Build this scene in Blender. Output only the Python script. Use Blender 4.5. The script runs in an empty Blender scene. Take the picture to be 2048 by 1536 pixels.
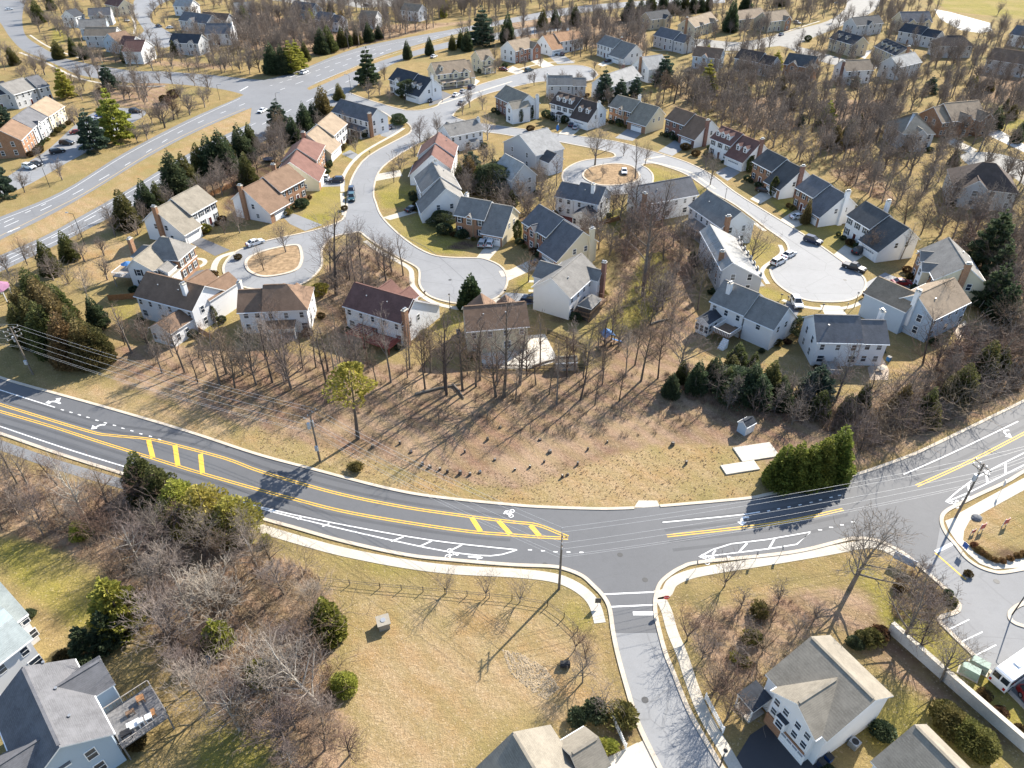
import bpy, math, random
import numpy as np
from mathutils import Vector, Matrix
from mathutils.geometry import tessellate_polygon
R = math.radians
rng = random.Random(7)
SC = bpy.context.scene
COL = SC.collection
# ------------------------------------------------------------------ survey of the site (drone camera 80 m up)
FL, TH, HC = 1420.0, R(36.3), 80.0
def P(u, v, z=0.0):
    x = (u-1024)/FL; y = -(v-768)/FL
    t = (HC-z)/(math.sin(TH)-y*math.cos(TH))
    return (t*x, t*(math.cos(TH)+y*math.sin(TH)))
def PV(pts, z=0.0): return [P(u, v, z) for u, v in pts]
def proj(x, y, z=0.0):
    d = np.array([x, y, z-HC]); f = d[1]*math.cos(TH)-d[2]*math.sin(TH); up = d[1]*math.sin(TH)+d[2]*math.cos(TH)
    return (1024+FL*d[0]/f, 768-FL*up/f)
def smooth(pts, n=6, closed=False):
    pts = [Vector((p[0], p[1])) for p in pts]; m = len(pts); out = []
    if m < 3: return [tuple(p) for p in pts]
    rg = range(m) if closed else range(m-1)
    for i in rg:
        if closed: a, b, c, d = pts[i-1], pts[i], pts[(i+1) % m], pts[(i+2) % m]
        else: a, b, c, d = pts[max(i-1, 0)], pts[i], pts[i+1], pts[min(i+2, m-1)]
        for k in range(n):
            t = k/n
            out.append(tuple(0.5*((2*b)+(c-a)*t+(2*a-5*b+4*c-d)*t*t+(3*b-a-3*c+d)*t**3)))
    if not closed: out.append(tuple(pts[-1]))
    return out
def inpoly(px, py, poly):
    px = np.asarray(px); py = np.asarray(py); r = np.zeros(px.shape, bool); n = len(poly); j = n-1
    for i in range(n):
        xi, yi = poly[i]; xj, yj = poly[j]
        if yi != yj:
            c = ((yi > py) != (yj > py)) & (px < (xj-xi)*(py-yi)/(yj-yi)+xi)
            r ^= c
        j = i
    return r
# ------------------------------------------------------------------ materials
MATS = {}
def _nt(name):
    m = bpy.data.materials.new(name); m.use_nodes = True
    nt = m.node_tree; b = nt.nodes['Principled BSDF']; return m, nt, b
def N(nt, t, **kw):
    n = nt.nodes.new(t)
    for k, v in kw.items():
        if k in n.inputs: n.inputs[k].default_value = v
        else: setattr(n, k, v)
    return n
def ramp(nt, fac, stops):
    r = nt.nodes.new('ShaderNodeValToRGB'); e = r.color_ramp.elements
    while len(e) < len(stops): e.new(0.5)
    for k, (p, c) in enumerate(stops): e[k].position = p; e[k].color = (*c, 1)
    nt.links.new(fac, r.inputs['Fac']); return r.outputs['Color']
def mixc(nt, fac, a, b, mode='MIX'):
    n = nt.nodes.new('ShaderNodeMix'); n.data_type = 'RGBA'; n.blend_type = mode
    for s, v in ((0, fac), (6, a), (7, b)):
        if isinstance(v, (int, float)): n.inputs[s].default_value = v
        elif isinstance(v, tuple): n.inputs[s].default_value = (*v, 1)
        else: nt.links.new(v, n.inputs[s])
    return n.outputs[2]
def math_(nt, op, a, b=0.0):
    n = nt.nodes.new('ShaderNodeMath'); n.operation = op
    for s, v in ((0, a), (1, b)):
        if isinstance(v, (int, float)): n.inputs[s].default_value = v
        else: nt.links.new(v, n.inputs[s])
    return n.outputs[0]
def noise(nt, scale, detail=4, rough=.6, co=None, w=None):
    n = nt.nodes.new('ShaderNodeTexNoise'); n.inputs['Scale'].default_value = scale
    n.inputs['Detail'].default_value = detail; n.inputs['Roughness'].default_value = rough
    if co is not None: nt.links.new(co, n.inputs['Vector'])
    return n.outputs['Fac']
def coord(nt, kind='Object'): return nt.nodes.new('ShaderNodeTexCoord').outputs[kind]
def setc(nt, b, col, rough=.9, spec=.2):
    nt.links.new(col, b.inputs['Base Color']); b.inputs['Roughness'].default_value = rough
    b.inputs['Specular IOR Level'].default_value = spec
def sc(c, k): return tuple(min(1, x*k) for x in c)
def flat(name, c, rough=.7, spec=.3, var=.12, scale=3.0, metal=0.0, stain=0.0):
    if name in MATS: return MATS[name]
    m, nt, b = _nt(name); co = coord(nt)
    f = noise(nt, scale, 5, .65, co)
    col = ramp(nt, f, [(.3, sc(c, 1-var)), (.7, sc(c, 1+var))])
    if stain:
        g = noise(nt, .35, 4, .6, co); col = mixc(nt, ramp(nt, g, [(.45, (0, 0, 0)), (.7, (stain,)*3)]), col, sc(c, .6))
    setc(nt, b, col, rough, spec); b.inputs['Metallic'].default_value = metal
    MATS[name] = m; return m
def shingle(name, c):
    if name in MATS: return MATS[name]
    m, nt, b = _nt(name); co = coord(nt)
    f = noise(nt, 9, 3, .7, co); g = noise(nt, .5, 4, .6, co)
    w = N(nt, 'ShaderNodeTexWave', wave_type='BANDS', bands_direction='Z'); w.inputs['Scale'].default_value = 2.6
    w.inputs['Distortion'].default_value = .4; nt.links.new(co, w.inputs['Vector'])
    vm = N(nt, 'ShaderNodeMapping'); vm.inputs['Scale'].default_value = (1.2, 1.2, 6); nt.links.new(co, vm.inputs['Vector'])
    vo = N(nt, 'ShaderNodeTexVoronoi'); vo.inputs['Scale'].default_value = 2.2; nt.links.new(vm.outputs[0], vo.inputs['Vector'])
    hs = N(nt, 'ShaderNodeSeparateColor'); nt.links.new(vo.outputs['Color'], hs.inputs[0])
    col = ramp(nt, f, [(.3, sc(c, .72)), (.7, sc(c, 1.28))])
    col = mixc(nt, .35, col, ramp(nt, hs.outputs[0], [(0, sc(c, .7)), (1, sc(c, 1.3))]))
    col = mixc(nt, math_(nt, 'MULTIPLY', w.outputs['Fac'], .34), col, sc(c, .55))
    col = mixc(nt, ramp(nt, g, [(.40, (0, 0, 0)), (.68, (.5, .5, .5))]), col, sc(c, 1.4))
    sm = N(nt, 'ShaderNodeMapping'); sm.inputs['Scale'].default_value = (.9, .9, .12); nt.links.new(co, sm.inputs['Vector']); st = noise(nt, 1.1, 4, .6, sm.outputs[0]); col = mixc(nt, ramp(nt, st, [(.5, (0, 0, 0)), (.72, (.4, .4, .4))]), col, sc(c, .6))
    setc(nt, b, col, .92, .15); MATS[name] = m; return m
def siding(name, c):
    if name in MATS: return MATS[name]
    m, nt, b = _nt(name); co = coord(nt)
    w = N(nt, 'ShaderNodeTexWave', wave_type='BANDS', bands_direction='Z', wave_profile='SAW'); w.inputs['Scale'].default_value = 1.6
    w.inputs['Distortion'].default_value = 0; nt.links.new(co, w.inputs['Vector'])
    g = noise(nt, .6, 5, .65, co)
    col = mixc(nt, math_(nt, 'MULTIPLY', ramp_f(nt, w.outputs['Fac'], .82, 1.0), .32), c, sc(c, .6))
    col = mixc(nt, ramp(nt, g, [(.45, (0, 0, 0)), (.75, (.22, .22, .22))]), col, sc(c, .78))
    setc(nt, b, col, .6, .3); MATS[name] = m; return m
def ramp_f(nt, fac, lo, hi):
    n = nt.nodes.new('ShaderNodeMapRange'); n.inputs[1].default_value = lo; n.inputs[2].default_value = hi
    nt.links.new(fac, n.inputs[0]); return n.outputs[0]
def brick(name, c):
    if name in MATS: return MATS[name]
    m, nt, b = _nt(name); co = coord(nt)
    sx = N(nt, 'ShaderNodeSeparateXYZ'); nt.links.new(co, sx.inputs[0])
    cx = N(nt, 'ShaderNodeCombineXYZ'); nt.links.new(math_(nt, 'ADD', sx.outputs[0], sx.outputs[1]), cx.inputs[0]); nt.links.new(sx.outputs[2], cx.inputs[1])
    t = N(nt, 'ShaderNodeTexBrick'); t.inputs['Scale'].default_value = 1.0; t.inputs['Brick Width'].default_value = .3; t.inputs['Row Height'].default_value = .1
    t.inputs['Mortar Size'].default_value = .012; nt.links.new(cx.outputs[0], t.inputs['Vector'])
    t.inputs['Color1'].default_value = (*sc(c, .75), 1); t.inputs['Color2'].default_value = (*sc(c, 1.25), 1); t.inputs['Mortar'].default_value = (.27, .22, .18, 1)
    g = noise(nt, 1.3, 4, .6, co)
    col = mixc(nt, ramp(nt, g, [(.4, (0, 0, 0)), (.75, (.5, .5, .5))]), t.outputs['Color'], sc(c, .7))
    setc(nt, b, col, .9, .15); MATS[name] = m; return m
def asphalt(name, c, light=.3, crack=.35):
    if name in MATS: return MATS[name]
    m, nt, b = _nt(name); co = coord(nt)
    f = noise(nt, 14, 3, .7, co); g = noise(nt, .09, 6, .62, co); h = noise(nt, .8, 4, .6, co)
    col = ramp(nt, f, [(.25, sc(c, .82)), (.75, sc(c, 1.18))])
    col = mixc(nt, ramp(nt, g, [(.35, (0, 0, 0)), (.7, (light,)*3)]), col, sc(c, 1.5))
    col = mixc(nt, ramp(nt, h, [(.5, (0, 0, 0)), (.8, (.35, .35, .35))]), col, sc(c, .75))
    v = N(nt, 'ShaderNodeTexVoronoi', feature='DISTANCE_TO_EDGE'); v.inputs['Scale'].default_value = .11
    d = N(nt, 'ShaderNodeTexNoise'); d.inputs['Scale'].default_value = .5; nt.links.new(co, d.inputs['Vector'])
    mx = mixc(nt, .35, co, d.outputs['Color'], 'ADD'); nt.links.new(mx, v.inputs['Vector'])
    k = N(nt, 'ShaderNodeMapRange'); k.inputs[1].default_value = .0; k.inputs[2].default_value = .012; k.inputs[3].default_value = crack; k.inputs[4].default_value = 0
    nt.links.new(v.outputs['Distance'], k.inputs[0])
    col = mixc(nt, k.outputs[0], col, sc(c, .55))
    setc(nt, b, col, .74, .34); MATS[name] = m; return m
def concrete(name, c=(.5, .46, .39)):
    if name in MATS: return MATS[name]
    m, nt, b = _nt(name); co = coord(nt)
    f = noise(nt, 5, 4, .7, co); g = noise(nt, .35, 5, .6, co)
    col = ramp(nt, f, [(.3, sc(c, .86)), (.7, sc(c, 1.12))])
    col = mixc(nt, ramp(nt, g, [(.42, (0, 0, 0)), (.72, (.55, .55, .55))]), col, sc(c, .68))
    setc(nt, b, col, .85, .2); MATS[name] = m; return m
def foliage(name, dark, light, hue=.04, trans=.38):
    if name in MATS: return MATS[name]
    m, nt, b = _nt(name); co = coord(nt)
    f = noise(nt, .9, 4, .65, co); oi = N(nt, 'ShaderNodeObjectInfo')
    gi = N(nt, 'ShaderNodeNewGeometry')
    col = ramp(nt, f, [(.35, dark), (.68, light)])
    h = N(nt, 'ShaderNodeHueSaturation')
    nt.links.new(math_(nt, 'ADD', math_(nt, 'MULTIPLY', oi.outputs['Random'], hue*2), .5-hue), h.inputs['Hue'])
    nt.links.new(math_(nt, 'ADD', math_(nt, 'MULTIPLY', gi.outputs['Random Per Island'], .7), .65), h.inputs['Value'])
    nt.links.new(col, h.inputs['Color']); setc(nt, b, h.outputs[0], .75, .2)
    if trans:
        t = N(nt, 'ShaderNodeBsdfTranslucent'); nt.links.new(h.outputs[0], t.inputs['Color'])
        mx = N(nt, 'ShaderNodeMixShader'); mx.inputs[0].default_value = trans
        nt.links.new(b.outputs[0], mx.inputs[1]); nt.links.new(t.outputs[0], mx.inputs[2])
        nt.links.new(mx.outputs[0], nt.nodes['Material Output'].inputs['Surface'])
    MATS[name] = m; return m
def bark(name, c, var=.3):
    if name in MATS: return MATS[name]
    m, nt, b = _nt(name); co = coord(nt); f = noise(nt, 3, 4, .7, co); oi = N(nt, 'ShaderNodeObjectInfo')
    col = ramp(nt, f, [(.3, sc(c, 1-var)), (.7, sc(c, 1+var))])
    h = N(nt, 'ShaderNodeHueSaturation'); nt.links.new(col, h.inputs['Color'])
    nt.links.new(math_(nt, 'ADD', math_(nt, 'MULTIPLY', oi.outputs['Random'], .6), .7), h.inputs['Value'])
    nt.links.new(math_(nt, 'ADD', math_(nt, 'MULTIPLY', oi.outputs['Random'], .05), .475), h.inputs['Hue'])
    setc(nt, b, h.outputs[0], .9, .1); MATS[name] = m; return m
def glass(name='window_glass', c=(.03, .04, .055)):
    if name in MATS: return MATS[name]
    m, nt, b = _nt(name); co = coord(nt, 'Object'); f = noise(nt, .7, 2, .5, co)
    oi = N(nt, 'ShaderNodeObjectInfo'); col = ramp(nt, f, [(.35, sc(c, .5)), (.7, sc(c, 2.2))]); col = mixc(nt, ramp(nt, oi.outputs['Random'], [(.5, (0, 0, 0)), (1, (.75, .75, .75))]), col, (.22, .23, .23)); setc(nt, b, col, .08, .6); MATS[name] = m; return m
def paint(name, c):
    if name in MATS: return MATS[name]
    m, nt, b = _nt(name); co = coord(nt); f = noise(nt, 2, 3, .5, co)
    setc(nt, b, ramp(nt, f, [(.3, sc(c, .93)), (.7, sc(c, 1.05))]), .28, .5); b.inputs['Coat Weight'].default_value = .4
    MATS[name] = m; return m
def marking(name, c, wear=.35):
    if name in MATS: return MATS[name]
    m, nt, b = _nt(name); co = coord(nt); f = noise(nt, 4, 6, .8, co); g = noise(nt, .4, 3, .5, co)
    col = mixc(nt, ramp(nt, f, [(.46, (0, 0, 0)), (.66, (wear*1.5,)*3)]), c, (.16, .16, .16))
    col = mixc(nt, ramp(nt, g, [(.45, (0, 0, 0)), (.7, (.25,)*3)]), col, sc(c, .7))
    setc(nt, b, col, .7, .3); MATS[name] = m; return m
# ------------------------------------------------------------------ mesh builder
class MB:
    def __init__(s): s.v = []; s.f = []; s.m = []
    def face(s, pts, m=0):
        i = len(s.v); s.v += [tuple(p) for p in pts]; s.f.append(tuple(range(i, i+len(pts)))); s.m.append(m)
    def box(s, x0, x1, y0, y1, z0, z1, m=0, mt=None, taper=0.0):
        i = len(s.v); t = taper
        s.v += [(x0, y0, z0), (x1, y0, z0), (x1, y1, z0), (x0, y1, z0), (x0+t, y0+t, z1), (x1-t, y0+t, z1), (x1-t, y1-t, z1), (x0+t, y1-t, z1)]
        for q, mm in (((0, 3, 2, 1), m), ((4, 5, 6, 7), m if mt is None else mt), ((0, 1, 5, 4), m), ((1, 2, 6, 5), m), ((2, 3, 7, 6), m), ((3, 0, 4, 7), m)):
            s.f.append(tuple(i+k for k in q)); s.m.append(mm)
    def slab(s, top, t=.18, m=0, ms=1, d=None):
        top = [Vector(p) for p in top]; dn = Vector(d) if d else Vector((0, 0, -t)); bot = [p+dn for p in top]
        s.face(top, m); s.face(list(reversed(bot)), ms)
        for k in range(len(top)):
            j = (k+1) % len(top); s.face([top[k], bot[k], bot[j], top[j]], ms)
    def tube(s, p0, p1, r0, r1, n=6, m=0, cap=True):
        p0 = Vector(p0); p1 = Vector(p1); d = (p1-p0)
        if d.length < 1e-6: return
        d.normalize(); a = d.orthogonal().normalized(); b = d.cross(a); i = len(s.v)
        for p, r in ((p0, r0), (p1, r1)):
            for k in range(n):
                t = 2*math.pi*k/n; s.v.append(tuple(p+a*(r*math.cos(t))+b*(r*math.sin(t))))
        for k in range(n):
            j = (k+1) % n; s.f.append((i+k, i+j, i+n+j, i+n+k)); s.m.append(m)
        if cap:
            s.f.append(tuple(i+n+k for k in range(n))); s.m.append(m); s.f.append(tuple(i+k for k in reversed(range(n)))); s.m.append(m)
    def poly(s, pts, z, m=0):
        vs = [Vector((p[0], p[1], z)) for p in pts]; i = len(s.v); s.v += [tuple(p) for p in vs]
        for t in tessellate_polygon([vs]):
            a, b, c = (vs[k] for k in t); n = (b-a).cross(c-a).z
            s.f.append(tuple(i+k for k in (t if n > 0 else reversed(t)))); s.m.append(m)
    def ribbon(s, pts, w, z0, z1=None, m=0, side=0.0):
        # flat (z1 None) or raised strip along a polyline; side -1..1 shifts it
        pts = [Vector((p[0], p[1], 0)) for p in pts]; n = len(pts); L = []; Rr = []
        for k in range(n):
            d = (pts[min(k+1, n-1)]-pts[max(k-1, 0)]).normalized(); nr = Vector((-d.y, d.x, 0)); o = nr*(side*w/2)
            L.append(pts[k]+nr*(w/2)+o); Rr.append(pts[k]-nr*(w/2)+o)
        zt = z0 if z1 is None else z1; i = len(s.v)
        for k in range(n): s.v += [(L[k].x, L[k].y, zt), (Rr[k].x, Rr[k].y, zt)]
        for k in range(n-1): a = i+2*k; s.f.append((a+1, a+3, a+2, a)); s.m.append(m)
        if z1 is not None:
            j = len(s.v)
            for k in range(n): s.v += [(L[k].x, L[k].y, z0), (Rr[k].x, Rr[k].y, z0)]
            for k in range(n-1):
                a = i+2*k; b = j+2*k
                s.f += [(a, a+2, b+2, b), (b+1, b+3, a+3, a+1)]; s.m += [m, m]
            for a, b in ((i, j), (i+2*n-2, j+2*n-2)):
                q = (b, b+1, a+1, a) if a == i else (a, a+1, b+1, b); s.f.append(q); s.m.append(m)
    def mesh(s, name, mats):
        me = bpy.data.meshes.new(name); me.from_pydata(s.v, [], s.f)
        for m in mats: me.materials.append(m)
        if len(mats) > 1: me.polygons.foreach_set('material_index', s.m)
        me.update(); return me
    def build(s, name, mats, parent=None, loc=None, rz=0.0):
        if not isinstance(mats, (list, tuple)): mats = [mats]
        return link(name, s.mesh(name, mats), parent, loc, rz)
def link(name, me, parent=None, loc=None, rz=0.0):
    o = bpy.data.objects.new(name, me); COL.objects.link(o)
    if parent is not None: o.parent = parent
    if loc is not None: o.location = loc if len(loc) == 3 else (loc[0], loc[1], 0)
    if rz: o.rotation_euler.z = rz
    return o
def tag(o, label=None, cat=None, group=None, kind=None):
    if label: o['label'] = label
    if cat: o['category'] = cat
    if group: o['group'] = group
    if kind: o['kind'] = kind
    return o
def empty(name, loc, rz=0.0):
    o = bpy.data.objects.new(name, None); COL.objects.link(o); o.location = (loc[0], loc[1], loc[2] if len(loc) > 2 else 0); o.rotation_euler.z = rz
    o.empty_display_size = .3; return o
def copy_tree(o, parent=None):
    c = o.copy(); COL.objects.link(c)
    if parent is not None: c.parent = parent
    for ch in list(o.children): copy_tree(ch, c)
    return c
def np_mesh(name, v, f, mats, mi=None):
    # v (n,3), f (m,k) all same size faces
    me = bpy.data.meshes.new(name); v = np.asarray(v, np.float32); f = np.asarray(f, np.int32); k = f.shape[1]
    me.vertices.add(len(v)); me.vertices.foreach_set('co', v.ravel())
    me.loops.add(f.size); me.loops.foreach_set('vertex_index', f.ravel())
    me.polygons.add(len(f)); me.polygons.foreach_set('loop_start', np.arange(0, f.size, k, dtype=np.int32))
    for m in mats: me.materials.append(m)
    if mi is not None: me.polygons.foreach_set('material_index', np.asarray(mi, np.int32))
    me.update(calc_edges=True); return me
FOOT = []      # footprints nothing may grow through (x,y polygons)
LAND = []      # (x, y, phrase) landmarks used when trees are described
WHITE = siding('white_siding', (.72, .72, .72)); CREAM = siding('cream_siding', (.62, .55, .40)); GREYS = siding('grey_siding', (.46, .47, .48))
TAN = siding('tan_siding', (.50, .43, .31)); BLUES = siding('blue_grey_siding', (.36, .44, .52)); STONE = brick('grey_stone', (.38, .35, .31))
TRIM = flat('white_trim', (.78, .78, .77), .5, .3, .05); BRICK = brick('red_brick', (.30, .125, .075)); BRICKT = brick('tan_brick', (.33, .165, .085)); BRICKD = brick('dark_brick', (.20, .09, .07))
GLASS = glass(); SHUT = flat('black_shutter', (.022, .024, .03), .6); DOORM = flat('dark_door', (.08, .02, .02), .5)
CONC = concrete('concrete'); CONCB = concrete('bright_concrete', (.52, .48, .41)); METAL = flat('grey_metal', (.35, .36, .37), .45, .5, .1, metal=.5)
WOOD = flat('deck_wood', (.20, .13, .085), .8, .2, .25); WOODG = flat('weathered_wood', (.30, .27, .24), .85, .2, .25); CEDARW = flat('cedar_fence', (.33, .17, .08), .85, .2, .25)
ROOF = {k: shingle('roof_'+k, c) for k, c in dict(brown=(.19, .125, .085), redbrown=(.155, .085, .07), tan=(.27, .21, .15), grey=(.20, .19, .175), dark=(.085, .085, .085),
        navy=(.05, .055, .064), slate=(.125, .125, .132), light=(.31, .305, .29), darkbrown=(.085, .065, .055), pale=(.27, .30, .295), greytan=(.23, .205, .165), orange=(.32, .19, .11), silver=(.30, .295, .285)).items()}
# ------------------------------------------------------------------ ground sheet
ZONES = dict(
 litter=[[(200,690),(420,690),(640,712),(940,742),(1175,745),(1300,700),(1400,730),(1520,770),(1640,800),(1800,760),(1900,690),(2060,600),(2060,790),(1868,878),(1726,935),(1600,930),(1450,890),(1300,890),(1150,935),(1040,985),(900,960),(760,925),(620,890),(400,825),(230,765)],
   [(630,570),(690,485),(740,490),(830,560),(830,600),(760,660),(700,700),(640,660)],
   [(1230,410),(1300,440),(1390,480),(1390,600),(1400,680),(1290,720),(1200,720),(1180,660),(1240,560)],
   [(1450,200),(1560,190),(1600,260),(1500,260)],[(1640,200),(1780,200),(1740,300),(1640,300)],[(1650,340),(1760,330),(1800,420),(1700,370)],[(1860,480),(2060,470),(2060,640),(1960,650),(1940,520)],[(1960,130),(2060,140),(2060,215),(1930,200)],
   [(-20,925),(240,985),(330,1000),(480,1075),(560,1120),(650,1150),(680,1250),(650,1350),(700,1450),(680,1560),(520,1560),(440,1420),(340,1330),(290,1240),(200,1130),(-20,1060)],
   [(470,10),(620,50),(760,50),(900,45),(1000,36),(880,55),(640,110),(560,110),(470,90)],
   [(330,400),(480,310),(640,220),(560,290),(480,370),(420,395)], [(1024,45),(1150,30),(1290,40),(1290,120),(1130,80),(1020,75)],
   [(150,110),(460,130),(460,140),(160,120)], [(180,180),(330,160),(340,220),(200,210)], [(1370,1230),(1560,1190),(1700,1170),(1790,1180),(1880,1230),(1780,1260),(1640,1250),(1540,1330),(1480,1440),(1400,1330)],
   [(1690,1265),(1780,1255),(1830,1320),(1940,1430),(1890,1440),(1800,1370)], [(640,350),(560,300),(540,330),(620,390)], [(1500,900),(1560,800),(1700,830),(1690,930),(1560,960)]],
 green=[[(752,372),(800,360),(838,378),(838,412),(800,415),(765,420)],[(772,440),(860,424),(900,420),(930,490),(935,512),(862,506),(800,470)],[(1284,510),(1330,500),(1340,600),(1290,650),(1190,690),(1160,660),(1250,600)],
   [(1448,490),(1500,472),(1545,486),(1555,500),(1530,560),(1450,540)],[(1500,575),(1540,575),(1590,600),(1550,600),(1545,640)],[(1530,395),(1580,395),(1690,455),(1700,490),(1660,500),(1600,460)],[(1590,470),(1640,450),(1720,490),(1690,510)],
   [(-20,1070),(100,1090),(230,1190),(210,1290),(120,1240),(-20,1120)],[(1690,1275),(2060,1560),(1780,1560),(1700,1440),(1800,1400)],[(1770,1260),(1880,1340),(2060,1500),(2060,1420),(1900,1270),(1800,1200),(1740,1130),(1700,1110),(1690,1130)],
   [(560,1095),(800,1125),(900,1150),(760,1150)],[(1120,1190),(1180,1210),(1190,1290),(1130,1250)],[(700,262),(740,300),(700,330),(680,300)],[(1130,520),(1160,540),(1100,570),(1040,590),(1030,560)],[(350,545),(440,560),(440,580),(400,600),(350,570)],
   [(100,100),(150,75),(165,110),(110,30)],[(1840,-10),(2060,-10),(2060,40),(1900,22)],[(1860,225),(2060,240),(2060,260),(1960,258)],[(380,1480),(480,1440),(620,1536),(380,1560)],[(1180,440),(1290,395),(1300,440),(1240,480)],[(1060,130),(1090,112),(1100,125)],
   [(1290,330),(1370,355),(1420,390),(1400,400),(1300,370)],[(1200,150),(1340,180),(1280,190),(1220,180)],[(640,365),(690,380),(680,430),(630,460),(600,440)],[(210,590),(270,600),(270,640),(230,640)], [(420,610),(470,620),(450,650),(390,670)], [(860,650),(935,600),(925,650),(880,690)]],
 straw=[[(230,775),(400,832),(640,898),(800,938),(950,975),(1060,975),(1160,930),(1280,890),(1400,880),(1530,880),(1500,990),(1274,1014),(1024,1008),(762,972),(512,905),(212,812),(42,765)],
   [(690,1190),(900,1190),(1100,1220),(1190,1290),(1240,1430),(1000,1450),(900,1560),(720,1560),(690,1400)],[(1340,1210),(1500,1180),(1620,1180),(1540,1280),(1420,1300),(1380,1280)],[(130,520),(230,430),(320,470),(230,560),(180,600)],
   [(1210,700),(1400,690),(1560,720),(1620,790),(1400,770),(1250,760)],[(1540,700),(1800,740),(1920,640),(1960,650),(1830,780),(1640,790)],[(180,384),(300,312),(400,260),(512,212),(600,180),(770,112),(960,60),(960,72),(760,122),(617,182),(512,240),(425,282),(262,375),(85,474),(-20,520),(-20,490),(112,424)],[(1800,1090),(2060,960),(2060,1110),(1960,1090)],
   [(1360,150),(1500,200),(1480,260),(1340,230)],[(860,880),(1000,880),(1100,920),(1000,960),(880,950)]],
 mulch=[[(1140,590),(1100,640),(1130,650)],[(480,350),(600,300),(640,350),(560,420),(440,420)],[(1900,1090),(1960,1110),(2060,1090),(2060,1120),(1970,1130)],[(1780,1262),(1830,1300),(2060,1510),(2060,1540),(1830,1330),(1770,1275)],[(1030,420),(1060,430),(1100,480),(1050,470)], [(100,1285),(190,1330),(205,1290),(160,1300)], [(1880,1170),(1910,1210),(1870,1240),(1840,1180)], [(1210,1430),(1280,1450),(1280,1490),(1240,1500)], [(880,500),(930,478),(960,490),(930,500)]])
ZONES = {k: [PV(p) for p in v] for k, v in ZONES.items()}
xs = np.concatenate([[-4000, -1500, -700], np.arange(-440, 441, 1.25), [700, 1500, 4000]])
ys = np.concatenate([[-3000, -500, -60], np.arange(20, 170, .9), np.arange(170, 320, 1.3), np.arange(320, 640, 2.4), [750, 1100, 2500, 6000]])
GX, GY = np.meshgrid(xs, ys)
nx, ny = len(xs), len(ys)
def zone_mask(polys, it):
    m = np.zeros(GX.shape)
    for p in polys: m[inpoly(GX, GY, p)] = 1
    for _ in range(it):
        q = np.pad(m, 1, mode='edge'); m = (q[1:-1, 1:-1]*2+q[:-2, 1:-1]+q[2:, 1:-1]+q[1:-1, :-2]+q[1:-1, 2:])/6
    return m
masks = {k: zone_mask(v, {'litter': 7, 'green': 5, 'straw': 7, 'mulch': 3}[k]) for k, v in ZONES.items()}
idx = np.arange(nx*ny).reshape(ny, nx)
fq = np.stack([idx[:-1, :-1], idx[:-1, 1:], idx[1:, 1:], idx[1:, :-1]], -1).reshape(-1, 4)
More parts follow.
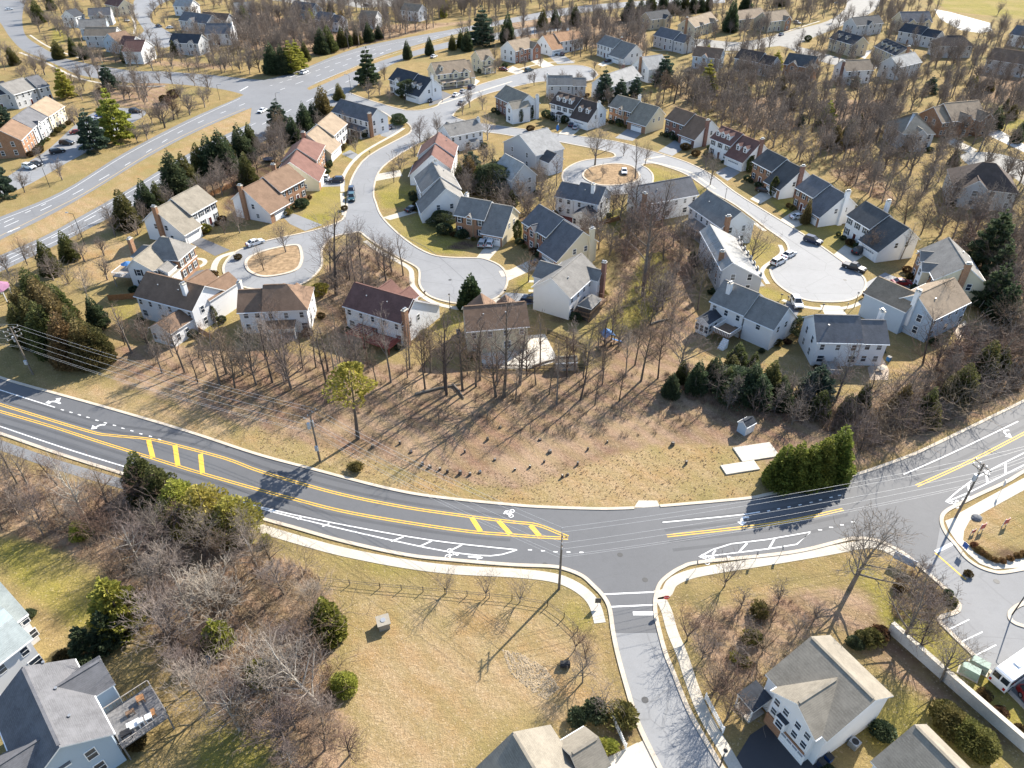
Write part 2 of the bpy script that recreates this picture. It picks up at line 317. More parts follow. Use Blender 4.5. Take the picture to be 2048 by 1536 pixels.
def ground_mat():
    m, nt, b = _nt('winter_ground'); co = coord(nt)
    a = N(nt, 'ShaderNodeAttribute', attribute_name='zone'); s = N(nt, 'ShaderNodeSeparateColor'); nt.links.new(a.outputs['Color'], s.inputs[0])
    n1 = noise(nt, .22, 6, .7, co); n2 = noise(nt, 1.6, 5, .72, co); n3 = noise(nt, 5.5, 4, .75, co); n4 = noise(nt, .045, 5, .6, co)
    rough = math_(nt, 'ADD', math_(nt, 'MULTIPLY', math_(nt, 'SUBTRACT', n1, .5), .9), math_(nt, 'MULTIPLY', math_(nt, 'SUBTRACT', n2, .5), .7))
    def edge(x, w=.28):
        r = N(nt, 'ShaderNodeMapRange'); r.interpolation_type = 'SMOOTHSTEP'; r.inputs[1].default_value = .5-w; r.inputs[2].default_value = .5+w
        nt.links.new(math_(nt, 'ADD', x, rough), r.inputs[0]); return r.outputs[0]
    dry = ramp(nt, n1, [(.3, (.215, .155, .068)), (.5, (.315, .225, .098)), (.72, (.41, .295, .14))])
    dry = mixc(nt, ramp(nt, n2, [(.4, (0, 0, 0)), (.7, (.6, .6, .6))]), dry, (.20, .145, .075))
    dry = mixc(nt, ramp(nt, n4, [(.45, (0, 0, 0)), (.65, (.55, .55, .55))]), dry, (.20, .185, .075))
    lit = ramp(nt, n2, [(.32, (.12, .08, .058)), (.46, (.26, .165, .11)), (.62, (.43, .29, .195))])
    lit = mixc(nt, ramp(nt, n3, [(.42, (0, 0, 0)), (.56, (.55, .55, .55))]), lit, (.10, .072, .062))
    n6 = noise(nt, .09, 5, .6, co); lit = mixc(nt, ramp(nt, n6, [(.46, (0, 0, 0)), (.6, (.7, .7, .7))]), lit, (.40, .28, .185)); lit = mixc(nt, ramp(nt, n6, [(.36, (.7, .7, .7)), (.48, (0, 0, 0))]), lit, (.22, .125, .085))
    lit = mixc(nt, ramp(nt, n1, [(.45, (0, 0, 0)), (.7, (.55, .55, .55))]), lit, (.38, .25, .15))
    grn = ramp(nt, n1, [(.3, (.17, .16, .035)), (.55, (.285, .24, .05)), (.75, (.36, .275, .085))])
    grn = mixc(nt, ramp(nt, n2, [(.4, (0, 0, 0)), (.7, (.5, .5, .5))]), grn, (.15, .145, .045))
    grn = mixc(nt, ramp(nt, n4, [(.45, (0, 0, 0)), (.62, (.7, .7, .7))]), grn, (.33, .25, .10))
    stw = ramp(nt, n2, [(.28, (.27, .19, .10)), (.5, (.38, .275, .155)), (.72, (.47, .35, .21))])
    stw = mixc(nt, ramp(nt, n1, [(.45, (0, 0, 0)), (.7, (.7, .7, .7))]), stw, (.34, .21, .10))
    stw = mixc(nt, ramp(nt, n4, [(.46, (0, 0, 0)), (.62, (.8, .8, .8))]), stw, (.25, .205, .075)); n5 = noise(nt, .12, 5, .65, co); stw = mixc(nt, ramp(nt, n5, [(.5, (0, 0, 0)), (.66, (.7, .7, .7))]), stw, (.33, .20, .085))
    mul = ramp(nt, n2, [(.3, (.06, .038, .028)), (.7, (.14, .085, .06))])
    al = N(nt, 'ShaderNodeAttribute', attribute_name='zone2'); s2 = N(nt, 'ShaderNodeSeparateColor'); nt.links.new(al.outputs['Color'], s2.inputs[0])
    c = mixc(nt, edge(s.outputs[2]), dry, stw); c = mixc(nt, edge(s.outputs[0]), c, lit); c = mixc(nt, edge(s.outputs[1], .32), c, grn); c = mixc(nt, edge(s2.outputs[0]), c, mul)
    c = mixc(nt, ramp(nt, n3, [(.36, (.5, .5, .5)), (.56, (0, 0, 0))]), c, (.11, .08, .05))
    mw = N(nt, 'ShaderNodeTexWave', wave_type='BANDS', bands_direction='DIAGONAL'); mw.inputs['Scale'].default_value = .13; mw.inputs['Distortion'].default_value = 5; mw.inputs['Detail'].default_value = 2; mw.inputs['Detail Scale'].default_value = .6; nt.links.new(co, mw.inputs['Vector'])
    c = mixc(nt, math_(nt, 'MULTIPLY', mw.outputs['Fac'], .3), c, (.21, .17, .065))
    sp = N(nt, 'ShaderNodeTexVoronoi'); sp.inputs['Scale'].default_value = 2.1; nt.links.new(co, sp.inputs['Vector'])
    c = mixc(nt, ramp(nt, sp.outputs['Distance'], [(.0, (.5, .5, .5)), (.28, (0, 0, 0))]), c, (.55, .43, .31))
    setc(nt, b, c, 1.0, .05)
    bm = N(nt, 'ShaderNodeBump'); bm.inputs['Strength'].default_value = .9; bm.inputs['Distance'].default_value = .22
    nt.links.new(math_(nt, 'ADD', n2, math_(nt, 'MULTIPLY', n3, .5)), bm.inputs['Height']); nt.links.new(bm.outputs[0], b.inputs['Normal'])
    return m
me = np_mesh('ground', np.stack([GX, GY, np.zeros_like(GX)], -1).reshape(-1, 3), fq, [ground_mat()])
for nm, ch in (('zone', ('litter', 'green', 'straw')), ('zone2', ('mulch', 'mulch', 'mulch'))):
    at = me.attributes.new(nm, 'FLOAT_COLOR', 'POINT')
    arr = np.ones((nx*ny, 4), np.float32)
    for k, c in enumerate(ch): arr[:, k] = masks[c].ravel()
    at.data.foreach_set('color', arr.ravel())
tag(link('ground', me), kind='structure')
# ------------------------------------------------------------------ roads
ASN = asphalt('new_asphalt', (.105, .107, .112), .22, .12); ASO = asphalt('old_asphalt', (.205, .208, .212), .35, .4); ASM = asphalt('grey_asphalt', (.17, .172, .176), .3, .3)
ASD = asphalt('dark_drive', (.12, .12, .125), .3, .2); KERB = concrete('kerb_concrete', (.52, .45, .36)); WALK = concrete('sidewalk_concrete', (.50, .455, .38))
YEL = marking('yellow_paint', (.78, .46, .05)); WHT = marking('white_paint', (.82, .82, .80)); WHTF = marking('faded_white_paint', (.70, .70, .69), .6)
ROADS = []
def sheet(name, px, z, m, sm=0, closed_smooth=False):
    pts = PV(px)
    if sm: pts = smooth(pts, sm, True)
    b = MB(); b.poly(pts, z); o = b.build(name, m); tag(o, kind='structure'); ROADS.append(pts); return o
def S(p, n=5): return smooth(PV(p), n)
N_KERB = [(-60,735),(0,755),(42,768),(212,815),(375,863),(512,908),(624,938),(762,974),(862,993),(1024,1010),(1100,1015),(1199,1018),(1274,1016),(1374,1008),(1494,997),(1536,989),(1656,963),(1726,945),(1811,915),(1868,890),(2048,802),(2120,765)]
S_KERB = [(-60,847),(0,867),(125,910),(262,953),(440,1012),(512,1034),(587,1055),(687,1083),(812,1110),(912,1121),(1024,1130),(1099,1133),(1129,1138),(1164,1152),(1187,1172),(1206,1192),(1219,1217),(1226,1264),(1236,1312),(1254,1377),(1276,1447),(1319,1536),(1345,1590)]
E_KERB = [(1478,1590),(1444,1536),(1391,1447),(1369,1402),(1349,1352),(1331,1307),(1319,1264),(1311,1227),(1311,1197),(1319,1170),(1336,1152),(1364,1135),(1399,1125),(1536,1111),(1611,1100),(1691,1080),(1718,1077),(1748,1080),(1776,1090),(1811,1110),(1841,1135),(1861,1152),(1886,1174),(1911,1200),(1918,1212),(1911,1225),(1878,1238),(1899,1264),(1950,1314),(2048,1414),(2110,1480)]
R_KERB = [(2120,905),(2048,943),(2011,965),(1961,988),(1926,1005),(1896,1020),(1884,1033),(1884,1050),(1894,1070),(1911,1090),(1931,1115),(1956,1133),(1984,1143),(2006,1145),(2048,1138),(2110,1125)]
rd = S(N_KERB)+S([(2120,905),(2048,943),(2011,965),(1961,988),(1926,1005),(1896,1020),(1884,1033)])+S([(1870,1110),(1830,1130),(1776,1090),(1748,1080),(1718,1077),(1691,1080),(1611,1100),(1536,1111),(1399,1125),(1364,1135),(1336,1152),(1319,1170),(1311,1197),(1311,1227),(1319,1266)])+S([(1226,1266),(1219,1217),(1206,1192),(1187,1172),(1164,1152),(1129,1138),(1099,1133),(1024,1130),(912,1121),(812,1110),(687,1083),(587,1055),(512,1034),(440,1012),(262,953),(125,910),(0,867),(-60,847)])
b = MB(); b.poly(rd, .030); tag(b.build('main_road', ASN), kind='structure'); ROADS.append(rd)
sd = S([(1319,1264),(1331,1307),(1349,1352),(1369,1402),(1391,1447),(1444,1536),(1478,1590)])+S([(1345,1590),(1319,1536),(1276,1447),(1254,1377),(1236,1312),(1226,1264)])
b = MB(); b.poly(sd, .022); tag(b.build('side_road', ASO), kind='structure'); ROADS.append(sd)
pk = S([(1884,1040),(1894,1070),(1911,1090),(1931,1115),(1956,1133),(1984,1143),(2006,1145),(2048,1138),(2110,1125)])+[P(2160,1300), P(2150,1500)]+S([(2110,1480),(2048,1414),(1950,1314),(1899,1264),(1878,1238)])+S([(1878,1238),(1911,1225),(1918,1212),(1911,1200),(1886,1174),(1861,1152),(1841,1135),(1811,1110),(1776,1090)])
b = MB(); b.poly(pk, .020); tag(b.build('parking_lot_road', ASM), kind='structure'); ROADS.append(pk)
# highway
HU = [(-60,458),(0,434),(125,382),(250,305),(375,240),(487,190),(512,165),(587,145),(687,105),(762,85),(887,62),(987,43),(1124,17),(1250,4),(1450,-8)]
HUL = [(1450,6),(1250,15),(1124,32),(1024,46),(950,60),(887,75),(762,112),(637,165),(605,180),(512,212),(400,260),(300,312),(185,382),(112,424),(0,480),(-60,510)]
HLU = [(-60,540),(0,511),(85,474),(150,439),(262,376),(337,330),(425,282),(512,240),(600,190),(617,181),(762,122),(887,86),(952,73),(1024,60),(1124,45)]
HLL = [(1124,60),(1024,75),(900,95),(800,122),(730,160),(687,190),(600,240),(480,310),(380,362),(290,400),(207,442),(125,484),(0,544),(-60,575)]
b = MB(); b.poly(S(HU)+S(HUL), .020); tag(b.build('highway', ASM), kind='structure')
b = MB(); b.poly(S(HLU)+S(HLL), .020); tag(b.build('highway_carriageway', ASM), kind='structure'); ROADS += [S(HU)+S(HUL), S(HLU)+S(HLL)]
sheet('highway_crossing_road', [(505,200),(600,165),(618,180),(700,185),(690,205),(600,235),(500,245)], .027, ASM)
XU = [(52,0),(45,28),(46,55),(55,75),(85,95),(120,113),(165,125),(260,141),(330,143),(420,150),(500,158),(540,160)]
XL = [(500,200),(480,187),(420,175),(330,167),(250,165),(160,150),(125,135),(85,117),(45,100),(18,72),(0,45),(-30,20)]
b = MB(); b.poly(S(XU)+S(XL)+[P(-30,0)], .012); tag(b.build('cross_street', ASM), kind='structure'); ROADS.append(S(XU)+S(XL))
# residential streets
LS_U = [(1196,150),(1185,138),(1160,131),(1120,131),(1080,137),(1024,151),(952,172),(887,200),(874,212),(845,220),(812,221),(777,212),(732,198),(700,186)]
LS_L = [(690,203),(720,212),(762,222),(790,240),(812,245),(822,255),(820,265),(804,275),(737,312),(707,350),(697,384),(695,400),(692,420),(684,440),(652,454),(607,466),(540,480),(500,492),(468,506),(448,530),(450,550),(470,568),(510,579),(560,580),(600,570),(628,552),(644,530),(644,500),(660,478),(680,470),(697,468),(719,464),(732,474),(757,491),(799,516),(832,534),(839,546),(839,569),(854,589),(882,601),(922,608),(957,607),(982,601),(1002,589),(1014,569),(1013,549),(999,531),(969,518),(944,516),(899,515),(862,509),(824,489),(787,459),(762,431),(752,406),(747,384),(757,345),(787,317),(837,287),(880,266),(905,262),(960,264),(1000,268),(1060,278),(1100,281),(1150,290),(1215,303),(1230,310),(1222,316),(1174,320),(1144,330),(1126,345),(1128,365),(1150,382),(1200,390),(1260,387),(1300,372),(1306,352),(1296,338),(1284,330),(1306,327),(1336,335),(1374,350),(1424,384),(1469,409),(1519,446),(1536,459),(1555,472),(1572,486),(1577,504),(1566,522),(1544,534),(1541,544),(1551,564),(1576,584),(1611,600),(1650,604),(1686,603),(1711,596),(1728,581),(1731,564),(1721,549),(1686,524),(1618,476),(1536,426),(1469,384),(1424,350),(1374,325),(1319,307),(1249,287),(1200,278),(1119,268),(1060,260),(985,250),(925,240),(905,232),(912,222),(927,212),(962,192),(1024,175),(1070,165),(1110,162),(1150,165),(1185,160)]
b = MB(); b.poly(S(LS_U, 3)+S(LS_L, 3), .024); tag(b.build('residential_street', ASO), kind='structure'); ROADS.append(S(LS_U, 3)+S(LS_L, 3))
ISL1 = [(492,528),(500,515),(530,502),(570,493),(595,491),(602,502),(603,522),(592,540),(560,550),(525,553),(500,543)]
ISL2 = [(1166,350),(1179,336),(1224,328),(1261,332),(1277,346),(1276,360),(1249,369),(1205,371),(1176,362)]
sheet('traffic_island', ISL1, .10, flat('island_turf', (.30, .21, .125), 1, .05, .4, .9, stain=.4), 5); sheet('traffic_island_ground', ISL2, .10, flat('island_turf', (.30, .21, .12)), 5)
sheet('far_street', [(1340,95),(1375,78),(1420,80),(1480,84),(1536,74),(1600,57),(1655,42),(1690,18),(1700,-5),(1760,-5),(1748,22),(1700,44),(1664,60),(1610,82),(1596,92),(1625,100),(1690,118),(1760,130),(1740,138),(1660,128),(1600,108),(1560,92),(1480,102),(1400,98)], .018, concrete('pale_street', (.25, .24, .22)), 3)
sheet('court_street', [(275,-5),(268,25),(280,48),(288,62),(275,78),(330,96),(352,76),(325,56),(303,44),(302,28),(318,10),(345,-5)], .018, ASO, 3)
sheet('townhouse_parking', [(-20,372),(20,350),(60,322),(100,296),(150,250),(190,224),(230,216),(285,219),(290,230),(255,252),(215,282),(140,322),(60,368),(0,390)], .018, ASO, 3)
sheet('bright_court', [(1868,18),(1900,24),(1980,46),(1985,62),(1960,66),(1920,60),(1880,38)], .018, concrete('white_court', (.5, .485, .45)))
sheet('east_culdesac', [(1920,312),(1950,304),(2000,308),(2060,330),(2060,375),(2010,345),(1950,336)], .018, concrete('pale_street', (.28, .265, .24)), 3)
sheet('north_lane', [(540,0),(600,8),(660,5),(720,16),(800,12),(830,-5),(540,-8)], .014, concrete('pale_street', (.28, .265, .24)))
# kerbs
def kerb(px, w=.55, h=.13, sm=5, closed=False, name='kerb', m=None):
    p = smooth(PV(px), sm, closed)
    if closed: p.append(p[0])
    b = MB(); b.ribbon(p, w, .008, h); tag(b.build(name, m or KERB), kind='structure')
kerb(N_KERB[:12]+[(1235,1017.5),(1268,1016.3)]); kerb([(1320,1012.5)]+N_KERB[13:]); kerb(S_KERB); kerb(E_KERB); kerb(R_KERB)
kerb([(2120,1190),(2048,1207),(2025,1220),(2019,1231),(2024,1243),(2048,1253),(2120,1270)])
kerb(LS_U[:11], .5); kerb(LS_U[10:], .5)
i0 = LS_L.index((697,468)); i1 = LS_L.index((880,266)); i2 = LS_L.index((1230,310)); i3 = LS_L.index((905,232))
kerb(LS_L[1:i0+1], .5, sm=3); kerb(LS_L[i0:i1+1], .5, sm=3); kerb(LS_L[i1:i3+1], .5, sm=3); kerb(LS_L[i3:], .5, sm=3)
kerb(ISL1, .7, .2, closed=True); kerb(ISL2, .6, .2, closed=True)
# sidewalks
def walk(px, w=1.5, z=.045, m=None, name='sidewalk', sm=5):
    b = MB(); b.ribbon(smooth(PV(px), sm), w, .004, z); tag(b.build(name, m or WALK), kind='structure'); 
walk([(440,1030),(512,1054),(587,1077),(687,1104),(812,1128),(912,1140),(1024,1146),(1099,1154),(1140,1167),(1172,1188),(1190,1212),(1200,1246)], 1.55)
walk([(1310,1190),(1332,1186),(1345,1165),(1380,1149),(1440,1137),(1536,1122),(1650,1103),(1720,1090),(1760,1092),(1800,1112)], 1.5)
walk([(1320,1195),(1333,1222),(1345,1264),(1365,1312),(1385,1372),(1410,1432),(1450,1500),(1490,1570)], 1.45)
walk([(2120,930),(2048,968),(1960,1016),(1918,1040)], 1.7, m=CONCB)
sheet('sidewalk_corner', [(1890,1042),(1932,1026),(1940,1040),(1928,1062),(1926,1080),(1950,1106),(1985,1124),(2060,1116),(2060,1134),(1990,1139),(1960,1128),(1936,1108),(1914,1085),(1898,1062)], .05, CONCB)
walk([(-40,876),(0,890),(100,925),(200,955),(262,972)], 1.9, .02, ASM, 'footpath')
walk([(730,482),(755,500),(795,522),(820,538),(824,556),(826,572),(845,592),(875,608),(920,618)], 1.2)
walk([(685,384),(688,350),(722,308),(790,268),(808,256)], 1.2); walk([(684,386),(686,410),(688,430)], 1.2)
walk([(470,505),(440,515),(428,535),(432,555),(450,574),(480,586),(520,590)], 1.5)
walk([(1565,600),(1600,612),(1650,618),(1700,614),(1735,598)], 1.1); walk([(1560,490),(1564,505),(1548,520),(1528,535),(1524,548),(1536,568)], 1.1); walk([(1430,394),(1480,425),(1530,462)], 1.2)
walk([(1000,548),(1025,545)], 3.0); walk([(880,208),(960,183),(1024,163)], 1.0); walk([(1030,140),(1090,126),(1150,122)], 1.2); walk([(40,105),(90,125),(160,157),(250,172),(330,172)], 1.3); walk([(60,70),(100,95),(165,118)], 1.0)
walk([(1330,312),(1290,320),(1330,330),(1380,345),(1430,378)], 1.0); walk([(1300,100),(1400,104),(1500,107)], 1.0); walk([(1550,70),(1640,42)], 1.0); walk([(262,30),(270,50),(268,68)], 1.2)
# driveways
def drive(px, m=None, name='driveway', z=.014): return sheet(name, px, z, m or ASD)
drive([(380,485),(400,474),(460,500),(430,512)]); drive([(342,555),(352,548),(425,537),(428,548),(400,556),(345,565)])
drive([(415,625),(440,590),(456,578),(470,588),(445,620),(425,635)], WALK); drive([(555,424),(590,428),(645,450),(610,462),(580,448)], ASO)
drive([(632,365),(690,360),(690,372),(640,374)], ASO); drive([(683,308),(700,300),(722,312),(712,322)], ASO); drive([(758,258),(790,244),(808,252),(780,275),(762,272)], ASO)
drive([(860,195),(885,182),(905,190),(880,206),(858,212)], ASD); drive([(925,168),(945,155),(960,162),(950,172)], WALK); drive([(1010,142),(1025,132),(1050,142),(1035,149)], WALK)
drive([(1060,122),(1085,118),(1110,132),(1090,138)], WALK); drive([(1095,110),(1130,112),(1150,126),(1115,128)], ASO); drive([(1215,118),(1230,125),(1205,133),(1195,129)], WALK)
drive([(1113,270),(1140,248),(1165,254),(1142,274)], WALK); drive([(1230,276),(1255,257),(1290,261),(1265,282)], ASO); drive([(1316,303),(1350,280),(1375,292),(1345,312)], ASO)
drive([(1430,345),(1460,330),(1480,345),(1455,362)], ASO); drive([(1500,398),(1535,375),(1560,385),(1520,408)], WALK); drive([(1560,440),(1590,420),(1640,435),(1590,455)], WALK)
drive([(1660,515),(1690,490),(1730,510),(1700,530)], WALK); drive([(1732,565),(1770,545),(1830,570),(1790,590),(1735,588)], ASO); drive([(1725,598),(1755,590),(1800,620),(1765,630)], WALK)
drive([(1640,610),(1680,612),(1710,650),(1660,650)], WALK); drive([(1548,625),(1585,598),(1605,606),(1590,640),(1560,645)], ASD); drive([(1445,555),(1520,560),(1530,572),(1470,578)], ASO)
drive([(952,516),(975,488),(1000,495),(978,520)], WALK); drive([(1008,545),(1060,520),(1090,535),(1065,540),(1016,562)], WALK); drive([(1010,585),(1060,588),(1082,605),(1040,612),(1000,596)], ASO)
drive([(765,435),(815,420),(835,425),(780,440)], WALK); drive([(755,348),(800,340),(805,352),(752,362)], WALK); drive([(838,600),(860,604),(852,625),(840,620)], ASD); drive([(975,603),(1000,595),(1000,615),(970,620)], CONC)
drive([(1215,1515),(1275,1485),(1318,1545),(1230,1560)], CONC, z=.016); drive([(1258,1495),(1292,1478),(1330,1550),(1285,1560)], WALK, z=.02); drive([(1500,1470),(1560,1430),(1660,1536),(1640,1570),(1440,1570)], asphalt('fresh_drive', (.05, .05, .055), .15, .05))
drive([(1958,262),(1985,252),(2060,295),(2060,310)], concrete('white_court', (.5, .485, .45))); drive([(1890,285),(1905,275),(1955,300),(1940,308)], CONC); drive([(1700,105),(1745,100),(1730,118)], ASO); drive([(1430,90),(1450,82),(1480,90)], WALK)
drive([(1268,1015),(1277,1001),(1314,1001),(1321,1015)], CONC, 'kerb_apron'); drive([(1470,600),(1470,600.1),(1471,600)], CONC) if False else None
drive([(1660,965),(1668,935),(1690,925),(1715,948)], CONC, 'kerb_apron'); drive([(1660,935),(1650,880),(1690,880),(1700,925)], ASD, 'gravel_track')
drive([(960,690),(1010,675),(1090,668),(1117,722),(1060,738),(965,738)], concrete('pool_deck_concrete', (.58, .54, .47)), 'pool_patio', .02)
drive([(1735,735),(1765,715),(1778,740),(1776,760),(1740,760)], concrete('patio_paving', (.45, .36, .28)), 'patio', .02); drive([(1905,660),(1930,640),(1945,665),(1915,680)], concrete('patio_paving', (.45, .36, .28)), 'patio', .02)
drive([(1165,432),(1180,445),(1158,470),(1110,450),(1120,425)], flat('red_patio', (.22, .06, .04), .9), 'patio', .02)
drive([(355,515),(375,540),(360,546),(345,520)], flat('brick_path', (.4, .22, .13), .9), 'front_path', .02)
for c, r0 in (((388, 527), 2.6), ((1084, 572), 2.3)):
    x0, y0 = P(*c); b = MB(); b.ribbon([(x0-3.2, y0+r0)]+[(x0+r0*math.cos(t), y0+r0*math.sin(t)) for t in np.linspace(R(90), R(-90), 16)]+[(x0-3.2, y0-r0)], 1.1, .02); tag(b.build('front_path', WALK), kind='structure')
# parking pads, slabs
# ------------------------------------------------------------------ painted markings
def line(px, w, m, z=.042, name='lane_line', off=0.0, sm=5):
    p = smooth(PV(px), sm); b = MB(); b.ribbon(p, w, z, side=2*off/w if w else 0); tag(b.build(name, m), kind='structure')
def dbl(px): line(px, .17, YEL, off=.2, name='yellow_line'); line(px, .17, YEL, off=-.2, name='yellow_line')
def bars(lst, w, m): 
    for k, (a, c) in enumerate(lst): line([a, c], w, m, .046+.001*(k % 3), 'hatch_bar')
dbl([(-60,789),(0,809),(175,862),(225,871),(295,878),(350,890),(450,917),(512,940),(587,963),(687,990),(812,1015),(937,1033),(1024,1044),(1074,1050),(1121,1068),(1136,1074)])
dbl([(-60,805),(0,823),(100,852),(200,884),(300,915),(400,946),(512,978),(587,998),(687,1023),(812,1045),(937,1063),(1022,1070),(1074,1074),(1136,1077)])
dbl([(1334,1072),(1436,1061),(1536,1049),(1610,1036),(1686,1019)]); dbl([(1833,972),(1930,928),(2048,867),(2120,828)])
bars([((297,880),(306,916)), ((350,891),(356,932)), ((401,908),(405,947)), ((943,1035),(961,1063)), ((997,1042),(1021,1069)), ((1061,1051),(1079,1072))], .75, YEL)
TRK = asphalt('wheel_track', (.078, .08, .085), .3, .1)
UPY = [(-60,789),(0,809),(175,862),(225,871),(350,890),(450,917),(512,940),(587,963),(687,990),(812,1015),(937,1033),(1024,1044)]; LOY = [(-60,805),(0,823),(100,852),(200,884),(300,915),(400,946),(512,978),(587,998),(687,1023),(812,1045),(937,1063),(1022,1070)]
for o_ in (1.0, 2.6): line(UPY, .55, TRK, .034, 'wheel_track', o_); line(LOY, .55, TRK, .034, 'wheel_track', -o_)
for o_ in (1.1, 2.7): line([(1334,1072),(1436,1061),(1536,1049),(1610,1036),(1686,1019)], .55, TRK, .034, 'wheel_track', o_); line([(1334,1072),(1436,1061),(1536,1049),(1610,1036),(1686,1019)], .55, TRK, .034, 'wheel_track', -o_); line([(1833,972),(1930,928),(2048,867),(2120,828)], .55, TRK, .034, 'wheel_track', o_)
MAN = flat('manhole_iron', (.06, .06, .06), .6)
for u, v in ((455,893),(1090,1130),(1240,1110),(1290,1400),(1993,1163),(1690,560),(900,560),(795,330),(1290,1160)):
    b = MB(); x, y = P(u, v); b.poly([(x+.42*math.cos(t), y+.42*math.sin(t)) for t in np.linspace(0, 6.28, 13)[:-1]], .038); tag(b.build('manhole_cover', MAN), kind='structure')
SEAL = asphalt('tar_seal', (.11, .11, .113), .1, .0)
for px_ in ([(700,420),(745,425)],[(800,470),(860,500),(930,560)],[(1500,425),(1580,480),(1640,520)],[(850,240),(880,248)],[(1800,1010),(1880,960)],[(1700,960),(1790,1060)]): line(px_, .09, SEAL, .036, 'tar_seal')
line([(-60,834),(0,853),(146,902),(292,946),(390,975),(470,1000),(512,1012),(612,1035),(762,1064),(887,1084),(1034,1100)], .2, WHT)
line([(512,1015),(612,1041),(762,1076),(887,1102),(982,1112),(1034,1100)], .2, WHT, .044, sm=3)
bars([((541,1025),(548,1021)), ((595,1039),(603,1035)), ((645,1053),(659,1048)), ((782,1083),(807,1074)), ((840,1093),(864,1082)), ((900,1102),(924,1090))], .25, WHT)
line([(-60,760),(0,780),(110,815)], .2, WHT); line([(1325,1045),(1400,1038),(1480,1030),(1520,1024)], .2, WHT); line([(1807,949),(1900,908),(2036,843)], .2, WHT)
for u, v in [(125,820),(142,825),(159,830),(176,835),(194,841),(211,846),(229,851),(246,857),(264,862),(282,868),(301,873),(319,879)]: line([(u-3,v-.8),(u+3,v+.8)], .2, WHT, name='lane_dash')
for u, v in [(1537,1022),(1557,1018),(1578,1014),(1600,1010),(1622,1005),(1641,1000),(1662,995),(1679,991)]: line([(u-3,v+.6),(u+3,v-.6)], .2, WHT, name='lane_dash')
for u, v in [(1060,1100),(1086,1102),(1111,1104),(1137,1104.5),(1163,1105),(1640,1060),(1662,1055),(1684,1050),(1706,1044)]: line([(u-4,v-.1),(u+4,v+.1)], .2, WHT, name='lane_dash')
line([(1397,1115),(1424,1100),(1462,1088),(1536,1079),(1622,1064),(1593,1089),(1536,1098),(1397,1115)], .2, WHT, sm=1); bars([((1425,1109),(1431,1101)), ((1477,1105),(1494,1087)), ((1538,1097),(1549,1078))], .25, WHT)
line([(1891,1004),(1948,958),(2048,906),(2120,868)], .2, WHT, sm=2); line([(1891,1004),(1936,986),(2048,930),(2120,892)], .2, WHT, .044, sm=2); bars([((1936,967),(1938,983)), ((1972,946),(1975,967)), ((2011,925),(2011,947))], .3, WHT)
line([(1206,1189),(1314,1184)], .22, WHT, name='crossing_line'); line([(1219,1214),(1309,1210)], .22, WHT, name='crossing_line'); line([(1266,1227),(1311,1227)], .6, WHT, name='stop_bar')
line([(1871,1104),(1906,1087)], .5, WHT, .044, 'stop_bar'); line([(1870,1106),(1932,1160)], .25, YEL, .034, 'yellow_line')
for a, c in (((1898,1259),(1938,1239)), ((1922,1284),(1965,1264)), ((1949,1312),(1992,1290)), ((2010,1370),(2060,1343))): line([a, c], .14, WHT, .034, 'bay_line')
def shape(px, m=WHT, z=.05, name='arrow_marking'):
    b = MB(); b.poly(PV(px), z); tag(b.build(name, m), kind='structure')
def arrow(u, v, du, dv, L=3.2, hook=0):
    a = Vector(P(u, v)); d = (Vector(P(u+du, v+dv))-a).normalized(); n = Vector((-d.y, d.x))
    def q(x, y): w = a+d*x+n*y; return (w.x, w.y)
    b = MB()
    if not hook: b.poly([q(0, -.14), q(L*.6, -.14), q(L*.6, -.42), q(L, 0), q(L*.6, .42), q(L*.6, .14), q(0, .14)], .05)
    else:
        s = 1 if hook > 0 else -1; pts = [(0, 0), (L*.35, .0), (L*.55, .12*s), (L*.68, .45*s), (L*.72, .75*s)]
        b.ribbon([q(*p) for p in pts], .32, .05); t = [q(L*.72-.55, .72*s), q(L*.72+.5, .66*s), q(L*.72+.05, 1.5*s)]; b.poly(t if s > 0 else list(reversed(t)), .051)
    tag(b.build('arrow_marking', WHT), kind='structure')
def turn(body, *heads):
    b = MB(); b.ribbon(smooth(PV(body), 4), .36, .05)
    for k, h in enumerate(heads):
        if len(h) == 3: b.poly(PV(h), .051+.001*k)
        else: b.ribbon(PV(h[:2]), .3, .0515); b.poly(PV(h[2:]), .0525)
    tag(b.build('arrow_marking', WHT), kind='structure')
turn([(121,807.5),(113,804),(105,803.5),(99,805)], [(91,806),(98,801),(101,808.5)], [(109,803.5),(115,800.5),(122,796),(111,798),(119,803.5)])
turn([(211,850),(203,850),(196,852.5),(191,856)], [(182,859),(185.5,850.5),(195,857.5)]); turn([(1498,1035),(1489,1035),(1484,1038.5),(1484,1045)], [(1485,1052),(1474,1044),(1494,1044)]); turn([(2018,861),(2009,862),(2010,867),(2015,871)], [(2024,876),(2010,873.5),(2019,866)])
arrow(936, 1113.5, 16, 1.5, 2.2); arrow(1440, 1119, 16, -2.5, 2.0); arrow(1924, 1000, 12, -6, 1.8)
